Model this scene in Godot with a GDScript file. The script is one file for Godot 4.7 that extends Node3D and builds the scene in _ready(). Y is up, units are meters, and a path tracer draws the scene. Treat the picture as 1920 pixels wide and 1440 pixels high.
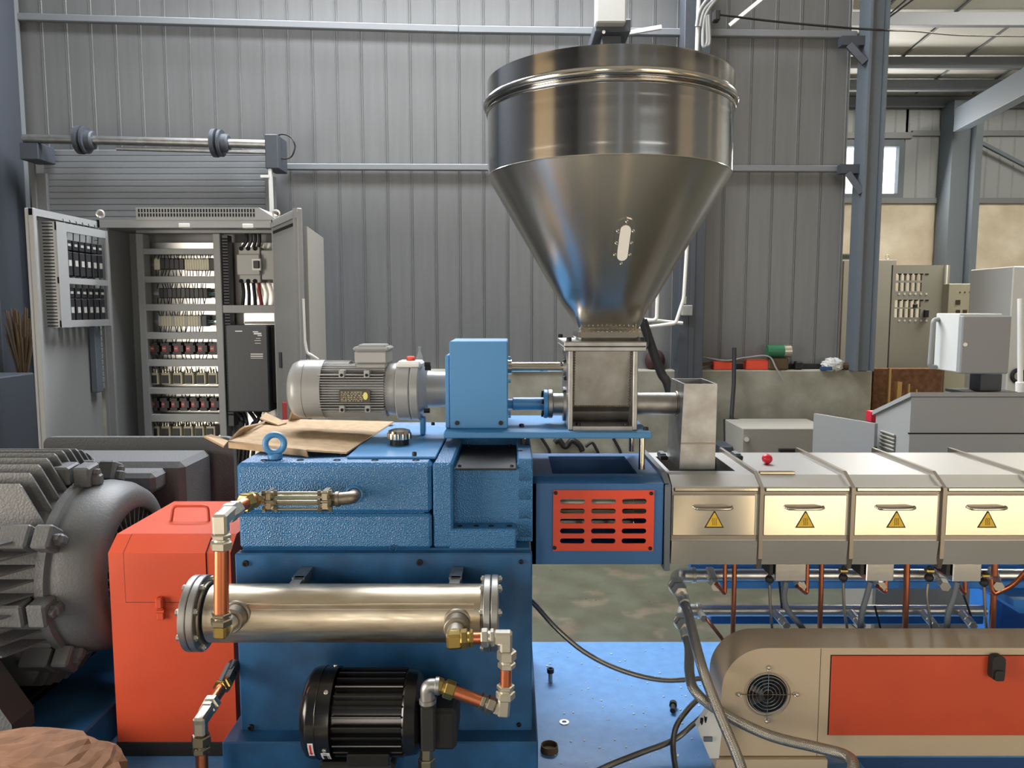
extends Node3D
# A workshop with a blue twin-screw machine. x right, y up, camera looks along -z. Metres.
const F := 1443.0            # focal length in pixels of the 1920x1440 frame
const H := 1.62              # eye height
var CP := cos(deg_to_rad(5.6))
var SP := sin(deg_to_rad(5.6))
var M := {}
var names := {}
var rng := RandomNumberGenerator.new()

# --- measuring: a point at a given depth in front of the eye, or on a level plane
func P(px: float, py: float, d: float) -> Vector3:
	var fx := (px - 960.0) / F
	var fy := (720.0 - py) / F
	var den := CP + fy * SP
	return Vector3(d * fx / den, H + d * (fy * CP - SP) / den, -d)
func G(px: float, py: float, y0: float) -> Vector3:
	var fy := (720.0 - py) / F
	return P(px, py, (y0 - H) * (CP + fy * SP) / (fy * CP - SP))
func X(px: float, py: float, d: float) -> float: return P(px, py, d).x
func Y(py: float, d: float) -> float: return P(960, py, d).y

# --- mesh builder
class MB:
	var v := PackedVector3Array()
	var n := PackedVector3Array()
	var uv := PackedVector2Array()
	var t := Transform3D()
	func tri(a, b, c, na, nb, nc, ua = Vector2(), ub = Vector2(), uc = Vector2()):
		a = t * a; b = t * b; c = t * c
		na = (t.basis * na).normalized(); nb = (t.basis * nb).normalized(); nc = (t.basis * nc).normalized()
		if (b - a).cross(c - a).dot(na + nb + nc) > 0.0:
			var q = b; b = c; c = q
			q = nb; nb = nc; nc = q
			q = ub; ub = uc; uc = q
		v.append(a); v.append(b); v.append(c)
		n.append(na); n.append(nb); n.append(nc)
		uv.append(ua); uv.append(ub); uv.append(uc)
	func quad(a, b, c, d, nn = null):
		if nn == null: nn = (c - a).cross(b - a).normalized()
		tri(a, b, c, nn, nn, nn, Vector2(0, 1), Vector2(1, 1), Vector2(1, 0))
		tri(a, c, d, nn, nn, nn, Vector2(0, 1), Vector2(1, 0), Vector2(0, 0))
	func box(c: Vector3, s: Vector3, bev := 0.0, b := Basis()):
		var h := s * 0.5
		var e := minf(bev, minf(h.x, minf(h.y, h.z)) * 0.9)
		var vert := func(sg: Vector3, k: int) -> Vector3:
			var p := Vector3()
			for i in 3: p[i] = sg[i] * (h[i] if i == k else h[i] - e)
			return c + b * p
		for k in 3:
			var i := (k + 1) % 3
			var j := (k + 2) % 3
			for sk in [-1.0, 1.0]:
				var q := []
				for w in [[-1, -1], [1, -1], [1, 1], [-1, 1]]:
					var sg := Vector3(); sg[k] = sk; sg[i] = w[0]; sg[j] = w[1]
					q.append(vert.call(sg, k))
				var nn := Vector3(); nn[k] = sk
				quad(q[0], q[1], q[2], q[3], b * nn)
			if e > 0.0:
				for si in [-1.0, 1.0]:
					for sj in [-1.0, 1.0]:
						var s1 := Vector3(); s1[k] = -1; s1[i] = si; s1[j] = sj
						var s2 := Vector3(); s2[k] = 1; s2[i] = si; s2[j] = sj
						var ne := Vector3(); ne[i] = si; ne[j] = sj
						quad(vert.call(s1, i), vert.call(s2, i), vert.call(s2, j), vert.call(s1, j), b * ne.normalized())
		if e > 0.0:
			for sx in [-1.0, 1.0]:
				for sy in [-1.0, 1.0]:
					for sz in [-1.0, 1.0]:
						var sg := Vector3(sx, sy, sz)
						var nn := b * sg.normalized()
						tri(vert.call(sg, 0), vert.call(sg, 1), vert.call(sg, 2), nn, nn, nn)
	func bx(x0, x1, y0, y1, z0, z1, bev := 0.0):
		box(Vector3(x0 + x1, y0 + y1, z0 + z1) * 0.5, Vector3(absf(x1 - x0), absf(y1 - y0), absf(z1 - z0)), bev)
	func bar(a: Vector3, b: Vector3, w: float, h: float, bev := 0.0, up := Vector3.UP):
		var z := (b - a).normalized()
		if absf(z.dot(up)) > 0.99: up = Vector3.RIGHT
		var x := up.cross(z).normalized()
		box((a + b) * 0.5, Vector3(w, h, a.distance_to(b)), bev, Basis(x, z.cross(x), z))
	func lathe(prof: Array, o: Vector3, ax: Vector3, seg := 32, flat := false, a0 := 0.0, a1 := TAU):
		ax = ax.normalized()
		var u := ax.cross(Vector3.UP if absf(ax.y) < 0.9 else Vector3.BACK).normalized()
		var w := ax.cross(u)
		var ns := []
		for i in prof.size() - 1:
			var dd: Vector2 = prof[i + 1] - prof[i]
			ns.append(Vector2(dd.y, -dd.x).normalized())
		for i in prof.size() - 1:
			var p: Vector2 = prof[i]
			var q: Vector2 = prof[i + 1]
			if p.distance_to(q) < 1e-7: continue
			var np: Vector2 = ns[i]
			var nq: Vector2 = ns[i]
			if i > 0 and ns[i].dot(ns[i - 1]) > 0.8: np = (ns[i] + ns[i - 1]).normalized()
			if i < ns.size() - 1 and ns[i].dot(ns[i + 1]) > 0.8: nq = (ns[i] + ns[i + 1]).normalized()
			for k in seg:
				var a := a0 + (a1 - a0) * k / seg
				var b := a0 + (a1 - a0) * (k + 1) / seg
				var da := u * cos(a) + w * sin(a)
				var db := u * cos(b) + w * sin(b)
				var ea := da; var eb := db
				if flat:
					ea = (da + db).normalized(); eb = ea
				var A := o + da * p.x + ax * p.y
				var B := o + db * p.x + ax * p.y
				var C := o + db * q.x + ax * q.y
				var D := o + da * q.x + ax * q.y
				var u0 := Vector2(float(k) / seg, p.y); var u1 := Vector2(float(k + 1) / seg, p.y)
				var u2 := Vector2(float(k + 1) / seg, q.y); var u3 := Vector2(float(k) / seg, q.y)
				if p.x > 1e-6: tri(A, B, C, ea * np.x + ax * np.y, eb * np.x + ax * np.y, eb * nq.x + ax * nq.y, u0, u1, u2)
				if q.x > 1e-6: tri(A, C, D, ea * np.x + ax * np.y, eb * nq.x + ax * nq.y, ea * nq.x + ax * nq.y, u0, u2, u3)
	func cyl(a: Vector3, b: Vector3, r: float, seg := 24, bev := 0.0, r2 := -1.0):
		var L := a.distance_to(b)
		if r2 < 0: r2 = r
		lathe([Vector2(0, 0), Vector2(r - bev, 0), Vector2(r, bev), Vector2(r2, L - bev), Vector2(r2 - bev, L), Vector2(0, L)], a, b - a, seg)
	func pipe(a: Vector3, b: Vector3, r: float, ri: float, seg := 24):
		var L := a.distance_to(b)
		lathe([Vector2(ri, 0), Vector2(r, 0), Vector2(r, L), Vector2(ri, L), Vector2(ri, 0)], a, b - a, seg)
	func hexa(a: Vector3, b: Vector3, r: float, bev := 0.0):
		var L := a.distance_to(b)
		lathe([Vector2(0, 0), Vector2(r - bev, 0), Vector2(r, bev), Vector2(r, L - bev), Vector2(r - bev, L), Vector2(0, L)], a, b - a, 6, true)
	func ball(c: Vector3, r: float, seg := 20, sy := 1.0):
		var pr := []
		for i in seg / 2 + 1:
			var a := -PI / 2 + PI * i / (seg / 2)
			pr.append(Vector2(maxf(cos(a) * r, 0), sin(a) * r * sy))
		lathe(pr, c, Vector3.UP, seg)
	func torus(c: Vector3, ax: Vector3, R: float, r: float, seg := 32, k := 10):
		var pr := []
		for i in k + 1: pr.append(Vector2(R + cos(TAU * i / k) * r, sin(TAU * i / k) * r))
		lathe(pr, c, ax, seg)
	func tube(pts: PackedVector3Array, r: float, seg := 10, rr = null, closed := false):
		var m := pts.size()
		var dirs := []
		for i in m:
			if closed: dirs.append((pts[(i + 1) % m] - pts[(i + m - 1) % m]).normalized())
			else: dirs.append((pts[mini(i + 1, m - 1)] - pts[maxi(i - 1, 0)]).normalized())
		var x: Vector3 = dirs[0].cross(Vector3.UP if absf(dirs[0].y) < 0.9 else Vector3.BACK).normalized()
		var ring := []
		var nr := []
		var len := 0.0
		var ls := []
		for i in m:
			if i > 0: len += pts[i].distance_to(pts[i - 1])
			ls.append(len)
			x = (x - dirs[i] * x.dot(dirs[i])).normalized()
			var y: Vector3 = dirs[i].cross(x)
			var a := []; var b := []
			var R: float = r if rr == null else rr[i]
			for k in seg + 1:
				var e := x * cos(TAU * k / seg) + y * sin(TAU * k / seg)
				a.append(pts[i] + e * R); b.append(e)
			ring.append(a); nr.append(b)
		for i in (m if closed else m - 1):
			var j := (i + 1) % m
			for k in seg:
				var ua := Vector2(float(k) / seg, ls[i]); var ub := Vector2(float(k + 1) / seg, ls[i])
				var uc := Vector2(float(k + 1) / seg, ls[j]); var ud := Vector2(float(k) / seg, ls[j])
				tri(ring[i][k], ring[i][k + 1], ring[j][k + 1], nr[i][k], nr[i][k + 1], nr[j][k + 1], ua, ub, uc)
				tri(ring[i][k], ring[j][k + 1], ring[j][k], nr[i][k], nr[j][k + 1], nr[j][k], ua, uc, ud)
		if not closed:
			for e in [0, m - 1]:
				var nn: Vector3 = -dirs[0] if e == 0 else dirs[m - 1]
				for k in seg: tri(pts[e], ring[e][k], ring[e][k + 1], nn, nn, nn)
	func prism(poly: PackedVector2Array, o: Vector3, ex: Vector3, ey: Vector3, depth: float, smooth := false):
		var ez := ex.cross(ey).normalized()
		if ex == Vector3.BACK: ez = -ez       # a (z, y) profile runs along +x
		var f := func(p: Vector2) -> Vector3: return o + ex * p.x + ey * p.y
		var ids := Geometry2D.triangulate_polygon(poly)
		for i in range(0, ids.size(), 3):
			for s in 2:
				var nn := ez if s == 1 else -ez
				var dz := ez * (depth if s == 1 else 0.0)
				var A: Vector3 = f.call(poly[ids[i]]) + dz
				var B: Vector3 = f.call(poly[ids[i + 1]]) + dz
				var C: Vector3 = f.call(poly[ids[i + 2]]) + dz
				if depth < 0: nn = -nn
				tri(A, B, C, nn, nn, nn, poly[ids[i]], poly[ids[i + 1]], poly[ids[i + 2]])
		var cw := Geometry2D.is_polygon_clockwise(poly)
		var m := poly.size()
		var nrm := []
		for i in m:
			var e := poly[(i + 1) % m] - poly[i]
			var w := Vector2(e.y, -e.x).normalized()
			nrm.append(-w if cw else w)
		for i in m:
			var j := (i + 1) % m
			var na: Vector2 = nrm[i]; var nb: Vector2 = nrm[i]
			if smooth:
				var pr: Vector2 = nrm[(i + m - 1) % m]; var nx: Vector2 = nrm[j]
				if pr.dot(na) > 0.75: na = (na + pr).normalized()
				if nx.dot(nb) > 0.75: nb = (nb + nx).normalized()
			var A: Vector3 = f.call(poly[i]); var B: Vector3 = f.call(poly[j])
			var dz := ez * depth
			var NA := ex * na.x + ey * na.y; var NB := ex * nb.x + ey * nb.y
			tri(A, B, B + dz, NA, NB, NB)
			tri(A, B + dz, A + dz, NA, NB, NA)
	# a rectangular plate with one star-shaped hole
	func holed(o: Vector3, ex: Vector3, ey: Vector3, depth: float, r: Rect2, hole: PackedVector2Array):
		var ez := ex.cross(ey).normalized()
		var c := Vector2()
		for p in hole: c += p / hole.size()
		var angs := []
		for p in hole: angs.append((p - c).angle())
		for p in [r.position, r.end, Vector2(r.position.x, r.end.y), Vector2(r.end.x, r.position.y)]: angs.append((p - c).angle())
		angs.sort()
		var inn := []; var outr := []
		for a in angs:
			var dd := Vector2(cos(a), sin(a))
			var tx := 1e9; var ty := 1e9
			if absf(dd.x) > 1e-9: tx = ((r.end.x if dd.x > 0 else r.position.x) - c.x) / dd.x
			if absf(dd.y) > 1e-9: ty = ((r.end.y if dd.y > 0 else r.position.y) - c.y) / dd.y
			outr.append(c + dd * minf(tx, ty))
			var best := 0.0
			for i in hole.size():
				var q = Geometry2D.segment_intersects_segment(c, c + dd * 10.0, hole[i], hole[(i + 1) % hole.size()])
				if q != null: best = maxf(best, c.distance_to(q))
			inn.append(c + dd * best)
		var f := func(p: Vector2) -> Vector3: return o + ex * p.x + ey * p.y
		var m := angs.size()
		var dz := ez * depth
		for i in m:
			var j := (i + 1) % m
			var A: Vector3 = f.call(inn[i]); var B: Vector3 = f.call(outr[i]); var C: Vector3 = f.call(outr[j]); var D: Vector3 = f.call(inn[j])
			quad(A, B, C, D, -ez)
			quad(A + dz, B + dz, C + dz, D + dz, ez)
			var mid := f.call((inn[i] + inn[j]) * 0.5) as Vector3
			quad(A, D, D + dz, A + dz, (f.call(c) - mid).normalized())
			var om: Vector2 = (outr[i] + outr[j]) * 0.5
			var on := Vector2(1, 0)
			if absf(om.x - r.position.x) < 1e-5: on = Vector2(-1, 0)
			elif absf(om.y - r.position.y) < 1e-5: on = Vector2(0, -1)
			elif absf(om.y - r.end.y) < 1e-5: on = Vector2(0, 1)
			quad(B, C, C + dz, B + dz, ex * on.x + ey * on.y)
	func mesh(off := Vector3()) -> ArrayMesh:
		var w := v
		if off != Vector3():
			w = PackedVector3Array()
			for p in v: w.append(p - off)
		var a := []; a.resize(Mesh.ARRAY_MAX)
		a[Mesh.ARRAY_VERTEX] = w; a[Mesh.ARRAY_NORMAL] = n; a[Mesh.ARRAY_TEX_UV] = uv
		var m := ArrayMesh.new()
		m.add_surface_from_arrays(Mesh.PRIMITIVE_TRIANGLES, a)
		return m
	func foot() -> Vector3:
		var b := AABB(v[0], Vector3())
		for p in v: b = b.expand(p)
		return Vector3(b.position.x + b.size.x / 2, b.position.y, b.position.z + b.size.z / 2)

func mb() -> MB: return MB.new()
func slot(c: Vector2, w: float, h: float, k := 6) -> PackedVector2Array:
	var o := PackedVector2Array()
	var r := h / 2
	for i in k + 1: o.append(c + Vector2(w / 2 - r, 0) + Vector2(cos(-PI / 2 + PI * i / k), sin(-PI / 2 + PI * i / k)) * r)
	for i in k + 1: o.append(c - Vector2(w / 2 - r, 0) + Vector2(cos(PI / 2 + PI * i / k), sin(PI / 2 + PI * i / k)) * r)
	return o
func rrect(x0: float, y0: float, x1: float, y1: float, r: float, k := 4) -> PackedVector2Array:
	var o := PackedVector2Array()
	for q in [[x1 - r, y0 + r, -PI / 2], [x1 - r, y1 - r, 0.0], [x0 + r, y1 - r, PI / 2], [x0 + r, y0 + r, PI]]:
		for i in k + 1:
			var a: float = q[2] + PI / 2 * i / k
			o.append(Vector2(q[0] + cos(a) * r, q[1] + sin(a) * r))
	return o
func ngon(r: float, k := 20, c := Vector2()) -> PackedVector2Array:
	var o := PackedVector2Array()
	for i in k: o.append(c + Vector2(cos(TAU * i / k), sin(TAU * i / k)) * r)
	return o
func curve(pts: Array, per := 8) -> PackedVector3Array:
	var o := PackedVector3Array()
	for i in pts.size() - 1:
		var a: Vector3 = pts[maxi(i - 1, 0)]; var b: Vector3 = pts[i]; var c: Vector3 = pts[i + 1]; var d: Vector3 = pts[mini(i + 2, pts.size() - 1)]
		for k in per: o.append(b.cubic_interpolate(c, a, d, float(k) / per))
	o.append(pts[-1])
	return o
func fillet(pts: Array, r: float, k := 6) -> PackedVector3Array:
	var o := PackedVector3Array([pts[0]])
	for i in range(1, pts.size() - 1):
		var b: Vector3 = pts[i]
		var u: Vector3 = (pts[i - 1] - b).normalized(); var w: Vector3 = (pts[i + 1] - b).normalized()
		var q := minf(r, minf(b.distance_to(pts[i - 1]), b.distance_to(pts[i + 1])) * 0.48)
		for j in k + 1:
			var t := float(j) / k
			o.append((b + u * q).lerp(b, t).lerp(b.lerp(b + w * q, t), t))
	o.append(pts[-1])
	return o
func resample(pts: PackedVector3Array, step: float) -> PackedVector3Array:
	var c := Curve3D.new()
	c.bake_interval = step
	for p in pts: c.add_point(p)
	return c.get_baked_points()
func wavy(pts: PackedVector3Array, r: float, amp: float, pitch: float, seg := 8) -> MB:   # corrugated conduit
	var m := mb()
	var q := resample(pts, pitch / 2)
	var rr := []
	for i in q.size(): rr.append(r + (amp if i % 2 == 0 else -amp))
	m.tube(q, r, seg, rr)
	return m

# --- naming
func numbered(s: String) -> String:
	names[s] = names.get(s, -1) + 1
	return s if names[s] == 0 else "%s_%03d" % [s, names[s]]
func tag(o: Node, label: String, cat: String, group := "") -> Node:
	o.set_meta("label", label); o.set_meta("category", cat)
	if group: o.set_meta("group", group)
	return o
func thing(nm: String, label: String, cat: String, at: Vector3, group := "") -> Node3D:
	var o := Node3D.new(); o.name = numbered(nm); add_child(o); o.position = at
	tag(o, label, cat, group)
	return o
func put(m: MB, nm: String, mt: Material, parent: Node3D, label := "") -> MeshInstance3D:
	var o := MeshInstance3D.new(); o.name = nm
	o.mesh = m.mesh(parent.global_position); o.material_override = mt
	parent.add_child(o, true)
	if label: o.set_meta("label", label)
	return o
func solo(m: MB, nm: String, mt: Material, label: String, cat: String, group := "") -> MeshInstance3D:
	var o := MeshInstance3D.new(); o.name = numbered(nm)
	var f := m.foot()
	o.mesh = m.mesh(f); o.material_override = mt
	add_child(o); o.position = f
	tag(o, label, cat, group)
	return o
func struct(m: MB, nm: String, mt: Material) -> MeshInstance3D:
	var o := MeshInstance3D.new(); o.name = numbered(nm)
	o.mesh = m.mesh(); o.material_override = mt
	add_child(o); o.set_meta("kind", "structure")
	return o
func dup(o: Node3D, shift: Vector3, label := "", turn := 0.0) -> Node3D:
	var base := String(o.name)
	if base.length() > 4 and base[-4] == "_" and base.right(3).is_valid_int(): base = base.left(-4)
	var c: Node3D = o.duplicate(); c.name = numbered(base); add_child(c)
	c.position = o.position + shift; c.rotation.y = o.rotation.y + turn
	if label: c.set_meta("label", label)
	return c
func screw(parent: Node3D, p: Vector3, dir: Vector3, r := 0.006, h := 0.005, mt: Material = null, nm := "screw"):
	var m := mb()
	dir = dir.normalized()
	m.lathe([Vector2(0, 0), Vector2(r, 0), Vector2(r, h * 0.8), Vector2(r * 0.85, h), Vector2(r * 0.55, h), Vector2(r * 0.55, h * 0.4), Vector2(0, h * 0.4)], p, dir, 14)
	put(m, nm, mt if mt else M.black_steel, parent)

# --- materials
func noise(freq: float, lo: Color, hi: Color, type := FastNoiseLite.TYPE_SIMPLEX_SMOOTH, size := 512, oct := 4, sd := 1, mid := -1.0) -> NoiseTexture2D:
	var f := FastNoiseLite.new()
	f.noise_type = type; f.frequency = freq; f.fractal_octaves = oct; f.seed = sd
	var t := NoiseTexture2D.new()
	t.width = size; t.height = size; t.seamless = true; t.noise = f
	var g := Gradient.new()
	g.set_color(0, lo); g.set_color(1, hi)
	if mid >= 0.0:
		g.set_offset(0, mid); g.set_offset(1, minf(mid + 0.18, 1.0))
	t.color_ramp = g
	return t
func mk(nm: String, hex: String, rough: float, metal := 0.0, spec := 0.5) -> StandardMaterial3D:
	var m := StandardMaterial3D.new()
	m.albedo_color = Color(hex); m.roughness = rough; m.metallic = metal; m.metallic_specular = spec
	m.resource_name = nm
	M[nm] = m
	return m
func tri_map(m: StandardMaterial3D, s: Vector3):
	m.uv1_triplanar = true; m.uv1_world_triplanar = true; m.uv1_scale = s
func materials():
	var grey_n := noise(0.01, Color(0.72, 0.72, 0.72), Color(1, 1, 1))
	var fine := noise(0.03, Color(0.0, 0.0, 0.0), Color(1, 1, 1), FastNoiseLite.TYPE_SIMPLEX_SMOOTH, 512, 3, 5)
	var peel := noise(0.06, Color(0, 0, 0), Color(1, 1, 1), FastNoiseLite.TYPE_CELLULAR, 512, 1, 7)
	var rough_n := noise(0.02, Color(0.55, 0.55, 0.55), Color(1, 1, 1), FastNoiseLite.TYPE_SIMPLEX_SMOOTH, 512, 4, 9)
	var m: StandardMaterial3D
	m = mk("blue_hammer", "2a689c", 0.34, 0.0, 0.55); m.heightmap_enabled = true; m.heightmap_texture = peel; m.heightmap_scale = 0.2; tri_map(m, Vector3(9, 9, 9))
	m = mk("blue_paint", "266093", 0.42, 0.0, 0.5); m.albedo_texture = grey_n; tri_map(m, Vector3(1.2, 1.2, 1.2))
	mk("blue_panel", "387bb0", 0.4, 0.0, 0.55)
	mk("blue_dark", "1f4a7c", 0.5)
	mk("blue_bell", "2c6299", 0.4)
	mk("blue_bright", "2c78c4", 0.45)
	m = mk("deck_blue_sheen", "5f92c8", 0.34, 0.0, 0.6); m.albedo_texture = noise(0.012, Color(0.88, 0.9, 0.92), Color(1, 1, 1), FastNoiseLite.TYPE_SIMPLEX_SMOOTH, 1024, 5, 3)  # pale blue has the sheen at grazing angles put into the colour
	tri_map(m, Vector3(1.4, 1.4, 1.4))
	m = mk("orange", "c44a2a", 0.4, 0.0, 0.5); m.albedo_texture = noise(0.004, Color(0.93, 0.92, 0.92), Color(1, 1, 1)); tri_map(m, Vector3(1, 1, 1))
	mk("orange_bright", "d8462a", 0.45)
	m = mk("motor_grey", "525456", 0.5); m.heightmap_enabled = true; m.heightmap_texture = fine; m.heightmap_scale = 0.08; tri_map(m, Vector3(6, 6, 6))
	mk("motor_silver", "8a8c8d", 0.3)
	mk("black_gloss", "17181a", 0.2)
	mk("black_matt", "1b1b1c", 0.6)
	mk("black_steel", "202124", 0.42, 0.4)
	mk("hole_black", "0c0d0f", 0.9)
	m = mk("stainless", "b9b8b6", 0.17, 1.0); m.roughness_texture = noise(0.006, Color(0.8, 0.8, 0.8), Color(1, 1, 1)); tri_map(m, Vector3(0.6, 8, 0.6)); m.heightmap_enabled = true; m.heightmap_texture = noise(0.004, Color(0, 0, 0), Color(1, 1, 1), FastNoiseLite.TYPE_SIMPLEX_SMOOTH, 512, 1, 31); m.heightmap_scale = 0.04
	m = mk("stainless_cone", "bcbbb9", 0.24, 1.0)
	m = mk("cover_steel", "cfcfcd", 0.13, 1.0); m.heightmap_enabled = true; m.heightmap_texture = fine; m.heightmap_scale = 0.003; tri_map(m, Vector3(0.8, 30, 0.8))
	mk("cover_top", "b4b3b0", 0.42, 1.0)
	m = mk("cover_edge", "8c857a", 0.45, 1.0)
	m = mk("dull_steel", "acaeb0", 0.45, 1.0); m.albedo_texture = noise(0.008, Color(0.84, 0.82, 0.79), Color(1, 1, 1), FastNoiseLite.TYPE_SIMPLEX_SMOOTH, 512, 5, 14); tri_map(m, Vector3(3, 3, 3))
	m = mk("tube_steel", "d2cabb", 0.5, 1.0); m.albedo_texture = noise(0.006, Color(0.8, 0.77, 0.72), Color(1, 1, 1), FastNoiseLite.TYPE_SIMPLEX_SMOOTH, 512, 4, 16); m.roughness_texture = rough_n; tri_map(m, Vector3(1.2, 9, 9))
	mk("weld", "8d867b", 0.5, 1.0)
	mk("chrome", "cfc9bd", 0.14, 1.0)
	mk("zinc", "d2cec2", 0.38, 1.0)
	mk("brass", "b59c5c", 0.3, 1.0)
	mk("nickel", "a59d8b", 0.28, 1.0)
	m = mk("copper", "c87a58", 0.36, 1.0)
	mk("pipe_white", "c9cac8", 0.35, 0.6)
	m = mk("wall_panel", "6c6e6f", 0.42); m.albedo_texture = noise(0.008, Color(0.94, 0.94, 0.94), Color(1, 1, 1), FastNoiseLite.TYPE_SIMPLEX_SMOOTH, 512, 4, 41); tri_map(m, Vector3(3.5, 0.18, 3.5))
	mk("wall_far_panel", "8d9194", 0.5)
	mk("girt", "72767a", 0.5)
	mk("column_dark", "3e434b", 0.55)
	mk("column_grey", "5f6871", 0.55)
	m = mk("concrete", "a3a296", 0.85); m.albedo_texture = noise(0.006, Color(0.78, 0.77, 0.74), Color(1, 1, 1), FastNoiseLite.TYPE_SIMPLEX_SMOOTH, 512, 5, 51); tri_map(m, Vector3(1.1, 1.1, 1.1))
	m = mk("plaster", "d8d0c0", 0.9); m.albedo_texture = noise(0.005, Color(0.85, 0.82, 0.77), Color(1, 1, 1), FastNoiseLite.TYPE_SIMPLEX_SMOOTH, 512, 5, 52); tri_map(m, Vector3(0.5, 0.5, 0.5))
	m = mk("floor_bounce", "8a877e", 0.7); m.albedo_texture = noise(0.006, Color(0.88, 0.87, 0.85), Color(1, 1, 1), FastNoiseLite.TYPE_SIMPLEX_SMOOTH, 512, 5, 55); tri_map(m, Vector3(0.5, 0.5, 0.5))
	m = mk("floor", "595b50", 0.45); m.albedo_texture = noise(0.006, Color(0.84, 0.81, 0.76), Color(0.98, 1, 0.96), FastNoiseLite.TYPE_SIMPLEX_SMOOTH, 1024, 6, 53)
	m.detail_enabled = true; m.detail_blend_mode = BaseMaterial3D.BLEND_MODE_MIX; m.detail_albedo = noise(0.01, Color(0.42, 0.34, 0.28), Color(0.5, 0.46, 0.4)); m.detail_mask = noise(0.012, Color(0, 0, 0), Color(0.5, 0.5, 0.5), FastNoiseLite.TYPE_SIMPLEX_SMOOTH, 512, 5, 54, 0.62); m.roughness_texture = rough_n; tri_map(m, Vector3(0.55, 0.55, 0.55))
	mk("roof", "c2c2ba", 0.6)
	mk("purlin", "6a6f76", 0.6)
	mk("yard", "8f8676", 0.9)
	mk("cabinet_grey", "8e9090", 0.5)
	mk("cabinet_beige", "96948c", 0.5)
	mk("cabinet_white", "c9cbc8", 0.5)
	mk("console_grey", "9a9c9a", 0.5)
	mk("beige_paint", "b7a68d", 0.5)
	m = mk("galvanised", "d6d5d0", 0.3, 1.0)
	mk("device_black", "232428", 0.5)
	mk("device_grey", "a5a6a2", 0.5)
	mk("device_cream", "c2bda6", 0.5)
	mk("device_red", "b03236", 0.5)
	mk("device_green", "2f6a4a", 0.5)
	mk("drive_grey", "3a3d42", 0.5)
	mk("wire_black", "18181a", 0.55)
	mk("wire_red", "8a2f32", 0.55)
	mk("wire_cyan", "5a8a8c", 0.55)
	mk("white", "dcdcd8", 0.5)
	mk("yellow", "d8b02a", 0.5)
	mk("sign_black", "15140f", 0.6)
	mk("red", "c41f38", 0.35)
	mk("maroon", "3a1c20", 0.7)
	mk("rear_grey", "7b7c7c", 0.6)
	m = mk("cardboard", "b79f80", 0.9); m.albedo_texture = noise(0.01, Color(0.85, 0.83, 0.8), Color(1, 1, 1), FastNoiseLite.TYPE_SIMPLEX_SMOOTH, 512, 5, 61); tri_map(m, Vector3(4, 4, 4))
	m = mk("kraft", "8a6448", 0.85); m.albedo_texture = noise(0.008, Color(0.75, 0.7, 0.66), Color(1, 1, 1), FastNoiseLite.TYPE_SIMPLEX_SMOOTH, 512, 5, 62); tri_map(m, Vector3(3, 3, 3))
	mk("wood", "c09a5e", 0.8)
	mk("wood_dark", "54432f", 0.85)
	mk("pipe_steel", "d0cfcb", 0.36, 1.0)
	mk("spade_black", "33363a", 0.5, 0.3)
	mk("can_green", "2c6b4c", 0.4)
	m = mk("plastic_bag", "d6d8d6", 0.3); m.backlight_enabled = true; m.backlight = Color(0.4, 0.4, 0.4)
	mk("oil", "6d6a35", 0.1)
	m = mk("glass", "e8f0ea", 0.02); m.transparency = BaseMaterial3D.TRANSPARENCY_ALPHA; m.albedo_color.a = 0.12
	m = mk("daylight_window", "ffffff", 0.5); m.emission_enabled = true; m.emission = Color(0.95, 0.97, 1.0); m.emission_energy_multiplier = 3.0
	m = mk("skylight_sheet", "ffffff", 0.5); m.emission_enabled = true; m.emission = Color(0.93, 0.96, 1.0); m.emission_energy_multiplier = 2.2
	m = mk("braid", "d2cdc2", 0.32, 1.0); var im := Image.create(64, 64, false, Image.FORMAT_RGB8)
	for y in 64:
		for x in 64:
			var a := absf(sin(PI * (x + y) / 16.0)); var b := absf(sin(PI * (x - y) / 16.0))
			var q := (a if ((x + y) / 16 + (x - y + 64) / 16) % 2 == 0 else b)
			im.set_pixel(x, y, Color(q, q, q))
	var bt := ImageTexture.create_from_image(im)
	var im3 := Image.create(64, 64, false, Image.FORMAT_RGB8)
	for y in 64:
		for x in 64:
			var q := im.get_pixel(x, y).r * 0.55 + 0.45
			im3.set_pixel(x, y, Color(q, q, q))
	var bt2 := ImageTexture.create_from_image(im3)
	m.albedo_texture = bt2; m.heightmap_enabled = true; m.heightmap_texture = bt; m.heightmap_scale = 0.08; m.uv1_scale = Vector3(4, 60, 1)
	m = mk("conduit", "9a968e", 0.35, 1.0)
	var im2 := Image.create(128, 64, false, Image.FORMAT_RGB8)
	im2.fill(Color("3c3a34"))
	rng.seed = 5
	for row in 6:
		var x := 6
		while x < 96:
			var w := rng.randi_range(3, 11)
			im2.fill_rect(Rect2i(x, 6 + row * 9, w, 3), Color("b3a98c"))
			x += w + rng.randi_range(2, 7)
	for y in 64:
		for x in 128:
			if Vector2((x - 108) / 10.0, (y - 32) / 20.0).length() < 1.0: im2.set_pixel(x, y, Color("b9b56a"))
	m = mk("nameplate", "ffffff", 0.35, 0.5); m.albedo_texture = ImageTexture.create_from_image(im2)

func area(nm: String, at: Vector3, towards: Vector3, size: Vector2, energy: float, col: Color):
	var l := AreaLight3D.new()
	l.name = nm; l.area_size = size; l.light_energy = energy; l.light_color = col
	l.shadow_enabled = true; l.area_range = 40.0
	add_child(l); l.position = at
	l.look_at(at + towards, Vector3.UP if absf(towards.normalized().y) < 0.9 else Vector3.BACK)

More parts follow.
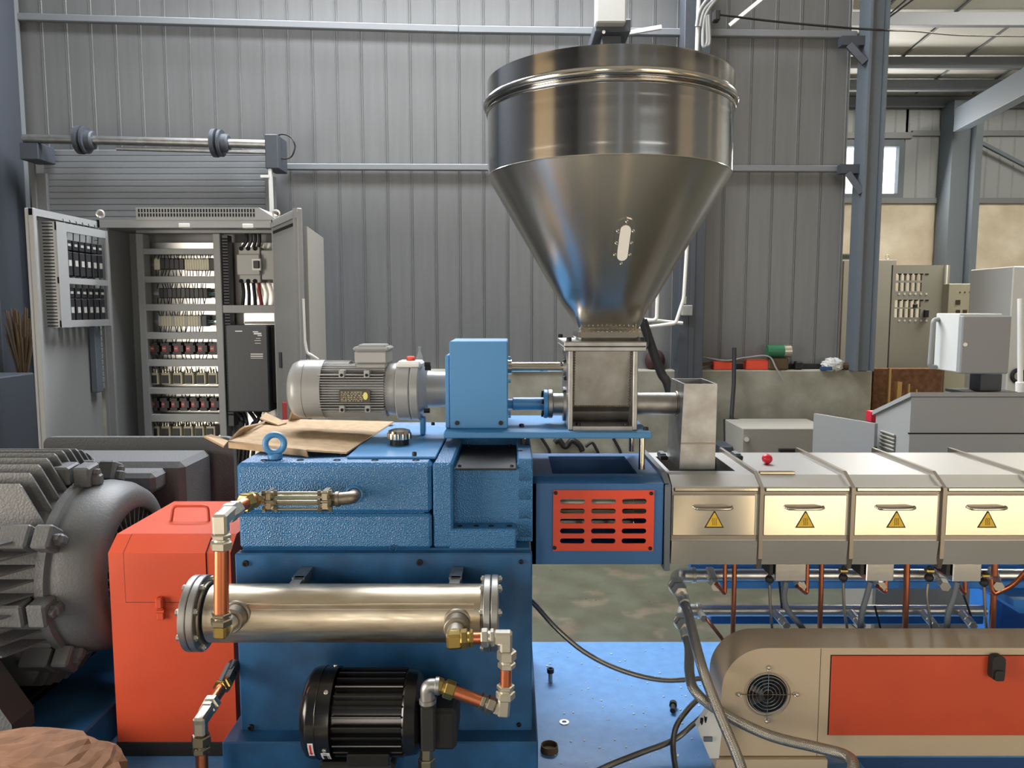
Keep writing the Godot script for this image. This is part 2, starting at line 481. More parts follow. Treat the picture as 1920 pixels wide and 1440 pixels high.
func _ready():
	rng.seed = 11
	var cam := Camera3D.new(); cam.name = "camera"
	cam.fov = rad_to_deg(2.0 * atan(720.0 / F)); cam.position = Vector3(0, H, 0); cam.rotation_degrees = Vector3(-5.6, 0, 0)
	cam.near = 0.05; cam.far = 200; add_child(cam); cam.current = true
	var we := WorldEnvironment.new(); we.name = "environment"
	var e := Environment.new()
	e.background_mode = Environment.BG_SKY
	var sky := Sky.new()
	var sm := ProceduralSkyMaterial.new()
	sm.sky_top_color = Color("9db4cc"); sm.sky_horizon_color = Color("e6e4de"); sm.ground_bottom_color = Color("8b8578"); sm.ground_horizon_color = Color("cfc8ba")
	sm.sky_energy_multiplier = 1.1
	sky.sky_material = sm; e.sky = sky
	e.tonemap_mode = Environment.TONE_MAPPER_LINEAR; e.tonemap_exposure = 1.05
	e.sdfgi_enabled = true; e.ssao_enabled = true; e.ssil_enabled = true
	we.environment = e; add_child(we)
	var sun := DirectionalLight3D.new(); sun.name = "sun"
	sun.light_energy = 6.8; sun.light_color = Color(1.0, 0.87, 0.67); sun.light_angular_distance = 0.8; sun.shadow_enabled = true
	sun.sky_mode = DirectionalLight3D.SKY_MODE_LIGHT_ONLY
	add_child(sun); sun.look_at_from_position(Vector3(0, 10, 0), Vector3(0, 10, 0) + Vector3(-0.315, -0.95, -1.0))
	# daylight through roof sheet, high window and gates, plus one added far bay fill
	area("roof_daylight", Vector3(-0.9, 5.3, -4.5), Vector3(0, -1, 0.1), Vector2(3.6, 1.2), 24.0, Color(0.98, 0.985, 1.0))
	area("clerestory_daylight", Vector3(-0.6, 4.7, -6.22), Vector3(0, -0.75, 1), Vector2(4.4, 0.85), 42.0, Color(0.97, 0.98, 1.0))
	area("far_bay_fill", Vector3(6.0, 5.15, -7.2), Vector3(0, -1, -0.3), Vector2(3.0, 1.0), 50.0, Color(1.0, 0.97, 0.9))  # added fill above the frame, brightens the far bay
	area("gate_daylight", Vector3(-1.22, 1.4, 4.35), Vector3(0.12, 0.05, -1), Vector2(0.7, 2.6), 6.0, Color(1.0, 0.96, 0.9))
	area("gate_daylight_b", Vector3(4.6, 1.4, 4.35), Vector3(-0.2, 0.05, -1), Vector2(3.4, 2.7), 13.0, Color(1.0, 0.96, 0.9))
	area("gate_daylight_c", Vector3(-4.08, 1.25, -0.2), Vector3(1, 0.05, -0.25), Vector2(1.9, 2.3), 21.0, Color(1.0, 0.96, 0.9))
	area("window_daylight", Vector3(X(1632, 318, 11.8), Y(318, 11.8), -11.75), Vector3(0, -0.3, 1), Vector2(1.0, 0.8), 10.0, Color(1.0, 0.98, 0.95))
	materials()
	setting()
	gearbox()
	cooler_and_pipes()
	pump()
	coupling_guard()
	main_motor()
	feeder()
	lantern()
	barrels()
	lower_cabinet()
	manifold()
	hoses()
	deck_items()
	electric_cabinet()
	shutter_and_left()
	ledge_items()
	right_background()
	overhead()

func roof_y(z: float) -> float: return 4.78 + (z + 12.0) * 0.1

func panel_mesh(w: float, h: float) -> MB:      # one corrugated sheet: flat pan with a double rib at its right edge
	var m := mb()
	var t := 0.03
	var pr := PackedVector2Array([Vector2(0, -t), Vector2(0, 0), Vector2(w - 0.030, 0), Vector2(w - 0.026, 0.005), Vector2(w - 0.019, 0.005), Vector2(w - 0.016, 0.0), Vector2(w - 0.013, 0.005), Vector2(w - 0.006, 0.005), Vector2(w - 0.0015, 0), Vector2(w - 0.0015, -t)])
	m.prism(pr, Vector3(0, h, 0), Vector3.RIGHT, Vector3.BACK, h)
	return m

func setting():
	var m := mb(); m.bx(-4.4, 9.2, -0.2, 0, -12.3, -0.8); struct(m, "floor", M.floor)
	m = mb(); m.bx(-4.4, 9.2, -0.2, 0, -0.8, 4.7); struct(m, "floor", M.floor_bounce)  # unseen floor made paler so its sun patch reflects brightly in the covers
	m = mb(); m.bx(-30, 30, -0.45, -0.21, -20, 34); struct(m, "ground", M.yard)
	m = mb(); m.bx(-18, 0, -0.2, 11.0, 17.0, 17.4); m.bx(0, 22, -0.2, 3.0, 17.0, 17.4); m.bx(22, 22.4, -0.2, 12.0, -14, 17.4); struct(m, "wall_added_backdrop", M.plaster)  # added unseen walls that hide sky and tint the hopper reflections
	m = mb(); m.bx(-18.4, -18, -0.2, 12.0, -14, 17.4); struct(m, "wall_added_backdrop", M.yard)  # added too, in a darker tone to dim its reflection
	# walls
	m = mb(); m.bx(-4.35, -4.15, 0, 6.6, -12.2, -1.2); m.bx(-4.35, -4.15, 0, 6.6, 0.8, 4.6); m.bx(-4.35, -4.15, 3.9, 6.6, -1.2, 0.8); struct(m, "wall_left", M.column_dark)
	m = mb(); m.bx(9.0, 9.2, 0, 6.6, -12.2, -5.4); m.bx(9.0, 9.2, 0, 6.6, -4.7, -3.2); m.bx(9.0, 9.2, 0, 6.6, -2.7, 0.4); m.bx(9.0, 9.2, 0, 6.6, 3.4, 4.6); m.bx(9.0, 9.2, 5.0, 6.6, -5.4, 3.4); struct(m, "wall_right", M.wall_far_panel)
	m = mb()
	var xs := [[-4.35, -1.6], [-0.85, 0.64], [0.78, 2.23], [2.37, 2.8], [6.4, 9.2]]
	for q in xs: m.bx(q[0], q[1], 0, 6.6, 4.45, 4.6)
	for q in [[-1.6, -0.85], [0.64, 0.78], [2.23, 2.37]]: m.bx(q[0], q[1], 5.0, 6.6, 4.45, 4.6)
	m.bx(2.8, 4.62, 3.65, 6.6, 4.45, 4.6); m.bx(4.78, 6.4, 3.65, 6.6, 4.45, 4.6); m.bx(4.62, 4.78, 5.0, 6.6, 4.45, 4.6)
	struct(m, "wall_rear", M.rear_grey)
	# back wall: concrete base, panels, girts
	var ZB := -6.4
	var base_y := Y(694, 6.28)
	m = mb(); m.bx(-4.15, X(1636, 700, 6.28), 0, base_y, -6.28, -6.56, 0.01); struct(m, "wall_back_base", M.concrete)
	m = mb(); m.bx(-4.15, 2.72, base_y, 5.45, ZB - 0.16, ZB - 0.05)
	var wall := struct(m, "wall_back", M.wall_panel)
	var pm := panel_mesh(0.2, 5.4 - base_y).mesh()
	for i in 35:
		var o := MeshInstance3D.new(); o.name = "wall_panel"; o.mesh = pm; o.material_override = M.wall_panel
		o.position = Vector3(-4.15 + 0.1965 * i, base_y, ZB - 0.02); o.scale = Vector3(0.1965 / 0.2, 1, 1)
		wall.add_child(o, true)
	m = mb(); m.bar(P(535, 313, 6.36), P(1606, 317, 6.36), 0.05, 0.05, 0.006); struct(m, "trim_1", M.girt)
	m = mb(); m.bar(P(20, 32, 6.36), P(860, 56, 6.36), 0.05, 0.055, 0.006); m.bar(P(860.5, 56, 6.36), P(1606, 66, 6.36), 0.05, 0.055, 0.006); struct(m, "trim_2", M.girt)
	m = mb(); m.bx(X(38, 200, 6.36), X(46, 200, 6.36), 0.1, 5.3, -6.3, -6.36); struct(m, "trim_3", M.girt)
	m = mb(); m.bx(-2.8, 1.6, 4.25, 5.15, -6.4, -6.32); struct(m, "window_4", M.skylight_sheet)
	# far bay wall
	var ZF := -12.0
	var py := Y(378, 12)
	m = mb(); m.bx(2.0, 9.2, 0, py, ZF - 0.2, ZF); struct(m, "wall_far_base", M.plaster)
	m = mb()
	var wx0 := X(1560, 318, 12); var wx1 := X(1692, 318, 12); var wy0 := Y(372, 12); var wy1 := Y(266, 12)
	m.bx(-4.35, wx0, py, 4.9, ZF - 0.2, ZF - 0.03); m.bx(wx1, 9.2, py, 4.9, ZF - 0.2, ZF - 0.03); m.bx(wx0, wx1, wy1, 4.9, ZF - 0.2, ZF - 0.03); m.bx(-4.35, 2.0, 0, py, ZF - 0.2, ZF - 0.03)
	var wf := struct(m, "wall_far", M.wall_far_panel)
	for seg in [[wx1 + 0.02, 8.6, py, 4.62]]:
		var x: float = seg[0]
		while x < seg[1]:
			m = panel_mesh(0.21, seg[3] - seg[2]); m.t = Transform3D()
			var o := MeshInstance3D.new(); o.name = "wall_panel"; o.mesh = m.mesh(); o.material_override = M.wall_far_panel; o.position = Vector3(x, seg[2], ZF)
			wf.add_child(o, true); x += 0.21
	var x2: float = wx0 - 0.1
	while x2 < wx1:
		m = panel_mesh(0.21, 4.62 - wy1 - 0.12)
		var o := MeshInstance3D.new(); o.name = "wall_panel"; o.mesh = m.mesh(); o.material_override = M.wall_far_panel; o.position = Vector3(x2, wy1 + 0.12, ZF)
		wf.add_child(o, true); x2 += 0.21
	# the window
	m = mb(); m.bx(wx0, wx1, wy0, wy1, ZF - 0.12, ZF - 0.1)
	var w := Node3D.new(); w.name = "window_1"; add_child(w); w.set_meta("kind", "structure"); w.position = Vector3((wx0 + wx1) / 2, wy0, ZF - 0.05)
	put(m, "pane", M.daylight_window, w)
	m = mb()
	var ft := 0.07
	m.bx(wx0 - 0.02, wx1, wy0 - ft * 0.2, wy0 + ft, ZF - 0.09, ZF + 0.02); m.bx(wx0, wx1, wy1 - ft, wy1 + 0.03, ZF - 0.09, ZF + 0.02); m.bx(wx1 - ft, wx1 + 0.02, wy0 + 0.01, wy1 - 0.01, ZF - 0.088, ZF + 0.022)
	put(m, "window_frame", M.column_grey, w)
	m = mb(); m.bx(wx0 - 0.1, wx1 + 0.1, wy1 + 0.04, wy1 + 0.13, ZF - 0.0, ZF + 0.06); m.bx(wx1 + 0.1, 8.9, Y(256, 12), Y(246, 12), ZF, ZF + 0.06); struct(m, "trim_4", M.girt)
	m = mb(); m.bx(2.2, 8.9, py - 0.03, py + 0.05, ZF, ZF + 0.06); struct(m, "trim_5", M.girt)
	# roof
	var ya := roof_y(-12.2); var yb := roof_y(4.7)
	m = mb(); m.prism(PackedVector2Array([Vector2(-12.3, ya), Vector2(4.7, yb), Vector2(4.7, yb + 0.1), Vector2(-12.3, ya + 0.1)]), Vector3(9.2, 0, 0), Vector3.BACK, Vector3.UP, -13.6)
	var cl := struct(m, "ceiling", M.roof)
	for i in 9:         # seams of the roof sheets of the far bay
		m = mb(); var sx := 2.6 + 0.85 * i
		m.bar(Vector3(sx, roof_y(-11.8) - 0.004, -11.8), Vector3(sx, roof_y(-5.4) - 0.004, -5.4), 0.03, 0.016)
		put(m, "roof_seam", M.girt, cl)
	for s in [[Vector3(-0.9, 0, -4.5), 3.6, 1.2], [Vector3(6.0, 0, -7.2), 3.0, 1.0]]:  # second glowing sheet is added out of view to brighten the far bay
		m = mb(); var c: Vector3 = s[0]; c.y = roof_y(c.z) - 0.02
		m.box(c, Vector3(s[1], 0.02, s[2]), 0.0, Basis(Vector3.RIGHT, -atan(0.1)))
		struct(m, "window_%d" % (2 + int(c.x > 0)), M.skylight_sheet)
	var k := 0
	for q in [[43, 9.3, 0.16], [122, 10.5, 0.16], [166, 11.25, 0.16], [205, 11.9, 0.16]]:
		m = mb(); var yy: float = roof_y(-q[1]) - 0.09
		m.bx(2.2, 9.0, yy - q[2] / 2, yy + q[2] / 2 - 0.01, -q[1] - 0.04, -q[1] + 0.04, 0.004); solo(m, "roof_purlin", M.purlin, ["grey roof purlin of the far bay nearest the camera, topmost in the photo", "second purlin from the top under the far bay roof", "third purlin from the top under the far bay roof", "lowest roof purlin, just above the far wall panels"][k], "purlin", "roof purlins"); k += 1
	# steel columns and rafter
	m = mb(); var a := P(1810, 200, 11.6); var b := P(1810, 720, 11.6); m.bx(a.x - 0.16, a.x + 0.16, 0, a.y + 0.1, -11.95, -11.6, 0.004); m.bx(a.x + 0.1, a.x + 0.2, 0, a.y - 0.15, -11.6, -11.45)
	solo(m, "steel_column", M.column_grey, "grey steel column against the far wall right of the bright window", "column")
	m = mb(); m.bar(P(1800, 225, 11.4), P(1990, 120, 8.6), 0.16, 0.32, 0.004); solo(m, "roof_rafter", M.column_grey, "grey steel rafter rising right from the far column top", "rafter")
	m = mb(); m.bar(P(1840, 268, 11.8), P(1940, 320, 11.8), 0.05, 0.05); solo(m, "wall_brace", M.column_grey, "thin diagonal brace on far wall panels at right edge", "brace")
	m = mb(); var cx := X(1627, 350, 6.25)
	m.bx(cx - 0.055, cx + 0.055, base_y - 0.0, 5.3, -6.32, -6.2, 0.004)
	m.bx(cx - 0.075, cx - 0.055, base_y, 5.3, -6.36, -6.16); m.bx(cx + 0.055, cx + 0.075, base_y, 5.3, -6.36, -6.16)
	var col := solo(m, "steel_column", M.column_grey, "slim grey steel column at the end of the back wall, standing on the concrete ledge", "column")
	for q in [[P(1592, 85, 6.25), P(1622, 118, 6.2)], [P(1590, 325, 6.25), P(1616, 362, 6.2)]]:
		m = mb(); m.bar(q[0], q[1], 0.05, 0.05); m.bx(q[0].x - 0.06, cx - 0.05, q[0].y - 0.0, q[0].y + 0.07, -6.32, -6.24); put(m, "knee_brace", M.column_dark, col)
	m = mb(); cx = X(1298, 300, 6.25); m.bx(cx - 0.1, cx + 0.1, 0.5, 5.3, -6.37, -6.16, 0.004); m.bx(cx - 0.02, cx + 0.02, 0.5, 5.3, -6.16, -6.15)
	solo(m, "steel_column", M.column_dark, "dark steel column behind the right side of the hopper", "column")
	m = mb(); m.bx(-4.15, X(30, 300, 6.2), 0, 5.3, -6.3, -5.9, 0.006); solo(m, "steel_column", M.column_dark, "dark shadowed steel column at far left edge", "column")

const GT := 1.21      # top of the gearbox
func gearbox():
	# base frame and deck
	var dk := 0.30
	var m := mb()
	var o := thing("machine_base", "wide blue painted steel base deck scattered with white granules under the whole machine", "machine base", Vector3(0.2, 0, -2.4))
	m.bx(-2.9, 1.02, dk - 0.03, dk, -1.45, -2.95, 0.003); m.bx(1.02, 3.2, dk - 0.03, dk, -2.2, -2.95, 0.003); put(m, "deck_plate", M.deck_blue_sheen, o)
	m = mb(); m.bx(-2.9, 1.0, 0.0, dk - 0.03, -1.47, -1.55); m.bx(1.02, 3.2, 0, dk - 0.03, -2.215, -2.3); m.bx(-2.9, 3.2, 0, dk - 0.03, -2.85, -2.93); m.bx(0.95, 1.02, 0, dk - 0.03, -1.55, -2.3)
	put(m, "frame_channel", M.blue_dark, o)
	var xr := X(190, 1300, 2.2)
	m = mb(); m.bx(xr - 0.25, xr, dk, dk + 0.109, -1.6, -2.75, 0.006); put(m, "motor_rail", M.blue_paint, o)
	# stand
	var xl := X(440, 1050, 1.99); var xe := X(998, 1050, 1.99)
	var py1 := Y(1038, 1.99); var py0 := Y(1375, 1.99)
	o = thing("gearbox_stand", "blue steel stand with screwed front plate carrying the gearbox, behind the tubular cooler", "stand", Vector3((xl + xe) / 2, dk, -2.4))
	m = mb(); m.bx(xl + 0.01, xe - 0.004, dk, py1 + 0.005, -2.02, -2.8, 0.004); put(m, "body", M.blue_paint, o)
	m = mb(); m.bx(xl, xe, py0, py1, -1.99, -2.025, 0.004); put(m, "front_plate", M.blue_paint, o)
	var yb := Y(1392, 1.93)
	m = mb(); m.bx(X(416, 1400, 1.93), X(1009, 1400, 1.93), dk, yb, -1.93, -2.8, 0.004); put(m, "plinth", M.blue_paint, o)
	for q in [[461, 1056], [787, 1054], [977, 1053], [471, 1363], [973, 1358]]:
		screw(o, P(q[0], q[1], 1.99), Vector3.BACK, 0.0085 if q[0] < 900 else 0.006, 0.007)
	# gearbox
	o = thing("gearbox", "large blue cast gearbox with textured hammer paint and notched right end", "gearbox", Vector3(-0.3, py1 + 0.005, -2.4))
	var x0 := X(445, 950, 2.02); var x1 := X(809, 950, 2.02); var x2 := X(1000, 950, 2.02)
	var gb := py1 + 0.005; var yl := Y(963, 2.02)
	m = mb(); m.bx(x0, x1, yl + 0.001, GT, -2.02, -2.77, 0.01); put(m, "upper_housing", M.blue_hammer, o)
	m = mb(); m.bx(x0 + 0.004, x1, gb, yl - 0.001, -2.016, -2.77, 0.007); m.bx(x0 + 0.02, x1 - 0.02, yl - 0.003, yl + 0.003, -2.03, -2.7); put(m, "lower_housing", M.blue_hammer, o)
	m = mb()
	var xa := X(849, 900, 2.03); var xb := X(970, 900, 2.05)
	var pk := 1.182
	m.bx(x1 + 0.004, xa, gb, GT, -2.02, -2.77, 0.006)
	m.bx(xa - 0.01, x2, gb, pk, -2.08, -2.45, 0.002)
	m.bx(xb, x2, gb, GT, -2.08, -2.77, 0.004)
	m.bx(xa - 0.01, xb + 0.01, gb, GT - 0.0005, -2.43, -2.77, 0.002)
	m.bx(xa - 0.01, xb - 0.003, Y(1031, 2.02), Y(992, 2.02), -2.02, -2.09, 0.004)
	put(m, "end_housing", M.blue_hammer, o)
	m = mb(); m.bx(xa + 0.004, xb - 0.002, pk, pk + 0.006, -2.06, -2.42, 0.002); put(m, "pocket_cover", M.black_matt, o, "black cover plate in the notch")
	for q in [[-2.08, 0.02], [-2.08, 0.98], [-2.40, 0.06], [-2.40, 0.94]]:
		screw(o, Vector3(lerpf(xa + 0.012, xb - 0.012, q[1]), pk + 0.006, q[0]), Vector3.UP, 0.005, 0.005)
	for q in [862, 893, 921, 955]:
		m = mb(); var hx := X(q, 986, 2.05); var hy := Y(992, 2.02); m.cyl(Vector3(hx, hy - 0.001, -2.05), Vector3(hx, hy + 0.0008, -2.05), 0.008, 16); put(m, "bolt_hole", M.hole_black, o)
	for q in [[975, 2.2], [990, 2.3]]:
		m = mb(); var hx := X(q[0], 850, 2.2); m.cyl(Vector3(hx, GT - 0.002, -q[1]), Vector3(hx, GT + 0.0008, -q[1]), 0.008, 16); put(m, "bolt_hole", M.hole_black, o)
	for q in [495, 563, 632, 703, 780]:
		var c := G(q, 863, GT); m = mb(); m.torus(c + Vector3(0, 0.0004, 0), Vector3.UP, 0.0085, 0.0016, 20, 6); put(m, "bolt_socket", M.hole_black, o)
	m = mb(); m.bx(X(648, 862, 2.06), X(816, 862, 2.06), GT, GT + 0.007, -2.075, -2.62, 0.002); put(m, "cover_plate", M.blue_panel, o)
	for q in [[641, 853, GT], [777, 854, GT + 0.007], [812, 797, GT + 0.007]]:
		screw(o, G(q[0], q[1], q[2]), Vector3.UP, 0.0065, 0.01)
	var c := G(749, 833, GT + 0.007)
	m = mb(); m.cyl(c, c + Vector3(0, 0.02, 0), 0.028, 24)
	var cap := put(m, "breather", M.black_steel, o, "ribbed chrome breather cap")
	m = mb()
	var ring := PackedVector2Array()
	for i in 64: ring.append(Vector2(cos(TAU * i / 64), sin(TAU * i / 64)) * (0.036 if (i / 2) % 2 == 0 else 0.0335))
	m.prism(ring, c + Vector3(0, 0.018, 0), Vector3.RIGHT, Vector3.FORWARD, 0.017)
	m.lathe([Vector2(0.034, 0), Vector2(0.032, 0.007), Vector2(0.02, 0.011), Vector2(0, 0.012)], c + Vector3(0, 0.035, 0), Vector3.UP, 32)
	put(m, "knurled_cap", M.chrome, cap)
	m = mb(); var hk := P(737, 1028, 2.014); m.torus(hk, Vector3.BACK, 0.009, 0.0015, 20, 6); put(m, "plug", M.blue_dark, o)
	# eye bolt
	var eb := G(516, 861, GT)
	m = mb(); m.cyl(eb, eb + Vector3(0, 0.016, 0), 0.02, 20, 0.003)
	o = thing("eye_bolt", "blue painted lifting eye bolt on the front left corner of the gearbox", "eye bolt", eb)
	put(m, "collar", M.blue_panel, o)
	m = mb(); m.torus(eb + Vector3(0, 0.043, 0), Vector3(0.25, 0, 1), 0.0245, 0.0085, 32, 12); put(m, "eye", M.blue_panel, o)
	# cardboard
	o = thing("cardboard_sheet", "flattened brown cardboard box with open flaps lying on top of the gearbox", "cardboard", G(560, 830, GT + 0.02))
	var f := func(px, py, h): return G(px, py, GT + h)
	var A: Vector3 = f.call(428, 826, 0.03); var B: Vector3 = f.call(575, 843, 0.022); var C: Vector3 = f.call(650, 848, 0.012); var D: Vector3 = f.call(738, 790, 0.012); var E: Vector3 = f.call(560, 786, 0.02); var Fp: Vector3 = f.call(496, 789, 0.03)
	m = mb()
	for t in [[A, B, Fp], [B, E, Fp], [B, D, E], [B, C, D]]: slab(m, t, 0.005)
	put(m, "panel", M.cardboard, o)
	m = mb(); slab(m, [A, Fp, f.call(447, 806, 0.05)], 0.005); slab(m, [f.call(447, 806, 0.05), f.call(500, 790, 0.035), f.call(457, 799, 0.06)], 0.005); put(m, "flap", M.cardboard, o)
	m = mb(); slab(m, [A, f.call(420, 836, 0.035), f.call(383, 817, 0.055)], 0.005); slab(m, [A, f.call(383, 817, 0.055), f.call(396, 814, 0.055)], 0.005); put(m, "flap", M.cardboard, o)
	m = mb(); slab(m, [f.call(488, 783, 0.05), f.call(498, 773, 0.06), f.call(538, 792, 0.03)], 0.005); slab(m, [f.call(488, 783, 0.05), f.call(538, 792, 0.03), f.call(522, 797, 0.03)], 0.005); put(m, "flap", M.cardboard, o)
	m = mb(); slab(m, [f.call(540, 790, 0.02), f.call(563, 785, 0.02), P(549, 762, 2.62)], 0.005); put(m, "flap", M.cardboard, o)
	m = mb(); slab(m, [A + Vector3(-0.002, 0, 0.002), B, B + Vector3(0.005, -0.02, 0)], 0.004); slab(m, [A, A + Vector3(0, -0.022, 0), B + Vector3(0.005, -0.02, 0)], 0.004); put(m, "folded_edge", M.cardboard, o)

func slab(m: MB, t: Array, th: float):
	var a: Vector3 = t[0]; var b: Vector3 = t[1]; var c: Vector3 = t[2]
	var nn := (b - a).cross(c - a).normalized()
	if nn.y < 0: nn = -nn
	var d := -nn * th
	m.tri(a, b, c, nn, nn, nn); m.tri(a + d, b + d, c + d, -nn, -nn, -nn)
	var g := (a + b + c) / 3.0
	for e in [[a, b], [b, c], [c, a]]:
		var on: Vector3 = ((e[0] + e[1]) * 0.5 - g)
		on = (on - nn * on.dot(nn)).normalized()
		m.quad(e[0], e[1], e[1] + d, e[0] + d, on)

func nut(o: Node3D, a: Vector3, b: Vector3, r: float, mt: Material, nm := "compression_nut"):
	var m := mb(); var u := (b - a)
	m.hexa(a, a + u * 0.55, r, r * 0.12); m.cyl(a + u * 0.55, a + u * 0.68, r * 0.72, 16); m.hexa(a + u * 0.68, b, r * 0.92, r * 0.1)
	put(m, nm, mt, o)
func elbow(o: Node3D, a: Vector3, b: Vector3, c: Vector3, r: float, mt: Material, sq := true, nm := "elbow_fitting"):
	var m := mb()
	if sq:
		m.bar(a, b + (b - a).normalized() * r * 0.85, r * 1.75, r * 1.75, r * 0.3, (c - b).normalized()); m.bar(b - (c - b).normalized() * r * 0.7, c, r * 1.68, r * 1.68, r * 0.3, (b - a).normalized())
	else:
		m.tube(fillet([a, b, c], r * 2.2, 8), r, 18)
		m.cyl(a, a + (b - a).normalized() * r * 0.6, r * 1.2, 18, 0.001); m.cyl(c, c + (b - c).normalized() * r * 0.6, r * 1.2, 18, 0.001)
	put(m, nm, mt, o)
func rod(o: Node3D, pts: Array, r: float, mt: Material, nm := "copper_pipe"):
	var m := mb(); m.tube(fillet(pts, r * 2.5), r, 18); put(m, nm, mt, o)

func cooler_and_pipes():
	# tubular oil cooler
	var d := 1.86
	var yc := Y(1149, d); var r := 0.071
	var xl := X(400, 1149, d); var xr := X(915, 1140, d)
	var ax := Vector3.RIGHT
	var o := thing("oil_cooler", "stainless tubular oil cooler with bolted end flanges mounted across the blue stand", "oil cooler", Vector3((xl + xr) / 2, yc - r, -d))
	var c0 := Vector3(xl, yc, -d)
	var m := mb(); m.cyl(c0, Vector3(xr, yc, -d), r, 64); put(m, "shell", M.tube_steel, o)
	for k in 2:
		m = mb(); var a := deg_to_rad(38.0 - 9.0 * k); m.bar(Vector3(xl + 0.03, yc + sin(a) * r, -d + cos(a) * r), Vector3(xr - 0.03, yc + sin(a) * r, -d + cos(a) * r), 0.004, 0.004, 0.001); put(m, "raised_strip", M.tube_steel, o)  # thin raised strips along the upper shell
	for s in [[xl - 0.052, 1.0], [xr - 0.01, 1.0]]:
		for k in 2:
			m = mb(); var fx: float = s[0] + 0.019 * k
			m.cyl(Vector3(fx, yc, -d), Vector3(fx + 0.0175, yc, -d), 0.093, 56, 0.002); put(m, "flange", M.dull_steel, o)
		var out: float = s[0] - 0.001 if s[0] < 0 and s[0] == xl - 0.052 else s[0] + 0.036
		for i in 8:
			var a := TAU * (i + 0.5) / 8
			m = mb(); var p := Vector3(s[0] - 0.009, yc + sin(a) * 0.082, -d + cos(a) * 0.082)
			m.cyl(p, p + Vector3(0.054, 0, 0), 0.0045, 8); m.hexa(p + Vector3(0.002, 0, 0), p + Vector3(0.009, 0, 0), 0.0085); m.hexa(p + Vector3(0.045, 0, 0), p + Vector3(0.052, 0, 0), 0.0085); put(m, "flange_bolt", M.zinc, o)
		m = mb(); m.torus(Vector3(s[0] + (0.04 if s[0] < xl else -0.002), yc, -d), ax, r + 0.002, 0.005, 40, 8); put(m, "weld_bead", M.weld, o)
	for q in [565, 855]:
		m = mb(); var bx := X(q, 1085, 1.93); var by := Y(1076, 1.93)
		m.bx(bx - 0.016, bx + 0.016, by - 0.006, by, -1.9, -1.985); m.bx(bx - 0.012, bx + 0.014, yc + r - 0.012, by, -1.9, -1.915, 0.001); m.bx(bx - 0.013, bx + 0.013, yc + r - 0.03, yc + r + 0.002, -1.87, -1.985)
		put(m, "bracket", M.dull_steel, o)
	for q in [[415, 1184], [852, 1200]]:
		var p := P(q[0], q[1], 1.70)
		m = mb(); m.cyl(Vector3(p.x, p.y, -1.83), Vector3(p.x, p.y, -1.755), 0.030, 28, 0.002); m.torus(Vector3(p.x, p.y, -1.795), Vector3(0, 0, 1), 0.031, 0.006, 28, 8)
		var sk := put(m, "nozzle_socket", M.weld, o)
		m = mb(); m.cyl(Vector3(p.x, p.y, -1.755), Vector3(p.x, p.y, -1.715), 0.0205, 24, 0.002); put(m, "sealed_thread", M.zinc, sk)
	# left run: sight glass down to the cooler
	o = thing("oil_pipe", "bent copper oil pipe with nickel fittings running from sight glass down to left cooler port", "pipe", P(416, 1200, 1.76))
	var q := func(px, py, dd = 1.70): return P(px, py, dd)
	var nz: Vector3 = q.call(415, 1184); elbow(o, nz + Vector3(0, 0, -0.03), nz, q.call(415, 1160), 0.017, M.brass)
	nut(o, q.call(415, 1172), q.call(415, 1148), 0.0245, M.nickel)
	rod(o, [q.call(415, 1158), q.call(415, 1020)], 0.0165, M.copper)
	nut(o, q.call(415, 1030), q.call(415, 1000), 0.0245, M.zinc)
	elbow(o, q.call(415, 1002), q.call(414, 975), q.call(434, 957, 1.79), 0.0185, M.zinc)
	nut(o, q.call(426, 964, 1.765), q.call(444, 953, 1.82), 0.0235, M.zinc)
	rod(o, [q.call(434, 957, 1.82), q.call(474, 936, 1.9)], 0.0165, M.copper)
	nut(o, q.call(456, 944, 1.87), q.call(478, 936, 1.915), 0.0245, M.brass)
	elbow(o, q.call(472, 938, 1.90), q.call(482, 935, 1.93), q.call(502, 935, 1.935), 0.016, M.weld)
	# sight glass
	var ds := 1.945
	o = thing("sight_glass", "horizontal oil sight glass between brass end blocks with tie rods on gearbox side", "sight glass", P(560, 955, ds))
	var yy := Y(936, ds)
	for s in [[500, 517], [604, 622]]:
		var a := X(s[0], 936, ds); var b := X(s[1], 936, ds)
		m = mb(); m.bx(a, b, yy - 0.026, yy + 0.026, -ds - 0.026, -ds + 0.026, 0.006); put(m, "end_block", M.nickel, o)
	var ga := X(516, 936, ds); var gc := X(606, 936, ds)
	m = mb(); m.pipe(Vector3(ga, yy, -ds), Vector3(gc, yy, -ds), 0.018, 0.0155, 24); put(m, "glass_tube", M.glass, o)
	m = mb(); m.cyl(Vector3(ga, yy - 0.002, -ds), Vector3(gc, yy - 0.002, -ds), 0.0145, 20); put(m, "oil_fill", M.oil, o)
	for s in [[0.021, 0.02], [-0.021, 0.02], [0.0, 0.026]]:
		m = mb(); m.cyl(Vector3(X(497, 936, ds), yy + s[0], -ds + s[1]), Vector3(X(625, 936, ds), yy + s[0], -ds + s[1]), 0.0038, 12)
		for e in [497, 519, 600, 620]: m.hexa(Vector3(X(e, 936, ds), yy + s[0], -ds + s[1]), Vector3(X(e + 6, 936, ds), yy + s[0], -ds + s[1]), 0.008)
		put(m, "tie_rod", M.nickel, o)
	m = mb(); m.hexa(P(620, 936, ds), P(632, 936, ds), 0.018, 0.002); put(m, "union_nut", M.nickel, o)
	elbow(o, P(630, 936, ds), P(662, 933, ds), P(665, 926, 2.03), 0.0165, M.weld, false)
	m = mb(); m.torus(P(664, 927, 2.02), Vector3.BACK, 0.02, 0.005, 24, 8); put(m, "seal_ring", M.blue_panel, o)
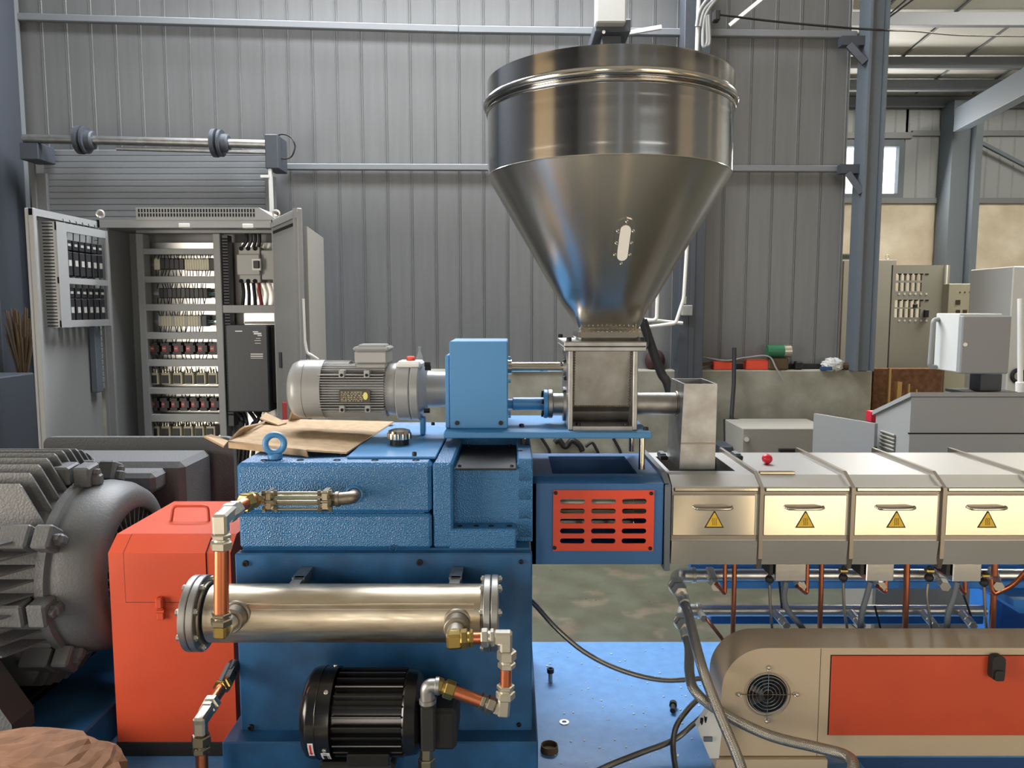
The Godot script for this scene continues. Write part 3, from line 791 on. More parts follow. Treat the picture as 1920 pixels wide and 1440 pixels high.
	# right run: cooler to the pump
	o = thing("oil_pipe", "short copper oil pipe with three elbows running from right cooler port to the pump", "pipe", P(900, 1340, 1.74))
	q = func(px, py, dd = 1.70): return P(px, py, dd)
	nz = q.call(852, 1200); elbow(o, nz + Vector3(0, 0, -0.03), nz, q.call(868, 1199), 0.02, M.brass)
	nut(o, q.call(864, 1198), q.call(888, 1197), 0.0225, M.brass)
	rod(o, [q.call(880, 1197), q.call(912, 1196)], 0.0135, M.copper)
	nut(o, q.call(902, 1196), q.call(927, 1195), 0.0215, M.zinc)
	elbow(o, q.call(925, 1195), q.call(949, 1195), q.call(949, 1222), 0.0165, M.zinc)
	nut(o, q.call(950, 1219), q.call(950, 1252), 0.0225, M.zinc)
	rod(o, [q.call(949, 1240), q.call(948, 1300)], 0.0135, M.copper)
	nut(o, q.call(948, 1310), q.call(948, 1283), 0.0225, M.zinc)
	elbow(o, q.call(946, 1305), q.call(944, 1331), q.call(925, 1324), 0.0165, M.zinc)
	nut(o, q.call(926, 1325), q.call(900, 1314), 0.0215, M.nickel)
	rod(o, [q.call(912, 1319), q.call(842, 1293)], 0.0145, M.copper)
	nut(o, q.call(852, 1296), q.call(818, 1285), 0.0215, M.brass)
	elbow(o, q.call(824, 1286), q.call(801, 1285), q.call(802, 1318), 0.0165, M.dull_steel, false)
	# lower left run with a valve
	o = thing("oil_pipe", "copper oil pipe with lever valve at lower left dropping past the orange guard", "pipe", P(378, 1440, 1.76))
	q = func(px, py, dd): return P(px, py, dd)
	m = mb(); m.bar(q.call(436, 1252, 1.99), q.call(422, 1282, 1.93), 0.03, 0.03, 0.004); m.cyl(q.call(440, 1245, 2.0), q.call(432, 1262, 1.97), 0.017, 16); put(m, "valve_body", M.black_steel, o)
	m = mb(); m.bar(q.call(430, 1243, 1.95), q.call(414, 1276, 1.91), 0.012, 0.006, 0.002); put(m, "valve_lever", M.column_grey, o)
	nut(o, q.call(424, 1280, 1.93), q.call(411, 1291, 1.9), 0.0215, M.brass)
	rod(o, [q.call(420, 1284, 1.92), q.call(394, 1322, 1.83)], 0.014, M.copper)
	nut(o, q.call(399, 1316, 1.84), q.call(387, 1333, 1.8), 0.0225, M.zinc)
	elbow(o, q.call(392, 1328, 1.81), q.call(376, 1352, 1.76), q.call(377, 1378, 1.76), 0.0165, M.zinc)
	nut(o, q.call(377, 1378, 1.76), q.call(378, 1410, 1.76), 0.0235, M.nickel)
	rod(o, [q.call(378, 1400, 1.76), q.call(380, 1530, 1.76)], 0.0145, M.copper)

func finned(m: MB, x0: float, x1: float, c: Vector3, r0: float, r1: float, count: int, w: float, a0 := 0.0, a1 := TAU):
	for i in count:
		var a := a0 + (a1 - a0) * (i + 0.5) / count
		var dd := Vector3(0, sin(a), cos(a))
		m.box(Vector3((x0 + x1) / 2, c.y, c.z) + dd * (r0 + r1) / 2, Vector3(x1 - x0, w, r1 - r0), w * 0.3, Basis(Vector3.RIGHT, Vector3(0, cos(a), -sin(a)), dd))

func pump():
	var d := 1.84
	var c := P(690, 1334, d)
	var xl := X(571, 1334, d); var xf := X(634, 1334, d); var xr := X(772, 1334, d)
	var R := 0.108
	var o := thing("oil_pump_motor", "glossy black finned pump motor with rounded fan cover at foot of the blue stand", "motor", Vector3(c.x, Y(1445, d), -d))
	var ax := Vector3.RIGHT
	var m := mb(); m.lathe([Vector2(0, 0), Vector2(R * 0.55, 0.002), Vector2(R * 0.85, 0.012), Vector2(R * 0.97, 0.022), Vector2(R, 0.033), Vector2(R, xf - xl), Vector2(R * 0.95, xf - xl), Vector2(R * 0.9, 0.05)], Vector3(xl, c.y, -d), ax, 56); put(m, "fan_cover", M.black_gloss, o)
	m = mb(); m.torus(Vector3(xl + 0.05, c.y, -d), ax, R + 0.0004, 0.0012, 56, 6); put(m, "cover_rim", M.black_gloss, o)
	m = mb(); m.cyl(Vector3(xf - 0.01, c.y, -d), Vector3(xr, c.y, -d), R * 0.8, 48); put(m, "frame", M.black_gloss, o)
	for i in 26:
		m = mb(); var a := TAU * (i + 0.5) / 26
		finned(m, xf + 0.004, xr - 0.012, Vector3(0, c.y, -d), R * 0.78, R * 0.96, 1, 0.0055, a - 0.01, a + 0.01); put(m, "fin", M.black_gloss, o)
	m = mb(); m.lathe([Vector2(0, 0), Vector2(R * 0.92, 0), Vector2(R * 0.94, 0.004), Vector2(R * 0.9, 0.03), Vector2(R * 0.7, 0.045), Vector2(0, 0.045)], Vector3(xr - 0.012, c.y, -d), ax, 48); put(m, "end_shield", M.black_gloss, o)
	m = mb(); var hx := X(820, 1345, d); m.bx(xr + 0.02, X(858, 1345, d), Y(1388, d), Y(1312, d), -d + 0.05, -d - 0.1, 0.01); m.cyl(Vector3(xr, c.y, -d), Vector3(hx, c.y, -d), 0.06, 32, 0.004); put(m, "pump_head", M.black_matt, o)
	m = mb(); var vx := X(803, 1350, 1.76); m.bx(vx - 0.017, vx + 0.017, Y(1405, 1.76), Y(1322, 1.76), -1.745, -1.79, 0.004); m.cyl(Vector3(vx, Y(1330, 1.76), -1.765), Vector3(vx, Y(1314, 1.76), -1.765), 0.019, 20); put(m, "relief_valve", M.black_matt, o)
	m = mb(); m.hexa(P(800, 1402, 1.76), P(800, 1420, 1.76), 0.017); m.hexa(P(800, 1421, 1.76), P(801, 1460, 1.76), 0.021, 0.003); put(m, "brass_union", M.nickel, o)
	m = mb(); m.cyl(P(650, 1428, 1.84), P(650, 1520, 1.84), 0.05, 24); m.bx(X(610, 1410, 1.84), X(745, 1410, 1.84), Y(1425, 1.84), Y(1405, 1.84), -1.78, -1.9, 0.006); m.bx(X(630, 1500, 1.84), X(730, 1500, 1.84), 0.30, Y(1425, 1.84), -1.79, -1.9, 0.004); put(m, "foot_bracket", M.black_matt, o)
	m = mb(); m.bx(X(652, 1410, 1.75), X(732, 1410, 1.75), Y(1422, 1.77), Y(1400, 1.77), -1.735, -1.78, 0.003); put(m, "terminal_plate", M.black_gloss, o)
	# stickers wrapped on the fan cover
	var onc := func(px: float, a: float, rr := R + 0.0006) -> Vector3: return Vector3(X(px, 1334, d - 0.09), c.y + sin(a) * rr, -d + cos(a) * rr)
	m = mb(); wrap_on(m, xl + 0.034, xl + 0.047, c, -0.62, -0.2, R + 0.0008); put(m, "arrow_sticker", M.white, o, "white sticker with red arrow")
	m = mb(); wrap_on(m, xl + 0.038, xl + 0.0425, c, -0.5, -0.24, R + 0.0014)
	for s in 1: m.tri(p_on(xl + 0.0353, c, -0.49, R + 0.0014), p_on(xl + 0.0457, c, -0.49, R + 0.0014), p_on(xl + 0.0403, c, -0.59, R + 0.0014), Vector3.BACK, Vector3.BACK, Vector3.BACK)
	put(m, "red_arrow", M.red, o)
	m = mb(); wrap_on(m, xf - 0.022, xf - 0.001, c, -0.85, -0.5, R + 0.0008); put(m, "data_sticker", M.white, o, "white sticker with black square")
	m = mb(); wrap_on(m, xf - 0.0175, xf - 0.008, c, -0.82, -0.61, R + 0.0014); wrap_on(m, xf - 0.017, xf - 0.006, c, -0.56, -0.54, R + 0.0014); wrap_on(m, xf - 0.0055, xf - 0.004, c, -0.8, -0.61, R + 0.0014); put(m, "print", M.sign_black, o)
	for a in [-0.42, 0.9, 1.9]:
		screw(o, p_on(xf - 0.012, c, a, R - 0.001), Vector3(0, sin(a), cos(a)), 0.0055, 0.004, M.zinc)

func p_on(x: float, c: Vector3, a: float, r: float) -> Vector3: return Vector3(x, c.y + sin(a) * r, c.z + cos(a) * r)
func wrap_on(m: MB, x0: float, x1: float, c: Vector3, a0: float, a1: float, r: float):
	for i in 8:
		var a := lerpf(a0, a1, i / 8.0); var b := lerpf(a0, a1, (i + 1) / 8.0)
		var na := Vector3(0, sin(a), cos(a)); var nb := Vector3(0, sin(b), cos(b))
		m.tri(p_on(x0, c, a, r), p_on(x1, c, a, r), p_on(x1, c, b, r), na, na, nb); m.tri(p_on(x0, c, a, r), p_on(x1, c, b, r), p_on(x0, c, b, r), na, nb, nb)

func coupling_guard():
	var d := 2.16
	var x0 := X(203, 1045, d); var x1 := X(432, 1045, d)
	var yt := Y(1001, d + 0.055); var ys := Y(1037, d); var yb := Y(1391, d)
	var zb := -2.6
	var o := thing("coupling_guard", "orange red sheet metal coupling guard box between grey motor and blue gearbox", "machine guard", Vector3((x0 + x1) / 2, yb, -2.4))
	var prof := func(dx: float, y0: float) -> PackedVector2Array: return PackedVector2Array([Vector2(-d + dx, y0), Vector2(-d + dx, ys), Vector2(-d - 0.055, yt + dx * 0.6), Vector2(zb, yt + dx * 0.6), Vector2(zb - 0.04, ys), Vector2(zb - 0.04, y0)])
	var m := mb(); m.prism(prof.call(0.0, yb), Vector3(x1, 0, 0), Vector3.BACK, Vector3.UP, -(x0 - x1) * -1.0 if false else x0 - x1); put(m, "body", M.orange, o)
	var xa := X(233, 1045, d); var xb := X(386, 1045, d); var yd := Y(1128, d)
	m = mb()
	var dp := PackedVector2Array([Vector2(-d + 0.003, yd), Vector2(-d + 0.003, ys + 0.0005), Vector2(-d - 0.053, yt + 0.0015), Vector2(-d - 0.06, yt + 0.0015), Vector2(-d - 0.06, yd)])
	m.prism(dp, Vector3(xb, 0, 0), Vector3.BACK, Vector3.UP, xa - xb)
	var door := put(m, "door", M.orange, o)
	m = mb(); var g := 0.0022
	var z := -d + 0.0009
	m.bx(xa - g, xa, yd - g, ys, z, z - 0.003); m.bx(xb, xb + g, yd - g, ys, z, z - 0.003); m.bx(xa, xb, yd - g, yd, z, z - 0.003)
	var z2 := Vector3(0, yt - ys, -0.055)
	for xx in [xa - g / 2, xb + g / 2]: m.bar(Vector3(xx, ys, z), Vector3(xx, ys, z) + z2, g, 0.002)
	put(m, "door_gap", M.hole_black, o)
	var lx := X(304, 1135, d)
	m = mb(); m.bx(lx - 0.011, lx + 0.010, Y(1137, d), Y(1117, d), -d + 0.022, -d - 0.0, 0.004); m.bx(lx - 0.012, lx + 0.008, Y(1160, d), Y(1137, d), -d + 0.012, -d, 0.002); m.cyl(Vector3(lx - 0.01, Y(1143, d), -d + 0.014), Vector3(lx + 0.012, Y(1143, d), -d + 0.014), 0.005, 12); put(m, "latch", M.orange, o)
	m = mb()
	var h0 := G(320, 977, yt); var h1 := G(390, 977, yt)
	m.tube(fillet([h0 + Vector3(0, -0.01, 0), h0 + Vector3(0.006, 0.046, -0.01), h1 + Vector3(-0.003, 0.046, -0.01), h1 + Vector3(0.003, -0.01, 0)], 0.014), 0.0048, 12); put(m, "handle", M.orange, o)
	m = mb(); m.bx(X(220, 1440, d), x1 + 0.02, 0.30, yb, -d - 0.0, zb, 0.003); put(m, "pedestal", M.black_matt, o)

func main_motor():
	var c := Vector3(0, 0.80, -2.42)
	var xe := -1.17; var xf := -1.36
	var o := thing("main_motor", "big dark grey cast iron drive motor with long cooling fins at left edge", "motor", Vector3(-1.9, 0.30, -2.42))
	var ax := Vector3.RIGHT
	var R := 0.275
	var m := mb(); m.cyl(Vector3(-2.75, c.y, c.z), Vector3(xf, c.y, c.z), R - 0.005, 72); put(m, "frame", M.motor_grey, o)
	m = mb(); m.lathe([Vector2(R - 0.03, -0.012), Vector2(R + 0.006, -0.012), Vector2(R + 0.006, 0.014), Vector2(R - 0.008, 0.02), Vector2(R - 0.005, 0.05), Vector2(R - 0.012, 0.10), Vector2(R - 0.03, 0.135), Vector2(R - 0.05, 0.147), Vector2(0.185, 0.15), Vector2(0.18, 0.147), Vector2(0.178, 0.06), Vector2(0.1, 0.06)], Vector3(xf, c.y, c.z), ax, 72); put(m, "end_shield", M.motor_grey, o)
	for i in 34:
		m = mb(); var a := TAU * i / 34
		var dd := Vector3(0, sin(a), cos(a))
		m.box(Vector3(xf + 0.10, c.y, c.z) + dd * 0.15, Vector3(0.08, 0.006, 0.07), 0.0, Basis(Vector3.RIGHT, Vector3(0, cos(a), -sin(a)), dd)); put(m, "vent_bar", M.motor_grey, o)
	m = mb(); m.lathe([Vector2(0.03, 0.05), Vector2(0.125, 0.05), Vector2(0.135, 0.10), Vector2(0.13, 0.13), Vector2(0.11, 0.14), Vector2(0.0, 0.14)], Vector3(xf, c.y, c.z), ax, 48); put(m, "bearing_cap", M.motor_grey, o)
	m = mb(); m.cyl(Vector3(xf + 0.1, c.y, c.z), Vector3(-1.115, c.y, c.z), 0.035, 24); put(m, "shaft", M.dull_steel, o)
	m = mb(); var gp := Vector3(xf + 0.12, c.y + 0.135, c.z + 0.03); m.hexa(gp, gp + Vector3(0, 0.012, 0), 0.009); m.cyl(gp, gp + Vector3(0, 0.026, 0), 0.005, 10); m.ball(gp + Vector3(0, 0.027, 0), 0.006, 10); put(m, "grease_nipple", M.zinc, o)
	# fins
	var fin := func(off: float, top: bool, sgn: float):
		var hh := sqrt(maxf(0.40 * 0.40 - off * off * 1.15, 0.0)) - 0.03
		var b0 := sqrt(maxf((R - 0.012) * (R - 0.012) - off * off, 0.0))
		var sl := (hh - b0) * 0.42
		var pr := PackedVector2Array([Vector2(-2.75, b0), Vector2(xf - 0.012, b0), Vector2(xf - 0.022 - sl, hh - 0.008), Vector2(xf - 0.03 - sl, hh), Vector2(-2.75, hh)])
		var q := mb()
		if top: q.prism(pr, Vector3(0, c.y, c.z + off - 0.003), Vector3.RIGHT, Vector3(0, sgn, 0), 0.006 * sgn)
		else: q.prism(pr, Vector3(0, c.y + off - 0.003, c.z), Vector3.RIGHT, Vector3(0, 0, 1), -0.006)
		put(q, "fin", M.motor_grey, o)
	for i in 11: fin.call(-0.2 + 0.04 * i, true, 1.0)
	for i in 11: fin.call(-0.2 + 0.04 * i, true, -1.0)
	for i in 9: fin.call(-0.16 + 0.04 * i, false, 1.0)
	# lugs round the joint
	for adeg in [112.0, 84.0, 32.0, -8.0, -50.0, 148.0]:
		var a := deg_to_rad(adeg)
		var dd := Vector3(0, sin(a), cos(a))
		var bs := Basis(Vector3.RIGHT, Vector3(0, cos(a), -sin(a)), dd)
		m = mb(); m.box(Vector3(xf - 0.062, c.y, c.z) + dd * (R + 0.028), Vector3(0.085, 0.07, 0.06), 0.006, bs)
		var lug := put(m, "frame_lug", M.motor_grey, o)
		m = mb(); m.box(Vector3(xf + 0.018, c.y, c.z) + dd * (R + 0.024), Vector3(0.052, 0.07, 0.066), 0.006, bs); m.box(Vector3(xf + 0.05, c.y, c.z) + dd * (R + 0.01), Vector3(0.03, 0.034, 0.04), 0.008, bs); put(m, "shield_lug", M.motor_grey, o)
		m = mb(); var bp: Vector3 = Vector3(xf + 0.044, c.y, c.z) + dd * (R + 0.032); m.hexa(bp, bp + Vector3(0.016, 0, 0), 0.013, 0.002); put(m, "bolt", M.motor_grey, o)
	# terminal box on the far side and back plate
	m = mb(); m.bx(-1.75, -1.18, 0.72, 1.07, -2.72, -2.98, 0.02); put(m, "terminal_box", M.motor_grey, o)
	m = mb(); m.prism(rrect(-1.85, 0.6, -1.10, 1.115, 0.03), Vector3(0, 0, -3.03), Vector3.RIGHT, Vector3.UP, 0.03); put(m, "box_cover", M.motor_grey, o)
	m = mb(); m.bx(-1.45, -1.24, 0.98, 1.05, -2.62, -2.75, 0.015); put(m, "lifting_block", M.motor_grey, o)
	# feet
	m = mb()
	for z in [-2.1, -2.74]: m.prism(PackedVector2Array([Vector2(-2.7, 0.41), Vector2(-1.40, 0.41), Vector2(-1.40, 0.46), Vector2(-1.5, 0.62), Vector2(-2.7, 0.62)]), Vector3(0, 0, z - 0.05), Vector3.RIGHT, Vector3.UP, 0.1)
	put(m, "foot", M.motor_grey, o)
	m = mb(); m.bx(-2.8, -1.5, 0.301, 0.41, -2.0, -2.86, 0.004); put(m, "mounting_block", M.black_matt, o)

const FC := -2.45     # feeder axis plane (z)
func feeder():
	# base plate on posts
	var y1 := 1.252; var y0 := Y(822, 2.27)
	var x0 := X(832, 815, 2.27); var x1 := X(1222, 815, 2.27)
	var o := thing("feeder_stand", "blue steel feeder base plate standing on bright posts above gearbox and bell housing", "base plate", Vector3((x0 + x1) / 2, y0, -2.45))
	var m := mb(); m.bx(x0, x1, y0, y1, -2.27, -2.64, 0.002); put(m, "plate", M.blue_panel, o)
	for q in [[1203, 880, 2.31, 0.0095], [1184, 846, 2.57, 0.0095], [983, 832, 2.33, 0.007]]:
		m = mb(); var b := P(q[0], q[1], q[2]); if q[0] == 983: b.y = GT
		m.cyl(b, Vector3(b.x, y0, b.z), q[3], 20); put(m, "post", M.chrome, o)
	for q in [[978, 800], [1211, 806], [852, 800]]: screw(o, G(q[0], q[1], y1), Vector3.UP, 0.008, 0.009)
	m = mb(); var hp := P(982, 824, 2.31); m.hexa(hp, hp + Vector3(0, -0.014, 0), 0.01); put(m, "hex_nut", M.black_steel, o)
	# blue gear case
	var gx0 := X(843, 720, 2.34); var gx1 := X(952, 720, 2.34); var gy1 := Y(640, 2.34)
	o = thing("feeder_gear_case", "plain light blue rectangular feeder gear case beside the grey feeder motor", "gear case", Vector3((gx0 + gx1) / 2, y1, FC))
	m = mb(); m.bx(gx0, gx1, y1, gy1, -2.34, -2.57, 0.003); put(m, "case", M.blue_panel, o)
	m = mb(); m.bx(gx0 - 0.014, gx0, y1, Y(666, 2.36), -2.35, -2.56, 0.003); put(m, "back_plate", M.blue_panel, o)
	for q in [[857, 793], [939, 793]]: screw(o, P(q[0], q[1], 2.34), Vector3.BACK, 0.007, 0.004)
	for q in [672, 714, 772, 780]: screw(o, P(953, q, 2.36), Vector3.RIGHT, 0.006, 0.008, M.blue_panel)
	# upper tie tube and lower coupling
	var zt := -2.45
	m = mb(); var ya := Y(688, 2.45); m.cyl(Vector3(gx1, ya, zt), Vector3(X(1064, 688, 2.45), ya, zt), 0.0155, 28); m.cyl(Vector3(gx1, ya, zt), Vector3(gx1 + 0.012, ya, zt), 0.024, 20)
	solo(m, "tie_tube", M.chrome, "polished tube joining blue gear case to top of steel feeder trough", "tube")
	var yl := Y(757, 2.45)
	o = thing("feeder_coupling", "blue shaft sleeve with bolted round flange between gear case and feeder trough", "coupling", Vector3(X(1000, 757, 2.45), yl - 0.05, zt))
	m = mb(); m.cyl(Vector3(gx1, yl, zt), Vector3(gx1 + 0.02, yl, zt), 0.016, 20); m.cyl(Vector3(gx1 + 0.015, yl, zt), Vector3(X(1020, 757, 2.45), yl, zt), 0.0205, 28, 0.001); put(m, "sleeve", M.blue_panel, o)
	m = mb(); m.cyl(P(1019, 757, 2.45), P(1027, 757, 2.45), 0.046, 36, 0.002); put(m, "flange", M.blue_panel, o)
	m = mb(); m.cyl(P(1027.5, 757, 2.45), P(1036, 757, 2.45), 0.046, 36, 0.002); put(m, "flange", M.dull_steel, o)
	for i in 6:
		var a := TAU * i / 6 + 0.3; var p := P(1015, 757, 2.45) + Vector3(0, sin(a), cos(a)) * 0.037
		m = mb(); m.hexa(p, p + Vector3(0.008, 0, 0), 0.008); put(m, "bolt", M.black_steel, o)
	m = mb(); m.cyl(P(1035, 757, 2.45), P(1075, 757, 2.45), 0.034, 32); put(m, "barrel_end", M.dull_steel, o)
	# trough
	var tx0 := X(1066, 720, 2.31); var tx1 := X(1196, 720, 2.31); var ty1 := Y(650, 2.3)
	o = thing("feed_trough", "welded stainless feed trough with square top flange under the hopper", "feed trough", Vector3((tx0 + tx1) / 2, y1, FC))
	for s in [[tx0, tx0 + 0.014], [tx1 - 0.014, tx1]]:
		m = mb(); m.bx(s[0], s[1], y1, ty1, -2.31, -2.60, 0.002); put(m, "end_plate", M.dull_steel, o)
	m = mb(); m.bx(tx0 + 0.014, tx1 - 0.014, y1, y1 + 0.012, -2.31, -2.60); m.bx(tx0 + 0.02, tx1 - 0.02, y1 + 0.012, y1 + 0.03, -2.45, -2.47); put(m, "bottom_plate", M.dull_steel, o)
	var yw := Y(762, 2.36)
	m = mb(); m.prism(PackedVector2Array([Vector2(-2.33, ty1), Vector2(-2.365, yw), Vector2(-2.38, yw - 0.012), Vector2(-2.39, yw - 0.02), Vector2(-2.51, yw - 0.02), Vector2(-2.56, ty1)]), Vector3(tx1 - 0.013, 0, 0), Vector3.BACK, Vector3.UP, tx0 - tx1 + 0.026); put(m, "hopper_body", M.dull_steel, o)
	m = mb(); m.cyl(Vector3(tx0 + 0.013, yl, zt), Vector3(tx1 - 0.013, yl, zt), 0.062, 40); put(m, "screw_barrel", M.dull_steel, o)
	m = mb()
	for i in 22:
		m.ball(Vector3(tx0 + 0.019, lerpf(yw, ty1 - 0.01, i / 21.0), lerpf(-2.363, -2.331, i / 21.0)), 0.004, 8); m.ball(Vector3(tx1 - 0.019, lerpf(yw, ty1 - 0.01, i / 21.0), lerpf(-2.363, -2.331, i / 21.0)), 0.004, 8)
	for i in 30: m.ball(Vector3(lerpf(tx0 + 0.02, tx1 - 0.02, i / 29.0), yw, -2.364), 0.0035, 8)
	put(m, "weld_seam", M.weld, o)
	var fy := Y(641, 2.285)
	m = mb(); m.bx(X(1058, 645, 2.285), X(1213, 645, 2.285), fy - 0.014, fy, -2.285, -2.615, 0.002); put(m, "top_flange", M.dull_steel, o)
	m = mb(); m.bx(X(1058, 645, 2.285), X(1213, 645, 2.285), fy - 0.0285, fy - 0.0145, -2.29, -2.61, 0.002); put(m, "lower_flange", M.dull_steel, o)
	for q in [[1067, 636], [1203, 636], [1051, 629], [1190, 629]]: screw(o, G(q[0], q[1] + 4, fy), Vector3.UP, 0.008, 0.012)
	for q in [[1084, 797], [1174, 797]]: screw(o, G(q[0], q[1], y1 + 0.012), Vector3.UP, 0.008, 0.008)
	for q in [[678, 0.03], [735, 0.03], [708, 0.05]]: screw(o, Vector3(tx0, Y(q[0], 2.42), -2.45 + q[1]), Vector3.LEFT, 0.007, 0.009)
	m = mb(); m.cyl(Vector3(tx0 - 0.008, ya, zt), Vector3(tx0, ya, zt), 0.04, 32); m.cyl(Vector3(tx0 - 0.008, yl, zt), Vector3(tx0, yl, zt), 0.055, 32); put(m, "boss_plate", M.dull_steel, o)
	# discharge tube and chute
	var cx0 := X(1281, 800, 2.355); var cx1 := X(1343, 800, 2.355)
	o = thing("discharge_chute", "welded square stainless discharge chute dropping into first barrel opening with round inlet tube", "chute", Vector3((cx0 + cx1) / 2, Y(877, 2.35), FC))
	m = mb(); m.cyl(Vector3(tx1, yl, zt), Vector3(cx0 + 0.01, yl, zt), 0.036, 40); put(m, "inlet_tube", M.dull_steel, o)
	var ct := Y(720, 2.355); var cb := Y(880, 2.355)
	var t := 0.005
	for q in [[-2.355, "front_plate"], [-2.545, "back_plate"]]:
		m = mb(); m.prism(PackedVector2Array([Vector2(cx0, ct), Vector2(cx1, ct), Vector2(cx1 - 0.001, cb), Vector2(cx0 - 0.009, cb)]), Vector3(0, 0, q[0]), Vector3.RIGHT, Vector3.UP, -t); put(m, q[1], M.dull_steel, o)
	for q in [[cx0, -0.009], [cx1 - t, -0.001]]:
		m = mb(); m.prism(PackedVector2Array([Vector2(q[0], ct), Vector2(q[0] + t, ct), Vector2(q[0] + t + q[1], cb), Vector2(q[0] + q[1], cb)]), Vector3(0, 0, -2.356), Vector3.RIGHT, Vector3.UP, -0.19); put(m, "side_plate", M.dull_steel, o)
	m = mb(); m.torus(Vector3(cx0 - 0.002, yl, zt), Vector3.RIGHT, 0.037, 0.0045, 32, 8); put(m, "weld_ring", M.weld, o)
	m = mb(); m.bx(cx0 - 0.006, cx1, Y(833, 2.355), Y(830, 2.355), -2.354, -2.3535); put(m, "weld_line", M.weld, o)
	hopper(fy)
	feeder_motor(gx0 - 0.014)

func hopper(fy: float):
	var c := Vector3(X(1136, 640, 2.45), fy, -2.45)
	var o := thing("hopper", "tall polished stainless conical hopper with rolled rim and slotted sight window", "hopper", c)
	var R := 0.374
	var yj := 2.025; var yr := 2.305
	var w := 0.004
	var m := mb()
	m.lathe([Vector2(R, yj - fy), Vector2(R, 2.215 - fy)], c, Vector3.UP, 128)
	m.lathe([Vector2(R + 0.001, 2.25 - fy), Vector2(R + 0.001, yr - fy), Vector2(R - w, yr - fy), Vector2(R - w, yj - fy)], c, Vector3.UP, 128); put(m, "cylinder_wall", M.stainless, o)
	m = mb()
	m.torus(c + Vector3(0, 2.238 - fy, 0), Vector3.UP, R + 0.001, 0.0125, 128, 14); m.torus(c + Vector3(0, 2.216 - fy, 0), Vector3.UP, R - 0.001, 0.0065, 128, 10); put(m, "rolled_bead", M.stainless, o)
	# cone down to a squarish throat
	m = mb()
	var seg := 96; var st := 24
	var pos := func(i: int, k: int, off: float) -> Vector3:
		var t := float(i) / st
		var a := TAU * k / seg
		var rr := lerpf(R, 0.098, t) - off
		var ca := cos(a); var sa := sin(a)
		var sq := 1.0 / maxf(absf(ca), absf(sa)) * 0.92
		var s := lerpf(1.0, minf(sq, 1.22), smoothstep(0.8, 1.0, t))
		return c + Vector3(ca * rr * s, lerpf(yj - fy, 0.035, t), sa * rr * s)
	for i in st:
		for k in seg:
			for off in [0.0, 0.004]:
				var A: Vector3 = pos.call(i, k, off); var B: Vector3 = pos.call(i, k + 1, off); var C: Vector3 = pos.call(i + 1, k + 1, off); var D: Vector3 = pos.call(i + 1, k, off)
				var nr := func(ii: int, kk: int) -> Vector3:
					var nn: Vector3 = (pos.call(ii, kk + 1, 0.0) - pos.call(ii, kk - 1, 0.0)).cross(pos.call(mini(ii + 1, st), kk, 0.0) - pos.call(maxi(ii - 1, 0), kk, 0.0)).normalized()
					var rd := Vector3(cos(TAU * kk / seg), 0, sin(TAU * kk / seg))
					if nn.dot(rd) < 0: nn = -nn
					return nn * (1.0 if off == 0.0 else -1.0)
				var a0: Vector3 = nr.call(i, k); var a1: Vector3 = nr.call(i, k + 1); var a2: Vector3 = nr.call(i + 1, k + 1); var a3: Vector3 = nr.call(i + 1, k)
				m.tri(A, B, C, a0, a1, a2); m.tri(A, C, D, a0, a2, a3)
	put(m, "cone", M.stainless_cone, o)
	m = mb(); m.bx(c.x - 0.098, c.x + 0.098, fy, fy + 0.037, c.z - 0.105, c.z + 0.105, 0.01); put(m, "throat_collar", M.chrome, o)
	m = mb()
	for i in 14: m.ball(Vector3(c.x - 0.09 + 0.18 * i / 13.0, fy + 0.036, c.z + 0.104), 0.003, 8, 0.7)
	put(m, "weld_seam", M.chrome, o)
	m = mb(); m.torus(c + Vector3(0, yj - fy, 0), Vector3.UP, R - 0.001, 0.0025, 128, 6); put(m, "joint_weld", M.stainless, o)
	# sight window on the cone
	var ang := deg_to_rad(86.0)
	var at := func(t: float, lift: float) -> Vector3:
		var rr := lerpf(R, 0.098, t)
		var sl := Vector2(yj - fy - 0.035, R - 0.098).normalized()   # outward normal (r, y): r grows upward
		return c + Vector3(cos(ang) * (rr + sl.x * lift), lerpf(yj - fy, 0.035, t) - sl.y * lift, sin(ang) * (rr + sl.x * lift))
	var top: Vector3 = at.call(0.335, 0.0); var bot: Vector3 = at.call(0.60, 0.0)
	var up := (top - bot).normalized(); var right := Vector3(sin(ang), 0, -cos(ang)); var out := right.cross(up).normalized()
	var mid := (top + bot) * 0.5
	var L := top.distance_to(bot)
	m = mb(); m.prism(slot_v(0.058, L + 0.006), mid + out * 0.0005, right, up, 0.004); var wn := put(m, "window_flange", M.stainless_cone, o)
	m = mb(); m.prism(slot_v(0.030, L - 0.035), mid + out * 0.004, right, up, 0.003); put(m, "sight_window", M.white, wn, "frosted sight window")
	for q in [[0, 0.5], [-0.022, 0.28], [0.022, 0.28], [-0.022, 0.0], [0.022, 0.0], [-0.022, -0.28], [0.022, -0.28], [0, -0.5]]:
		m = mb(); m.lathe([Vector2(0, 0), Vector2(0.005, 0), Vector2(0.0045, 0.003), Vector2(0.002, 0.005), Vector2(0, 0.005)], mid + out * 0.0045 + right * q[0] + up * (q[1] * (L - 0.014)), out, 12); put(m, "screw", M.chrome, wn)

func slot_v(w: float, h: float) -> PackedVector2Array:
	var o := PackedVector2Array()
	for p in slot(Vector2(), h, w): o.append(Vector2(-p.y, p.x))
	return o

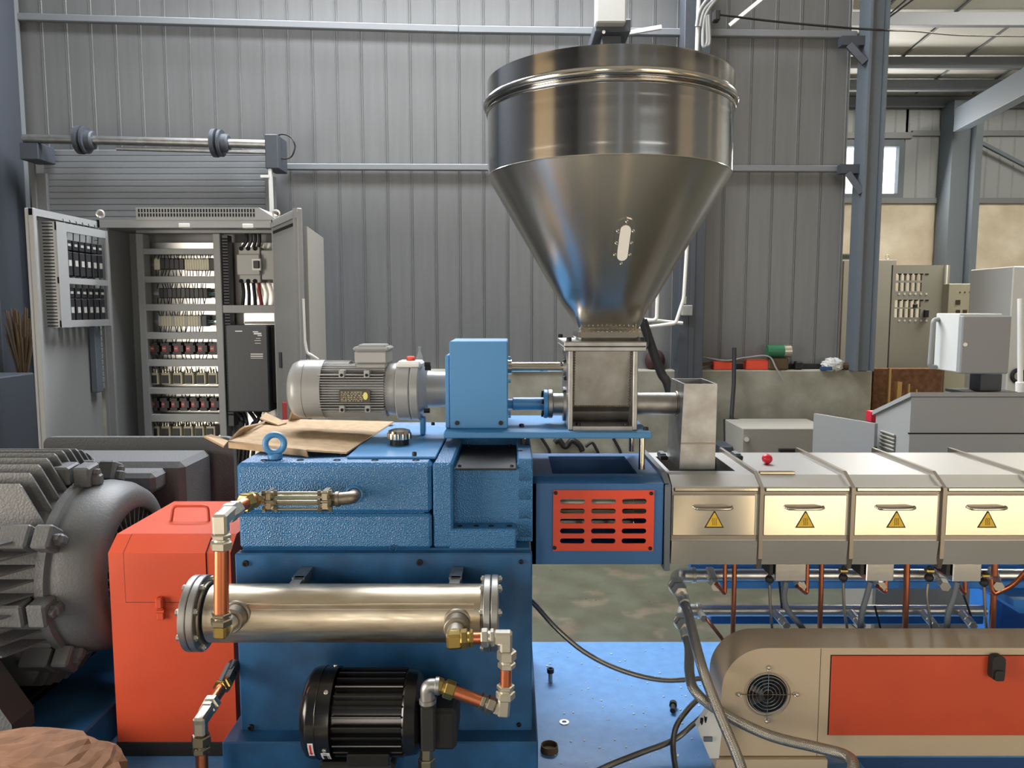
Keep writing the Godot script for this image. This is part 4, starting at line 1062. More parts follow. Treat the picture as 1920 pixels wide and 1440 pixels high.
func feeder_motor(xr: float):
	var z := FC; var y := Y(729, 2.45)
	var xq := func(px: float) -> float: return X(px, 729, 2.45)
	var o := thing("feeder_motor", "silver grey finned electric motor with terminal box driving the feeder", "motor", Vector3(xq.call(680), y - 0.1, z))
	var ax := Vector3.RIGHT
	var R := 0.093
	var m := mb(); m.lathe([Vector2(0, 0), Vector2(R * 0.7, 0.002), Vector2(R * 0.9, 0.012), Vector2(R * 0.99, 0.03), Vector2(R, 0.05), Vector2(R, xq.call(612) - xq.call(547)), Vector2(R * 0.93, xq.call(612) - xq.call(547)), Vector2(R * 0.9, 0.06)], Vector3(xq.call(547), y, z), ax, 64); put(m, "fan_cover", M.motor_silver, o)
	m = mb(); m.torus(Vector3(xq.call(578), y, z), ax, R + 0.0002, 0.0012, 56, 6); put(m, "cover_rim", M.motor_silver, o)
	m = mb(); m.cyl(Vector3(xq.call(606), y, z), Vector3(xq.call(733), y, z), R * 0.80, 48); put(m, "frame", M.motor_silver, o)
	for i in 14:
		m = mb(); var yy := -0.052 + 0.008 * i
		var zz := sqrt(R * R * 0.72 - yy * yy)
		m.box(Vector3((xq.call(609) + xq.call(728)) / 2, y + yy, z + (zz + R * 0.95) / 2 - 0.012), Vector3(xq.call(728) - xq.call(609), 0.0032, R * 0.95 - zz + 0.024), 0.0008); put(m, "fin", M.motor_silver, o)
	for i in 18:
		var a := deg_to_rad(48.0 + i * 5.5)
		m = mb(); finned(m, xq.call(609), xq.call(660 if i > 3 else 728), Vector3(0, y, z), R * 0.78, R * 0.98, 1, 0.0035, a - 0.01, a + 0.01); put(m, "fin", M.motor_silver, o)
	for i in 8:
		var a := deg_to_rad(-48.0 - i * 6.5)
		m = mb(); finned(m, xq.call(609), xq.call(728), Vector3(0, y, z), R * 0.78, R * 0.97, 1, 0.0045, a - 0.01, a + 0.01); put(m, "fin", M.motor_silver, o)
	for q in [[641, 702], [688, 702], [642, 767], [690, 767]]:
		m = mb(); var p := P(q[0], q[1], 2.365); m.bx(p.x - 0.009, p.x + 0.009, p.y - 0.011, p.y + 0.013, p.z - 0.03, p.z + 0.006, 0.002)
		var pad := put(m, "foot_pad", M.motor_silver, o)
		m = mb(); m.cyl(p + Vector3(0, -0.002, 0.005), p + Vector3(0, -0.002, 0.0068), 0.005, 14); put(m, "threaded_hole", M.hole_black, pad)
	m = mb()
	var a0 := P(637, 754, 2.356); var a1 := P(694, 731, 2.356)
	m.quad(Vector3(a0.x, a1.y, -2.352), Vector3(a1.x, a1.y, -2.352), Vector3(a1.x, a0.y, -2.352), Vector3(a0.x, a0.y, -2.352), Vector3.BACK); m.bx(a0.x, a1.x, a0.y, a1.y, -2.3525, -2.357); put(m, "nameplate", M.nameplate, o, "dark nameplate with small print")
	# terminal box
	var b0: float = xq.call(671); var b1: float = xq.call(733)
	m = mb(); m.bx(b0 + 0.006, b1 - 0.006, y + R * 0.75, Y(680, 2.45), z - 0.045, z + 0.055, 0.004); m.bx(b0, b1, Y(682, 2.45), Y(655, 2.45), z - 0.05, z + 0.05, 0.008); var tb := put(m, "terminal_box", M.motor_silver, o)
	m = mb(); m.bx(b0 - 0.004, b1 + 0.004, Y(656, 2.45), Y(649, 2.45), z - 0.053, z + 0.053, 0.006); m.bx(b0 + 0.01, b1 - 0.01, Y(651, 2.45), Y(645, 2.45), z - 0.04, z + 0.04, 0.004); put(m, "box_lid", M.motor_silver, tb)
	# gear unit
	m = mb(); m.lathe([Vector2(R * 0.75, 0), Vector2(R * 0.86, 0.004), Vector2(R * 0.9, 0.03), Vector2(R * 0.86, xq.call(752) - xq.call(726))], Vector3(xq.call(726), y, z), ax, 48); put(m, "end_shield", M.motor_silver, o)
	m = mb(); m.cyl(Vector3(xq.call(748), y - 0.004, z), Vector3(xq.call(773), y - 0.004, z), R * 1.02, 56, 0.003); m.cyl(Vector3(xq.call(773.6), y - 0.004, z), Vector3(xq.call(790), y - 0.004, z), R * 1.03, 56, 0.004); put(m, "gear_housing", M.motor_silver, o)
	m = mb(); m.lathe([Vector2(R * 0.95, 0), Vector2(R * 0.7, 0.02), Vector2(R * 0.62, 0.024), Vector2(R * 0.6, xr - xq.call(789))], Vector3(xq.call(789), y, z), ax, 48); put(m, "output_neck", M.motor_silver, o)
	m = mb(); m.bx(xq.call(747), xq.call(794), y + R * 0.72, Y(676, 2.45), z - 0.05, z + 0.055, 0.008); var gb := put(m, "gear_box_lid", M.cabinet_white, o, "pale gear box lid with orange plug")
	m = mb(); m.cyl(Vector3(xq.call(771), Y(678, 2.45), z), Vector3(xq.call(771), Y(668, 2.45), z), 0.014, 20, 0.003); put(m, "filler_plug", M.orange_bright, gb)
	for q in [[796, 683], [797, 690], [795, 770]]:
		m = mb(); var p := P(q[0], q[1], 2.38); m.hexa(p, p + Vector3(0.018, 0, 0), 0.008); put(m, "bolt", M.black_steel, o)
	m = mb(); var lp := G(795, 791, 1.225); m.bx(xq.call(788), xq.call(797), GT + 0.008, y - R + 0.004, z - 0.02, z + 0.02, 0.003); put(m, "support_foot", M.blue_panel, o)
	for s in [[-0.02, -0.03], [0.0, 0.0]]: pass

func lantern():
	var d := 2.19
	var x0 := X(1000, 950, 2.02) + 0.001; var x1 := X(1252, 980, d)
	var yt := 1.124; var ys := Y(907, d); var yb := Y(1058, d)
	var o := thing("bell_housing", "blue bell housing with open top and orange slotted grille between gearbox and first barrel", "housing", Vector3((x0 + x1) / 2, yb, -2.4))
	var m := mb()
	# front sheet with a window behind the grille
	var hx0 := X(1044, 980, d); var hx1 := X(1218, 980, d); var hy0 := Y(1026, d); var hy1 := Y(926, d)
	m.holed(Vector3(0, 0, -d), Vector3.RIGHT, Vector3.UP, -0.008, Rect2(x0, yb, x1 - x0, ys - yb), PackedVector2Array([Vector2(hx0, hy0), Vector2(hx1, hy0), Vector2(hx1, hy1), Vector2(hx0, hy1)]))
	m.prism(PackedVector2Array([Vector2(-d, ys), Vector2(-2.25, yt), Vector2(-2.25, yt - 0.01), Vector2(-d - 0.008, ys - 0.008)]), Vector3(x1, 0, 0), Vector3.BACK, Vector3.UP, x0 - x1)
	put(m, "front_sheet", M.blue_bell, o)
	m = mb(); m.bx(x0, x1, yb, yt, -2.6, -2.61); put(m, "back_sheet", M.blue_bell, o)
	m = mb(); m.bx(x0, x1, yb, yb + 0.01, -d - 0.008, -2.6); put(m, "floor_sheet", M.blue_bell, o)
	m = mb(); m.prism(PackedVector2Array([Vector2(-d, yb), Vector2(-d, ys), Vector2(-2.25, yt), Vector2(-2.6, yt), Vector2(-2.6, yb)]), Vector3(x0 + 0.012, 0, 0), Vector3.BACK, Vector3.UP, -0.012); put(m, "end_wall", M.blue_bell, o); m = mb(); m.prism(PackedVector2Array([Vector2(-d, yb), Vector2(-d, ys), Vector2(-2.25, yt), Vector2(-2.6, yt), Vector2(-2.6, yb)]), Vector3(x1, 0, 0), Vector3.BACK, Vector3.UP, -0.014); put(m, "end_wall", M.blue_bell, o)
	var ox0 := X(1036, 877, 2.29); var ox1 := X(1195, 877, 2.29)
	m = mb(); m.bx(x0, ox0, yt - 0.012, yt, -2.25, -2.6); m.bx(ox1, x1, yt - 0.012, yt, -2.25, -2.6); m.bx(ox0, ox1, yt - 0.012, yt, -2.25, -2.285); m.bx(ox0, ox1, yt - 0.012, yt, -2.56, -2.6); put(m, "top_frame", M.blue_bell, o)
	m = mb(); m.bx(X(1247, 980, d - 0.015), X(1258, 980, d - 0.015), Y(1068, d), ys - 0.004, -d + 0.012, -2.6, 0.002); m.prism(PackedVector2Array([Vector2(-d + 0.012, ys - 0.006), Vector2(-2.25, yt + 0.012), Vector2(-2.62, yt + 0.012), Vector2(-2.62, ys - 0.03)]), Vector3(X(1258, 980, d - 0.015), 0, 0), Vector3.BACK, Vector3.UP, -0.016); put(m, "joint_plate", M.column_grey, o)
	# shafts inside
	for q in [[941, 0.02, M.zinc], [963, 0.017, M.tube_steel], [978, 0.02, M.chrome], [1003, 0.016, M.blue_dark]]:
		m = mb(); var yy := Y(q[0], 2.36); m.cyl(Vector3(x0 + 0.02, yy, -2.36), Vector3(x1 - 0.05, yy, -2.36), q[1], 24); m.cyl(Vector3(x1 - 0.075, yy, -2.36), Vector3(x1 - 0.02, yy, -2.36), q[1] * 1.3, 8); put(m, "drive_shaft", q[2], o)
	# grille: fifteen cells, each with a slot
	var g := thing("vent_grille", "orange red slotted vent grille screwed on the blue bell housing", "grille", Vector3((hx0 + hx1) / 2, hy0, -d))
	m = mb()
	var gx0 := X(1037, 980, d - 0.004); var gx1 := X(1226, 980, d - 0.004); var gy0 := Y(1033, d - 0.004); var gy1 := Y(919, d - 0.004)
	var fx := [gx0, X(1102, 980, d), X(1160, 980, d), gx1]
	var fyv := [Y(948.5, d), Y(967, d), Y(985.5, d), Y(1004, d)]
	var ys2 := [gy1, fyv[0], fyv[1], fyv[2], fyv[3], gy0]
	var cx := [1073.0, 1131.0, 1188.5]; var cy := [939.5, 957.8, 976.0, 995.0, 1013.5]
	for i in 3:
		for j in 5:
			m.holed(Vector3(0, 0, -d + 0.004), Vector3.RIGHT, Vector3.UP, -0.0035, Rect2(fx[i], ys2[j + 1], fx[i + 1] - fx[i], ys2[j] - ys2[j + 1]), slot(Vector2(X(cx[i], 980, d), Y(cy[j], d)), 0.0715, 0.0152, 8))
	put(m, "slotted_plate", M.orange_bright, g)
	for q in [[1042, 924], [1221, 925], [1040, 1027], [1219, 1028]]: screw(g, P(q[0], q[1], d - 0.004), Vector3.BACK, 0.0055, 0.004)

func barrels():
	var d := 2.2
	var yb := Y(1058, d); var yf := Y(912, d); var yt := 1.129
	var px := [1259.0, 1429.0, 1599.0, 1768.0, 1937.0]
	var step := X(1599, 980, d) - X(1429, 980, d)
	var x0 := X(1429, 980, d); var w := step - 0.011
	var first: Node3D
	var lab := ["brushed steel barrel cover with hot surface sign, holding the red ball on top", "brushed steel barrel cover with hot surface sign, directly right of the ball-topped cover", "brushed steel barrel cover with hot surface sign, rightmost one reaching the right edge", "brushed steel barrel cover continuing the row beyond the right edge of the photo"]
	for n in 2:                 # 0: the plain cover, copied; 1: the one with the feed opening
		var xa := x0 if n == 0 else x0 - step
		var o := thing("barrel_cover", lab[0] if n == 0 else "grey brushed steel barrel cover with feed opening that the discharge chute enters", "machine cover", Vector3(xa + w / 2, yb, -2.4), "barrel covers in a row")
		var m := mb()
		if n == 0:
			m.prism(PackedVector2Array([Vector2(-d, yb), Vector2(-d, yf), Vector2(-2.25, yt), Vector2(-2.6, yt), Vector2(-2.62, yf), Vector2(-2.62, yb)]), Vector3(xa + w, 0, 0), Vector3.BACK, Vector3.UP, -w)
		else:
			var oz0 := -2.30; var oz1 := -2.53; var oxa := X(1250, 877, 2.3); var oxb := X(1379, 877, 2.3)
			oxa = maxf(oxa, xa + 0.012)
			m.prism(PackedVector2Array([Vector2(-d, yb), Vector2(-d, yf), Vector2(-2.25, yt), Vector2(oz0, yt), Vector2(oz0, yb)]), Vector3(xa + w, 0, 0), Vector3.BACK, Vector3.UP, -w)
			m.prism(PackedVector2Array([Vector2(oz1, yb), Vector2(oz1, yt), Vector2(-2.6, yt), Vector2(-2.62, yf), Vector2(-2.62, yb)]), Vector3(xa + w, 0, 0), Vector3.BACK, Vector3.UP, -w)
			m.bx(xa, oxa, yb, yt, oz0, oz1); m.bx(oxb, xa + w, yb, yt, oz0, oz1); m.bx(oxa, oxb, yb, yb + 0.05, oz0, oz1)
		put(m, "shell", M.cover_top, o)
		m = mb(); m.bx(xa + 0.004, xa + w - 0.004, Y(921, d), Y(913, d), -d + 0.008, -d, 0.003); put(m, "upper_lip", M.cover_steel, o)
		m = mb(); m.bx(xa + 0.001, xa + w - 0.012, Y(1003, d), Y(927, d), -d + 0.008, -d, 0.002)
		var fp := put(m, "front_panel", M.cover_steel, o)
		m = mb(); m.bx(xa, xa + w - 0.001, Y(927, d), Y(921, d), -d + 0.001, -d - 0.01); m.bx(xa, xa + w - 0.001, Y(1012, d), Y(1003, d), -d + 0.001, -d - 0.01); put(m, "groove", M.cover_edge, o)
		m = mb(); m.prism(PackedVector2Array([Vector2(-d + 0.008, Y(1013, d)), Vector2(-d + 0.001, yb), Vector2(-d - 0.01, yb), Vector2(-d - 0.01, Y(1013, d))]), Vector3(xa + w - 0.004, 0, 0), Vector3.BACK, Vector3.UP, -w + 0.004); put(m, "lower_strip", M.cover_steel, o)
		# pressed handle
		var hx := xa + w * 0.462; var hy := Y(948.5, d); var hw := 0.056
		m = mb()
		m.prism(PackedVector2Array([Vector2(-hw, 0.006), Vector2(hw * 0.55, 0.007), Vector2(hw * 0.9, 0.003), Vector2(hw, -0.003), Vector2(hw * 0.94, -0.005), Vector2(-hw * 0.94, -0.006), Vector2(-hw, -0.004)]), Vector3(hx, hy, -d + 0.008), Vector3.RIGHT, Vector3.UP, 0.0012)
		put(m, "handle_recess", M.cover_edge, fp)
		m = mb()
		m.tube(curve([Vector3(hx - hw, hy, -d + 0.008), Vector3(hx - hw + 0.008, hy - 0.004, -d + 0.018), Vector3(hx - 0.01, hy - 0.0055, -d + 0.020), Vector3(hx + hw - 0.008, hy - 0.004, -d + 0.018), Vector3(hx + hw, hy, -d + 0.008)], 8), 0.0035, 10); m.bx(hx - hw + 0.006, hx + hw - 0.006, hy - 0.009, hy - 0.003, -d + 0.008, -d + 0.019, 0.002); put(m, "handle", M.chrome, fp)
		# hot surface sign
		var sx := xa + w * 0.483; var s0 := Y(988, d); var s1 := Y(957, d); var sw := 0.0285
		m = mb(); m.prism(tri_poly(Vector2(sx, (s0 + s1) / 2), sw, s1 - s0, 0.0), Vector3(0, 0, -d + 0.008), Vector3.RIGHT, Vector3.UP, 0.001); var sg := put(m, "warning_sign", M.sign_black, o, "yellow hot surface warning triangle")
		m = mb(); m.prism(tri_poly(Vector2(sx, (s0 + s1) / 2 - 0.0008), sw - 0.0052, s1 - s0 - 0.0085, 0.0), Vector3(0, 0, -d + 0.0088), Vector3.RIGHT, Vector3.UP, 0.0006); put(m, "yellow_face", M.yellow, sg)
		m = mb()
		for k in 3:
			var bx := sx + (k - 1) * 0.0052
			for i in 5:
				var ya := lerpf(s0 + 0.008, s1 - 0.020, i / 5.0); var yb2 := lerpf(s0 + 0.008, s1 - 0.020, (i + 1) / 5.0)
				var za := -d + 0.0097
				m.bar(Vector3(bx + 0.0012 * sin(i * 1.6), ya, za), Vector3(bx + 0.0012 * sin((i + 1) * 1.6), yb2, za), 0.0015, 0.0006)
		put(m, "heat_waves", M.sign_black, sg)
		# dividing plate on the right
		m = mb(); m.prism(PackedVector2Array([Vector2(-d + 0.003, yb - 0.012), Vector2(-d + 0.012, yb + 0.02), Vector2(-d + 0.012, yf - 0.002), Vector2(-2.255, yt + 0.010), Vector2(-2.64, yt + 0.010), Vector2(-2.64, yb)]), Vector3(xa + w + 0.010, 0, 0), Vector3.BACK, Vector3.UP, -0.011); put(m, "dividing_plate", M.cover_edge, o)
		if n == 1:
			for q in [[1242, 861], [1381, 861]]:
				m = mb(); var b := G(q[0], q[1] - 2, yt); b.x = maxf(b.x, xa + 0.011); m.bx(b.x - 0.012, b.x + 0.012, yt, yt + 0.014, b.z - 0.035, b.z + 0.035, 0.003)
				var bl := put(m, "clamp_block", M.black_steel, o)
				m = mb(); m.bx(b.x - 0.009, b.x + 0.009, yt + 0.014, yt + 0.019, b.z - 0.03, b.z + 0.02, 0.002); put(m, "clamp_lever", M.column_grey, bl)
		else:
			first = o
	for i in 3: dup(first, Vector3(step * (i + 1), 0, 0), lab[i + 1])
	var m2 := mb(); m2.ball(G(1438, 870, yt) + Vector3(0, 0.0165, 0), 0.0165, 28); solo(m2, "ball", M.red, "small shiny red ball resting on top of a steel barrel cover", "ball")
	m2 = mb(); var sa := G(1424, 889, yt); var sb := G(1490, 889, yt); m2.bx(sa.x, sb.x, yt, yt + 0.008, sa.z - 0.01, sa.z + 0.004, 0.001); solo(m2, "strip", M.nickel, "short bare metal strip lying near the red ball at front edge of barrel top", "metal strip")

func tri_poly(c: Vector2, hw: float, h: float, _r: float) -> PackedVector2Array:
	return PackedVector2Array([c + Vector2(-hw, -h / 2), c + Vector2(hw, -h / 2), c + Vector2(hw * 0.06, h / 2), c + Vector2(-hw * 0.06, h / 2)])

func lower_cabinet():
	var d := 2.1; var bk := -2.235
	var y1 := Y(1215, d); var y0 := Y(1417, d)
	var xl := X(1353, 1300, d); var xr := 2.4
	var o := thing("terminal_cabinet", "beige rounded terminal cabinet with red door and fan grille under the barrels", "cabinet", Vector3(1.4, y0, -2.16))
	var pr := PackedVector2Array([Vector2(xr, y0), Vector2(xr, y1)])
	var r := 0.125
	for i in 15:
		var a := PI / 2 + PI / 2 * i / 14
		pr.append(Vector2(xl + r + cos(a) * r, y1 - r + sin(a) * r))
	pr.append(Vector2(xl - 0.004, y0))
	var m := mb(); m.prism(pr, Vector3(0, 0, -d), Vector3.RIGHT, Vector3.UP, bk + d, true); put(m, "body", M.beige_paint, o)
	m = mb(); m.bx(X(1536, 1300, d) - 0.0006, X(1536, 1300, d) + 0.0006, y0, y1 - 0.002, -d + 0.0004, -d - 0.002); put(m, "seam", M.hole_black, o)
	# door
	var a0 := P(1553, 1378, d); var a1 := Vector3(xr - 0.02, Y(1229, d), 0)
	m = mb(); m.bx(a0.x, a1.x, a0.y, a1.y, -d + 0.004, -d - 0.002, 0.002); put(m, "door", M.orange, o, "orange red door")
	m = mb(); m.bx(a0.x - 0.003, a0.x, a0.y, a1.y + 0.002, -d + 0.0008, -d - 0.004); m.bx(a0.x, a1.x, a1.y, a1.y + 0.002, -d + 0.0008, -d - 0.004); put(m, "door_gap", M.hole_black, o)
	m = mb(); var l0 := P(1862, 1246, d); m.prism(rrect(l0.x - 0.018, l0.y - 0.035, l0.x + 0.019, l0.y + 0.036, 0.014), Vector3(0, 0, -d + 0.004), Vector3.RIGHT, Vector3.UP, 0.022, true); m.prism(rrect(l0.x - 0.012, l0.y - 0.034, l0.x + 0.014, l0.y - 0.004, 0.006), Vector3(0, 0, -d + 0.026), Vector3.RIGHT, Vector3.UP, 0.006, true); put(m, "latch", M.black_matt, o, "black plastic latch")
	# fan
	var c := P(1439, 1301, d)
	m = mb(); m.cyl(c + Vector3(0, 0, -0.02), c + Vector3(0, 0, 0.0006), 0.058, 48); var fan := put(m, "fan_opening", M.hole_black, o, "round fan opening with wire guard")
	for i in 6:
		m = mb(); m.torus(c + Vector3(0, 0, 0.006 - 0.0004 * i), Vector3.BACK, 0.0635 - 0.0098 * i, 0.0012, 48, 6); put(m, "guard_ring", M.chrome, fan)
	m = mb(); m.bar(c + Vector3(-0.075, 0, 0.004), c + Vector3(0.075, 0, 0.004), 0.0016, 0.0016); m.bar(c + Vector3(0, -0.075, 0.004), c + Vector3(0, 0.075, 0.004), 0.0016, 0.0016); put(m, "guard_cross", M.chrome, fan)
	for q in [[-0.088, 0], [0.088, 0], [0, 0.084], [0, -0.084]]:
		m = mb(); m.ball(c + Vector3(q[0] * 0.95, q[1] * 0.95, 0.004), 0.006, 12); m.torus(c + Vector3(q[0] * 0.9, q[1] * 0.9, 0.003), Vector3.BACK, 0.005, 0.0012, 14, 5); put(m, "guard_screw", M.zinc, fan)
	for i in 7:
		var a := TAU * i / 7; m = mb(); m.box(c + Vector3(cos(a), sin(a), 0) * 0.034 + Vector3(0, 0, 0.0018), Vector3(0.04, 0.02, 0.0015), 0.0, Basis(Vector3.BACK, a) * Basis(Vector3.RIGHT, 0.35)); put(m, "fan_blade", M.black_steel, fan)
	# foot bracket and white side piece
	m = mb(); m.bx(X(1340, 1430, d), X(1548, 1430, d), 0.302, y0 - 0.004, -d + 0.015, -2.2, 0.002); put(m, "foot_rail", M.beige_paint, o)
	var s := thing("side_bracket", "white painted bracket with small black knobs at left of the beige cabinet", "bracket", P(1330, 1415, 2.08))
	m = mb(); m.prism(PackedVector2Array([Vector2(X(1306, 1365, 2.08), Y(1362, 2.08)), Vector2(X(1330, 1385, 2.08), Y(1418, 2.08)), Vector2(X(1347, 1385, 2.08), Y(1418, 2.08)), Vector2(xl, Y(1330, 2.08)), Vector2(X(1330, 1330, 2.08), Y(1325, 2.08))]), Vector3(0, 0, -2.1), Vector3.RIGHT, Vector3.UP, 0.03); put(m, "plate", M.cabinet_white, s)
	for q in [[1315, 1360], [1322, 1356]]:
		m = mb(); var k := P(q[0], q[1], 2.075); m.cyl(k, k + Vector3(0, 0.022, 0.004), 0.0045, 10); put(m, "knob", M.black_steel, s)
	m = mb(); var k2 := P(1327, 1385, 2.068); m.bx(k2.x - 0.012, k2.x + 0.012, k2.y - 0.006, k2.y + 0.006, -2.062, -2.075); put(m, "clip", M.column_grey, s)

func manifold():
	var d := 2.5
	for q in [[1078, 1262, "upper", 0.02], [1145, 1272, "lower", 0.019]]:
		var y := Y(q[0], d); var x0 := X(q[1] + 8, q[0], d)
		var o := thing("water_manifold", "%s polished steel cooling water manifold pipe on a blue channel behind copper tubes" % q[2], "pipe", Vector3(1.2, y - 0.03, -d))
		var m := mb(); var xe: float = X(1846, q[0], d) if q[2] == "lower" else 2.3
		m.cyl(Vector3(x0 + 0.03, y, -d), Vector3(xe, y, -d), q[3], 28); put(m, "header_pipe", M.pipe_steel, o)
		m = mb(); m.bx(X(1330, 1100, 2.53), xe, y - 0.048, y - 0.022, -2.50, -2.56, 0.003); put(m, "support_channel", M.blue_bright, o)
		if q[2] == "upper":
			m = mb(); m.bx(X(1295, 1085, 2.56), 2.3, y - 0.01, y + 0.035, -2.56, -2.6, 0.003); put(m, "support_beam", M.blue_bright, o)
		elbow(o, Vector3(x0 + 0.06, y, -d), Vector3(x0 + 0.0, y, -d + 0.0), P(q[1] + 6, q[0] + 22, d - 0.12), 0.022, M.zinc, false)
		var h0 := P(q[1] + 5, q[0] + 16, d - 0.10); var h1 := P(q[1] + 16, q[0] + 36, d - 0.17)
		m = mb(); m.hexa(h0, h0.lerp(h1, 0.45), 0.028, 0.003); m.hexa(h0.lerp(h1, 0.5), h1, 0.025, 0.002); put(m, "hose_nut", M.zinc, o)
		if q[2] == "upper":
			for vx in [1330, 1490, 1640, 1760, 1860]:
				m = mb(); var a := P(vx, 1070, 2.47); var b := P(vx + 8, 1092, 2.38)
				m.cyl(Vector3(a.x, y, -d + 0.01), a, 0.011, 14); m.bar(a, b, 0.026, 0.03, 0.004); m.hexa(b, P(vx + 13, 1100, 2.345), 0.016)
				put(m, "needle_valve", M.zinc, o)
		else:
			for vx in [1455, 1596, 1733, 1805]:
				m = mb(); var a := P(vx, 1150, 2.46); var b := P(vx + 12, 1164, 2.40)
				m.cyl(a, b, 0.014, 18, 0.002); m.hexa(b, P(vx + 20, 1174, 2.36), 0.014, 0.002); put(m, "tube_fitting", M.zinc, o)
			m = mb(); m.hexa(P(1314, 1150, 2.47), P(1320, 1160, 2.43), 0.012); put(m, "tube_fitting", M.zinc, o)
	# copper tubes: J-shaped ones rise to the barrels, straight ones go down
	var k := 0
	for q in [[1359, 1343, 1100, 1112], [1513, 1494, 1105, 1111], [1661, 1645, 1105, 1109], [1809, 1798, 1106, 1112]]:
		var m := mb(); var a := P(q[0], 1056, 2.36); a.y = 0.875
		m.tube(fillet([a, P(q[0], q[3] + 3, 2.36), P(q[1], q[2] - 6, 2.34)], 0.014), 0.0068, 12)
		solo(m, "copper_tube", M.copper, ["hooked copper tube nearest the big braided hoses, under first barrel cover", "hooked copper tube beside leftmost grey junction box", "hooked copper tube below the bright middle junction box", "hooked copper tube below the rightmost junction box"][k], "tube", "hooked copper tubes"); k += 1
	k = 0
	for x in [1377, 1540, 1700, 1864]:
		var m := mb(); m.tube(PackedVector3Array([Vector3(X(x, 1056, 2.40), 0.875, -2.40), P(x - 1, 1120, 2.40), Vector3(X(x - 4, 1230, 2.40), 0.301, -2.40)]), 0.0078 if x < 1600 else 0.0095, 12)
		solo(m, "copper_riser", M.copper, ["straight vertical copper tube under the first barrel cover, left of all junction boxes", "straight vertical copper tube right of the leftmost junction box", "straight vertical copper tube between middle and right junction boxes", "straight vertical copper tube right of the rightmost junction box"][k], "tube", "straight copper tubes"); k += 1
	var m3 := mb(); m3.tube(fillet([P(1326, 1162, 2.43), P(1340, 1180, 2.38), P(1372, 1222, 2.3)], 0.02), 0.0065, 12); solo(m3, "copper_tube", M.copper, "short slanting copper tube from lower manifold down behind rounded beige cabinet", "tube")
	m3 = mb(); m3.tube(fillet([P(1925, 1070, 2.3), P(1900, 1098, 2.33), P(1866, 1113, 2.36), P(1860, 1108, 2.36), P(1858, 1085, 2.36)], 0.03), 0.008, 12); solo(m3, "copper_tube", M.copper, "curved copper tube bending up to right in front of blue stand", "tube")
	# junction boxes
	k = 0
	for q in [[1453, 1512, 1064, 1090], [1624, 1677, 1060, 1090], [1786, 1841, 1063, 1091]]:
		var b0 := P(q[0], q[3], 2.24); var b1 := P(q[1], q[2], 2.24)
		var o := thing("junction_box", ["leftmost steel heater junction box under the barrels", "middle steel heater junction box under the barrels, catching warm light", "rightmost steel heater junction box under the barrels"][k], "junction box", Vector3((b0.x + b1.x) / 2, b0.y, -2.28), "junction boxes below the barrels")
		var m := mb(); m.bx(b0.x, b1.x, b0.y, Y(1056, 2.2), -2.24, -2.33, 0.002); put(m, "box", M.cover_steel, o)
		m = mb(); m.bx(b0.x - 0.014, b0.x - 0.002, b0.y + 0.015, Y(1056, 2.2), -2.25, -2.32, 0.001); put(m, "terminal_strip", M.black_matt, o); k += 1
	# conduits from the boxes
	var cl := [[[1474, 1090], [1470, 1120], [1478, 1145], [1500, 1172], [1515, 1192]], [[1632, 1091], [1625, 1118], [1616, 1150], [1612, 1190]], [[1795, 1091], [1788, 1120], [1778, 1150], [1775, 1190]]]
	k = 0
	for c in cl:
		var pts := []
		for p in c: pts.append(P(p[0], p[1], 2.3))
		solo(wavy(curve(pts, 6), 0.0085, 0.0012, 0.0075, 10), "conduit", M.column_grey, ["thick grey corrugated conduit hanging from leftmost junction box", "thick grey corrugated conduit hanging from middle junction box", "thick grey corrugated conduit hanging from rightmost junction box"][k], "conduit", "thick conduits"); k += 1
	# thermocouples: black knob with a thin flexible lead
	k = 0
	for q in [[1443, 1086, [[1443, 1096], [1444, 1130], [1448, 1185]]], [1581, 1083, [[1581, 1092], [1583, 1140], [1590, 1190]]], [1742, 1083, [[1740, 1094], [1738, 1120], [1742, 1150], [1746, 1180]]], [1845, 1092, [[1845, 1100], [1848, 1160], [1851, 1190]]]]:
		var o := thing("thermocouple", ["black knobbed thermocouple lead left of leftmost junction box", "black knobbed thermocouple lead left of the bright middle junction box", "black knobbed thermocouple lead left of rightmost junction box", "thin thermocouple lead at right end of lower manifold"][k], "sensor", P(q[2][-1][0], q[2][-1][1], 2.29), "thermocouples")
		var m := mb(); var c := P(q[0], q[1], 2.29); m.ball(c, 0.0135, 16); m.cyl(c, c + Vector3(0.0, 0.035, 0), 0.006, 10); put(m, "knob", M.black_matt, o)
		m = mb(); m.bx(c.x - 0.012, c.x + 0.012, c.y + 0.018, c.y + 0.03, c.z - 0.012, c.z + 0.012, 0.003); put(m, "brass_plug", M.brass, o)
		var pts := []
		for p in q[2]: pts.append(P(p[0], p[1], 2.29))
		put(wavy(curve(pts, 6), 0.0042, 0.0008, 0.006, 8), "flexible_lead", M.conduit, o); k += 1
	k = 0
	for q in [[[1458, 1062], [1462, 1100], [1466, 1140]], [[1640, 1136], [1646, 1160], [1654, 1190]], [[1800, 1100], [1812, 1130], [1822, 1160]]]:
		var pts := []
		for p in q: pts.append(P(p[0], p[1], 2.44))
		var m := mb(); m.tube(curve(pts, 5), 0.0035, 8); solo(m, "thin_cable", M.wire_black, ["thin dark cable beside leftmost junction box", "thin dark cable hanging below the middle junction box to beige cabinet", "thin dark cable behind rightmost junction box"][k], "cable", "thin cables"); k += 1
	# blue stand at the right edge
	var o2 := thing("barrel_stand", "dark blue steel barrel support stand with blue foot bracket at right edge", "stand", Vector3(X(1900, 1200, 2.62), 0.30, -2.7))
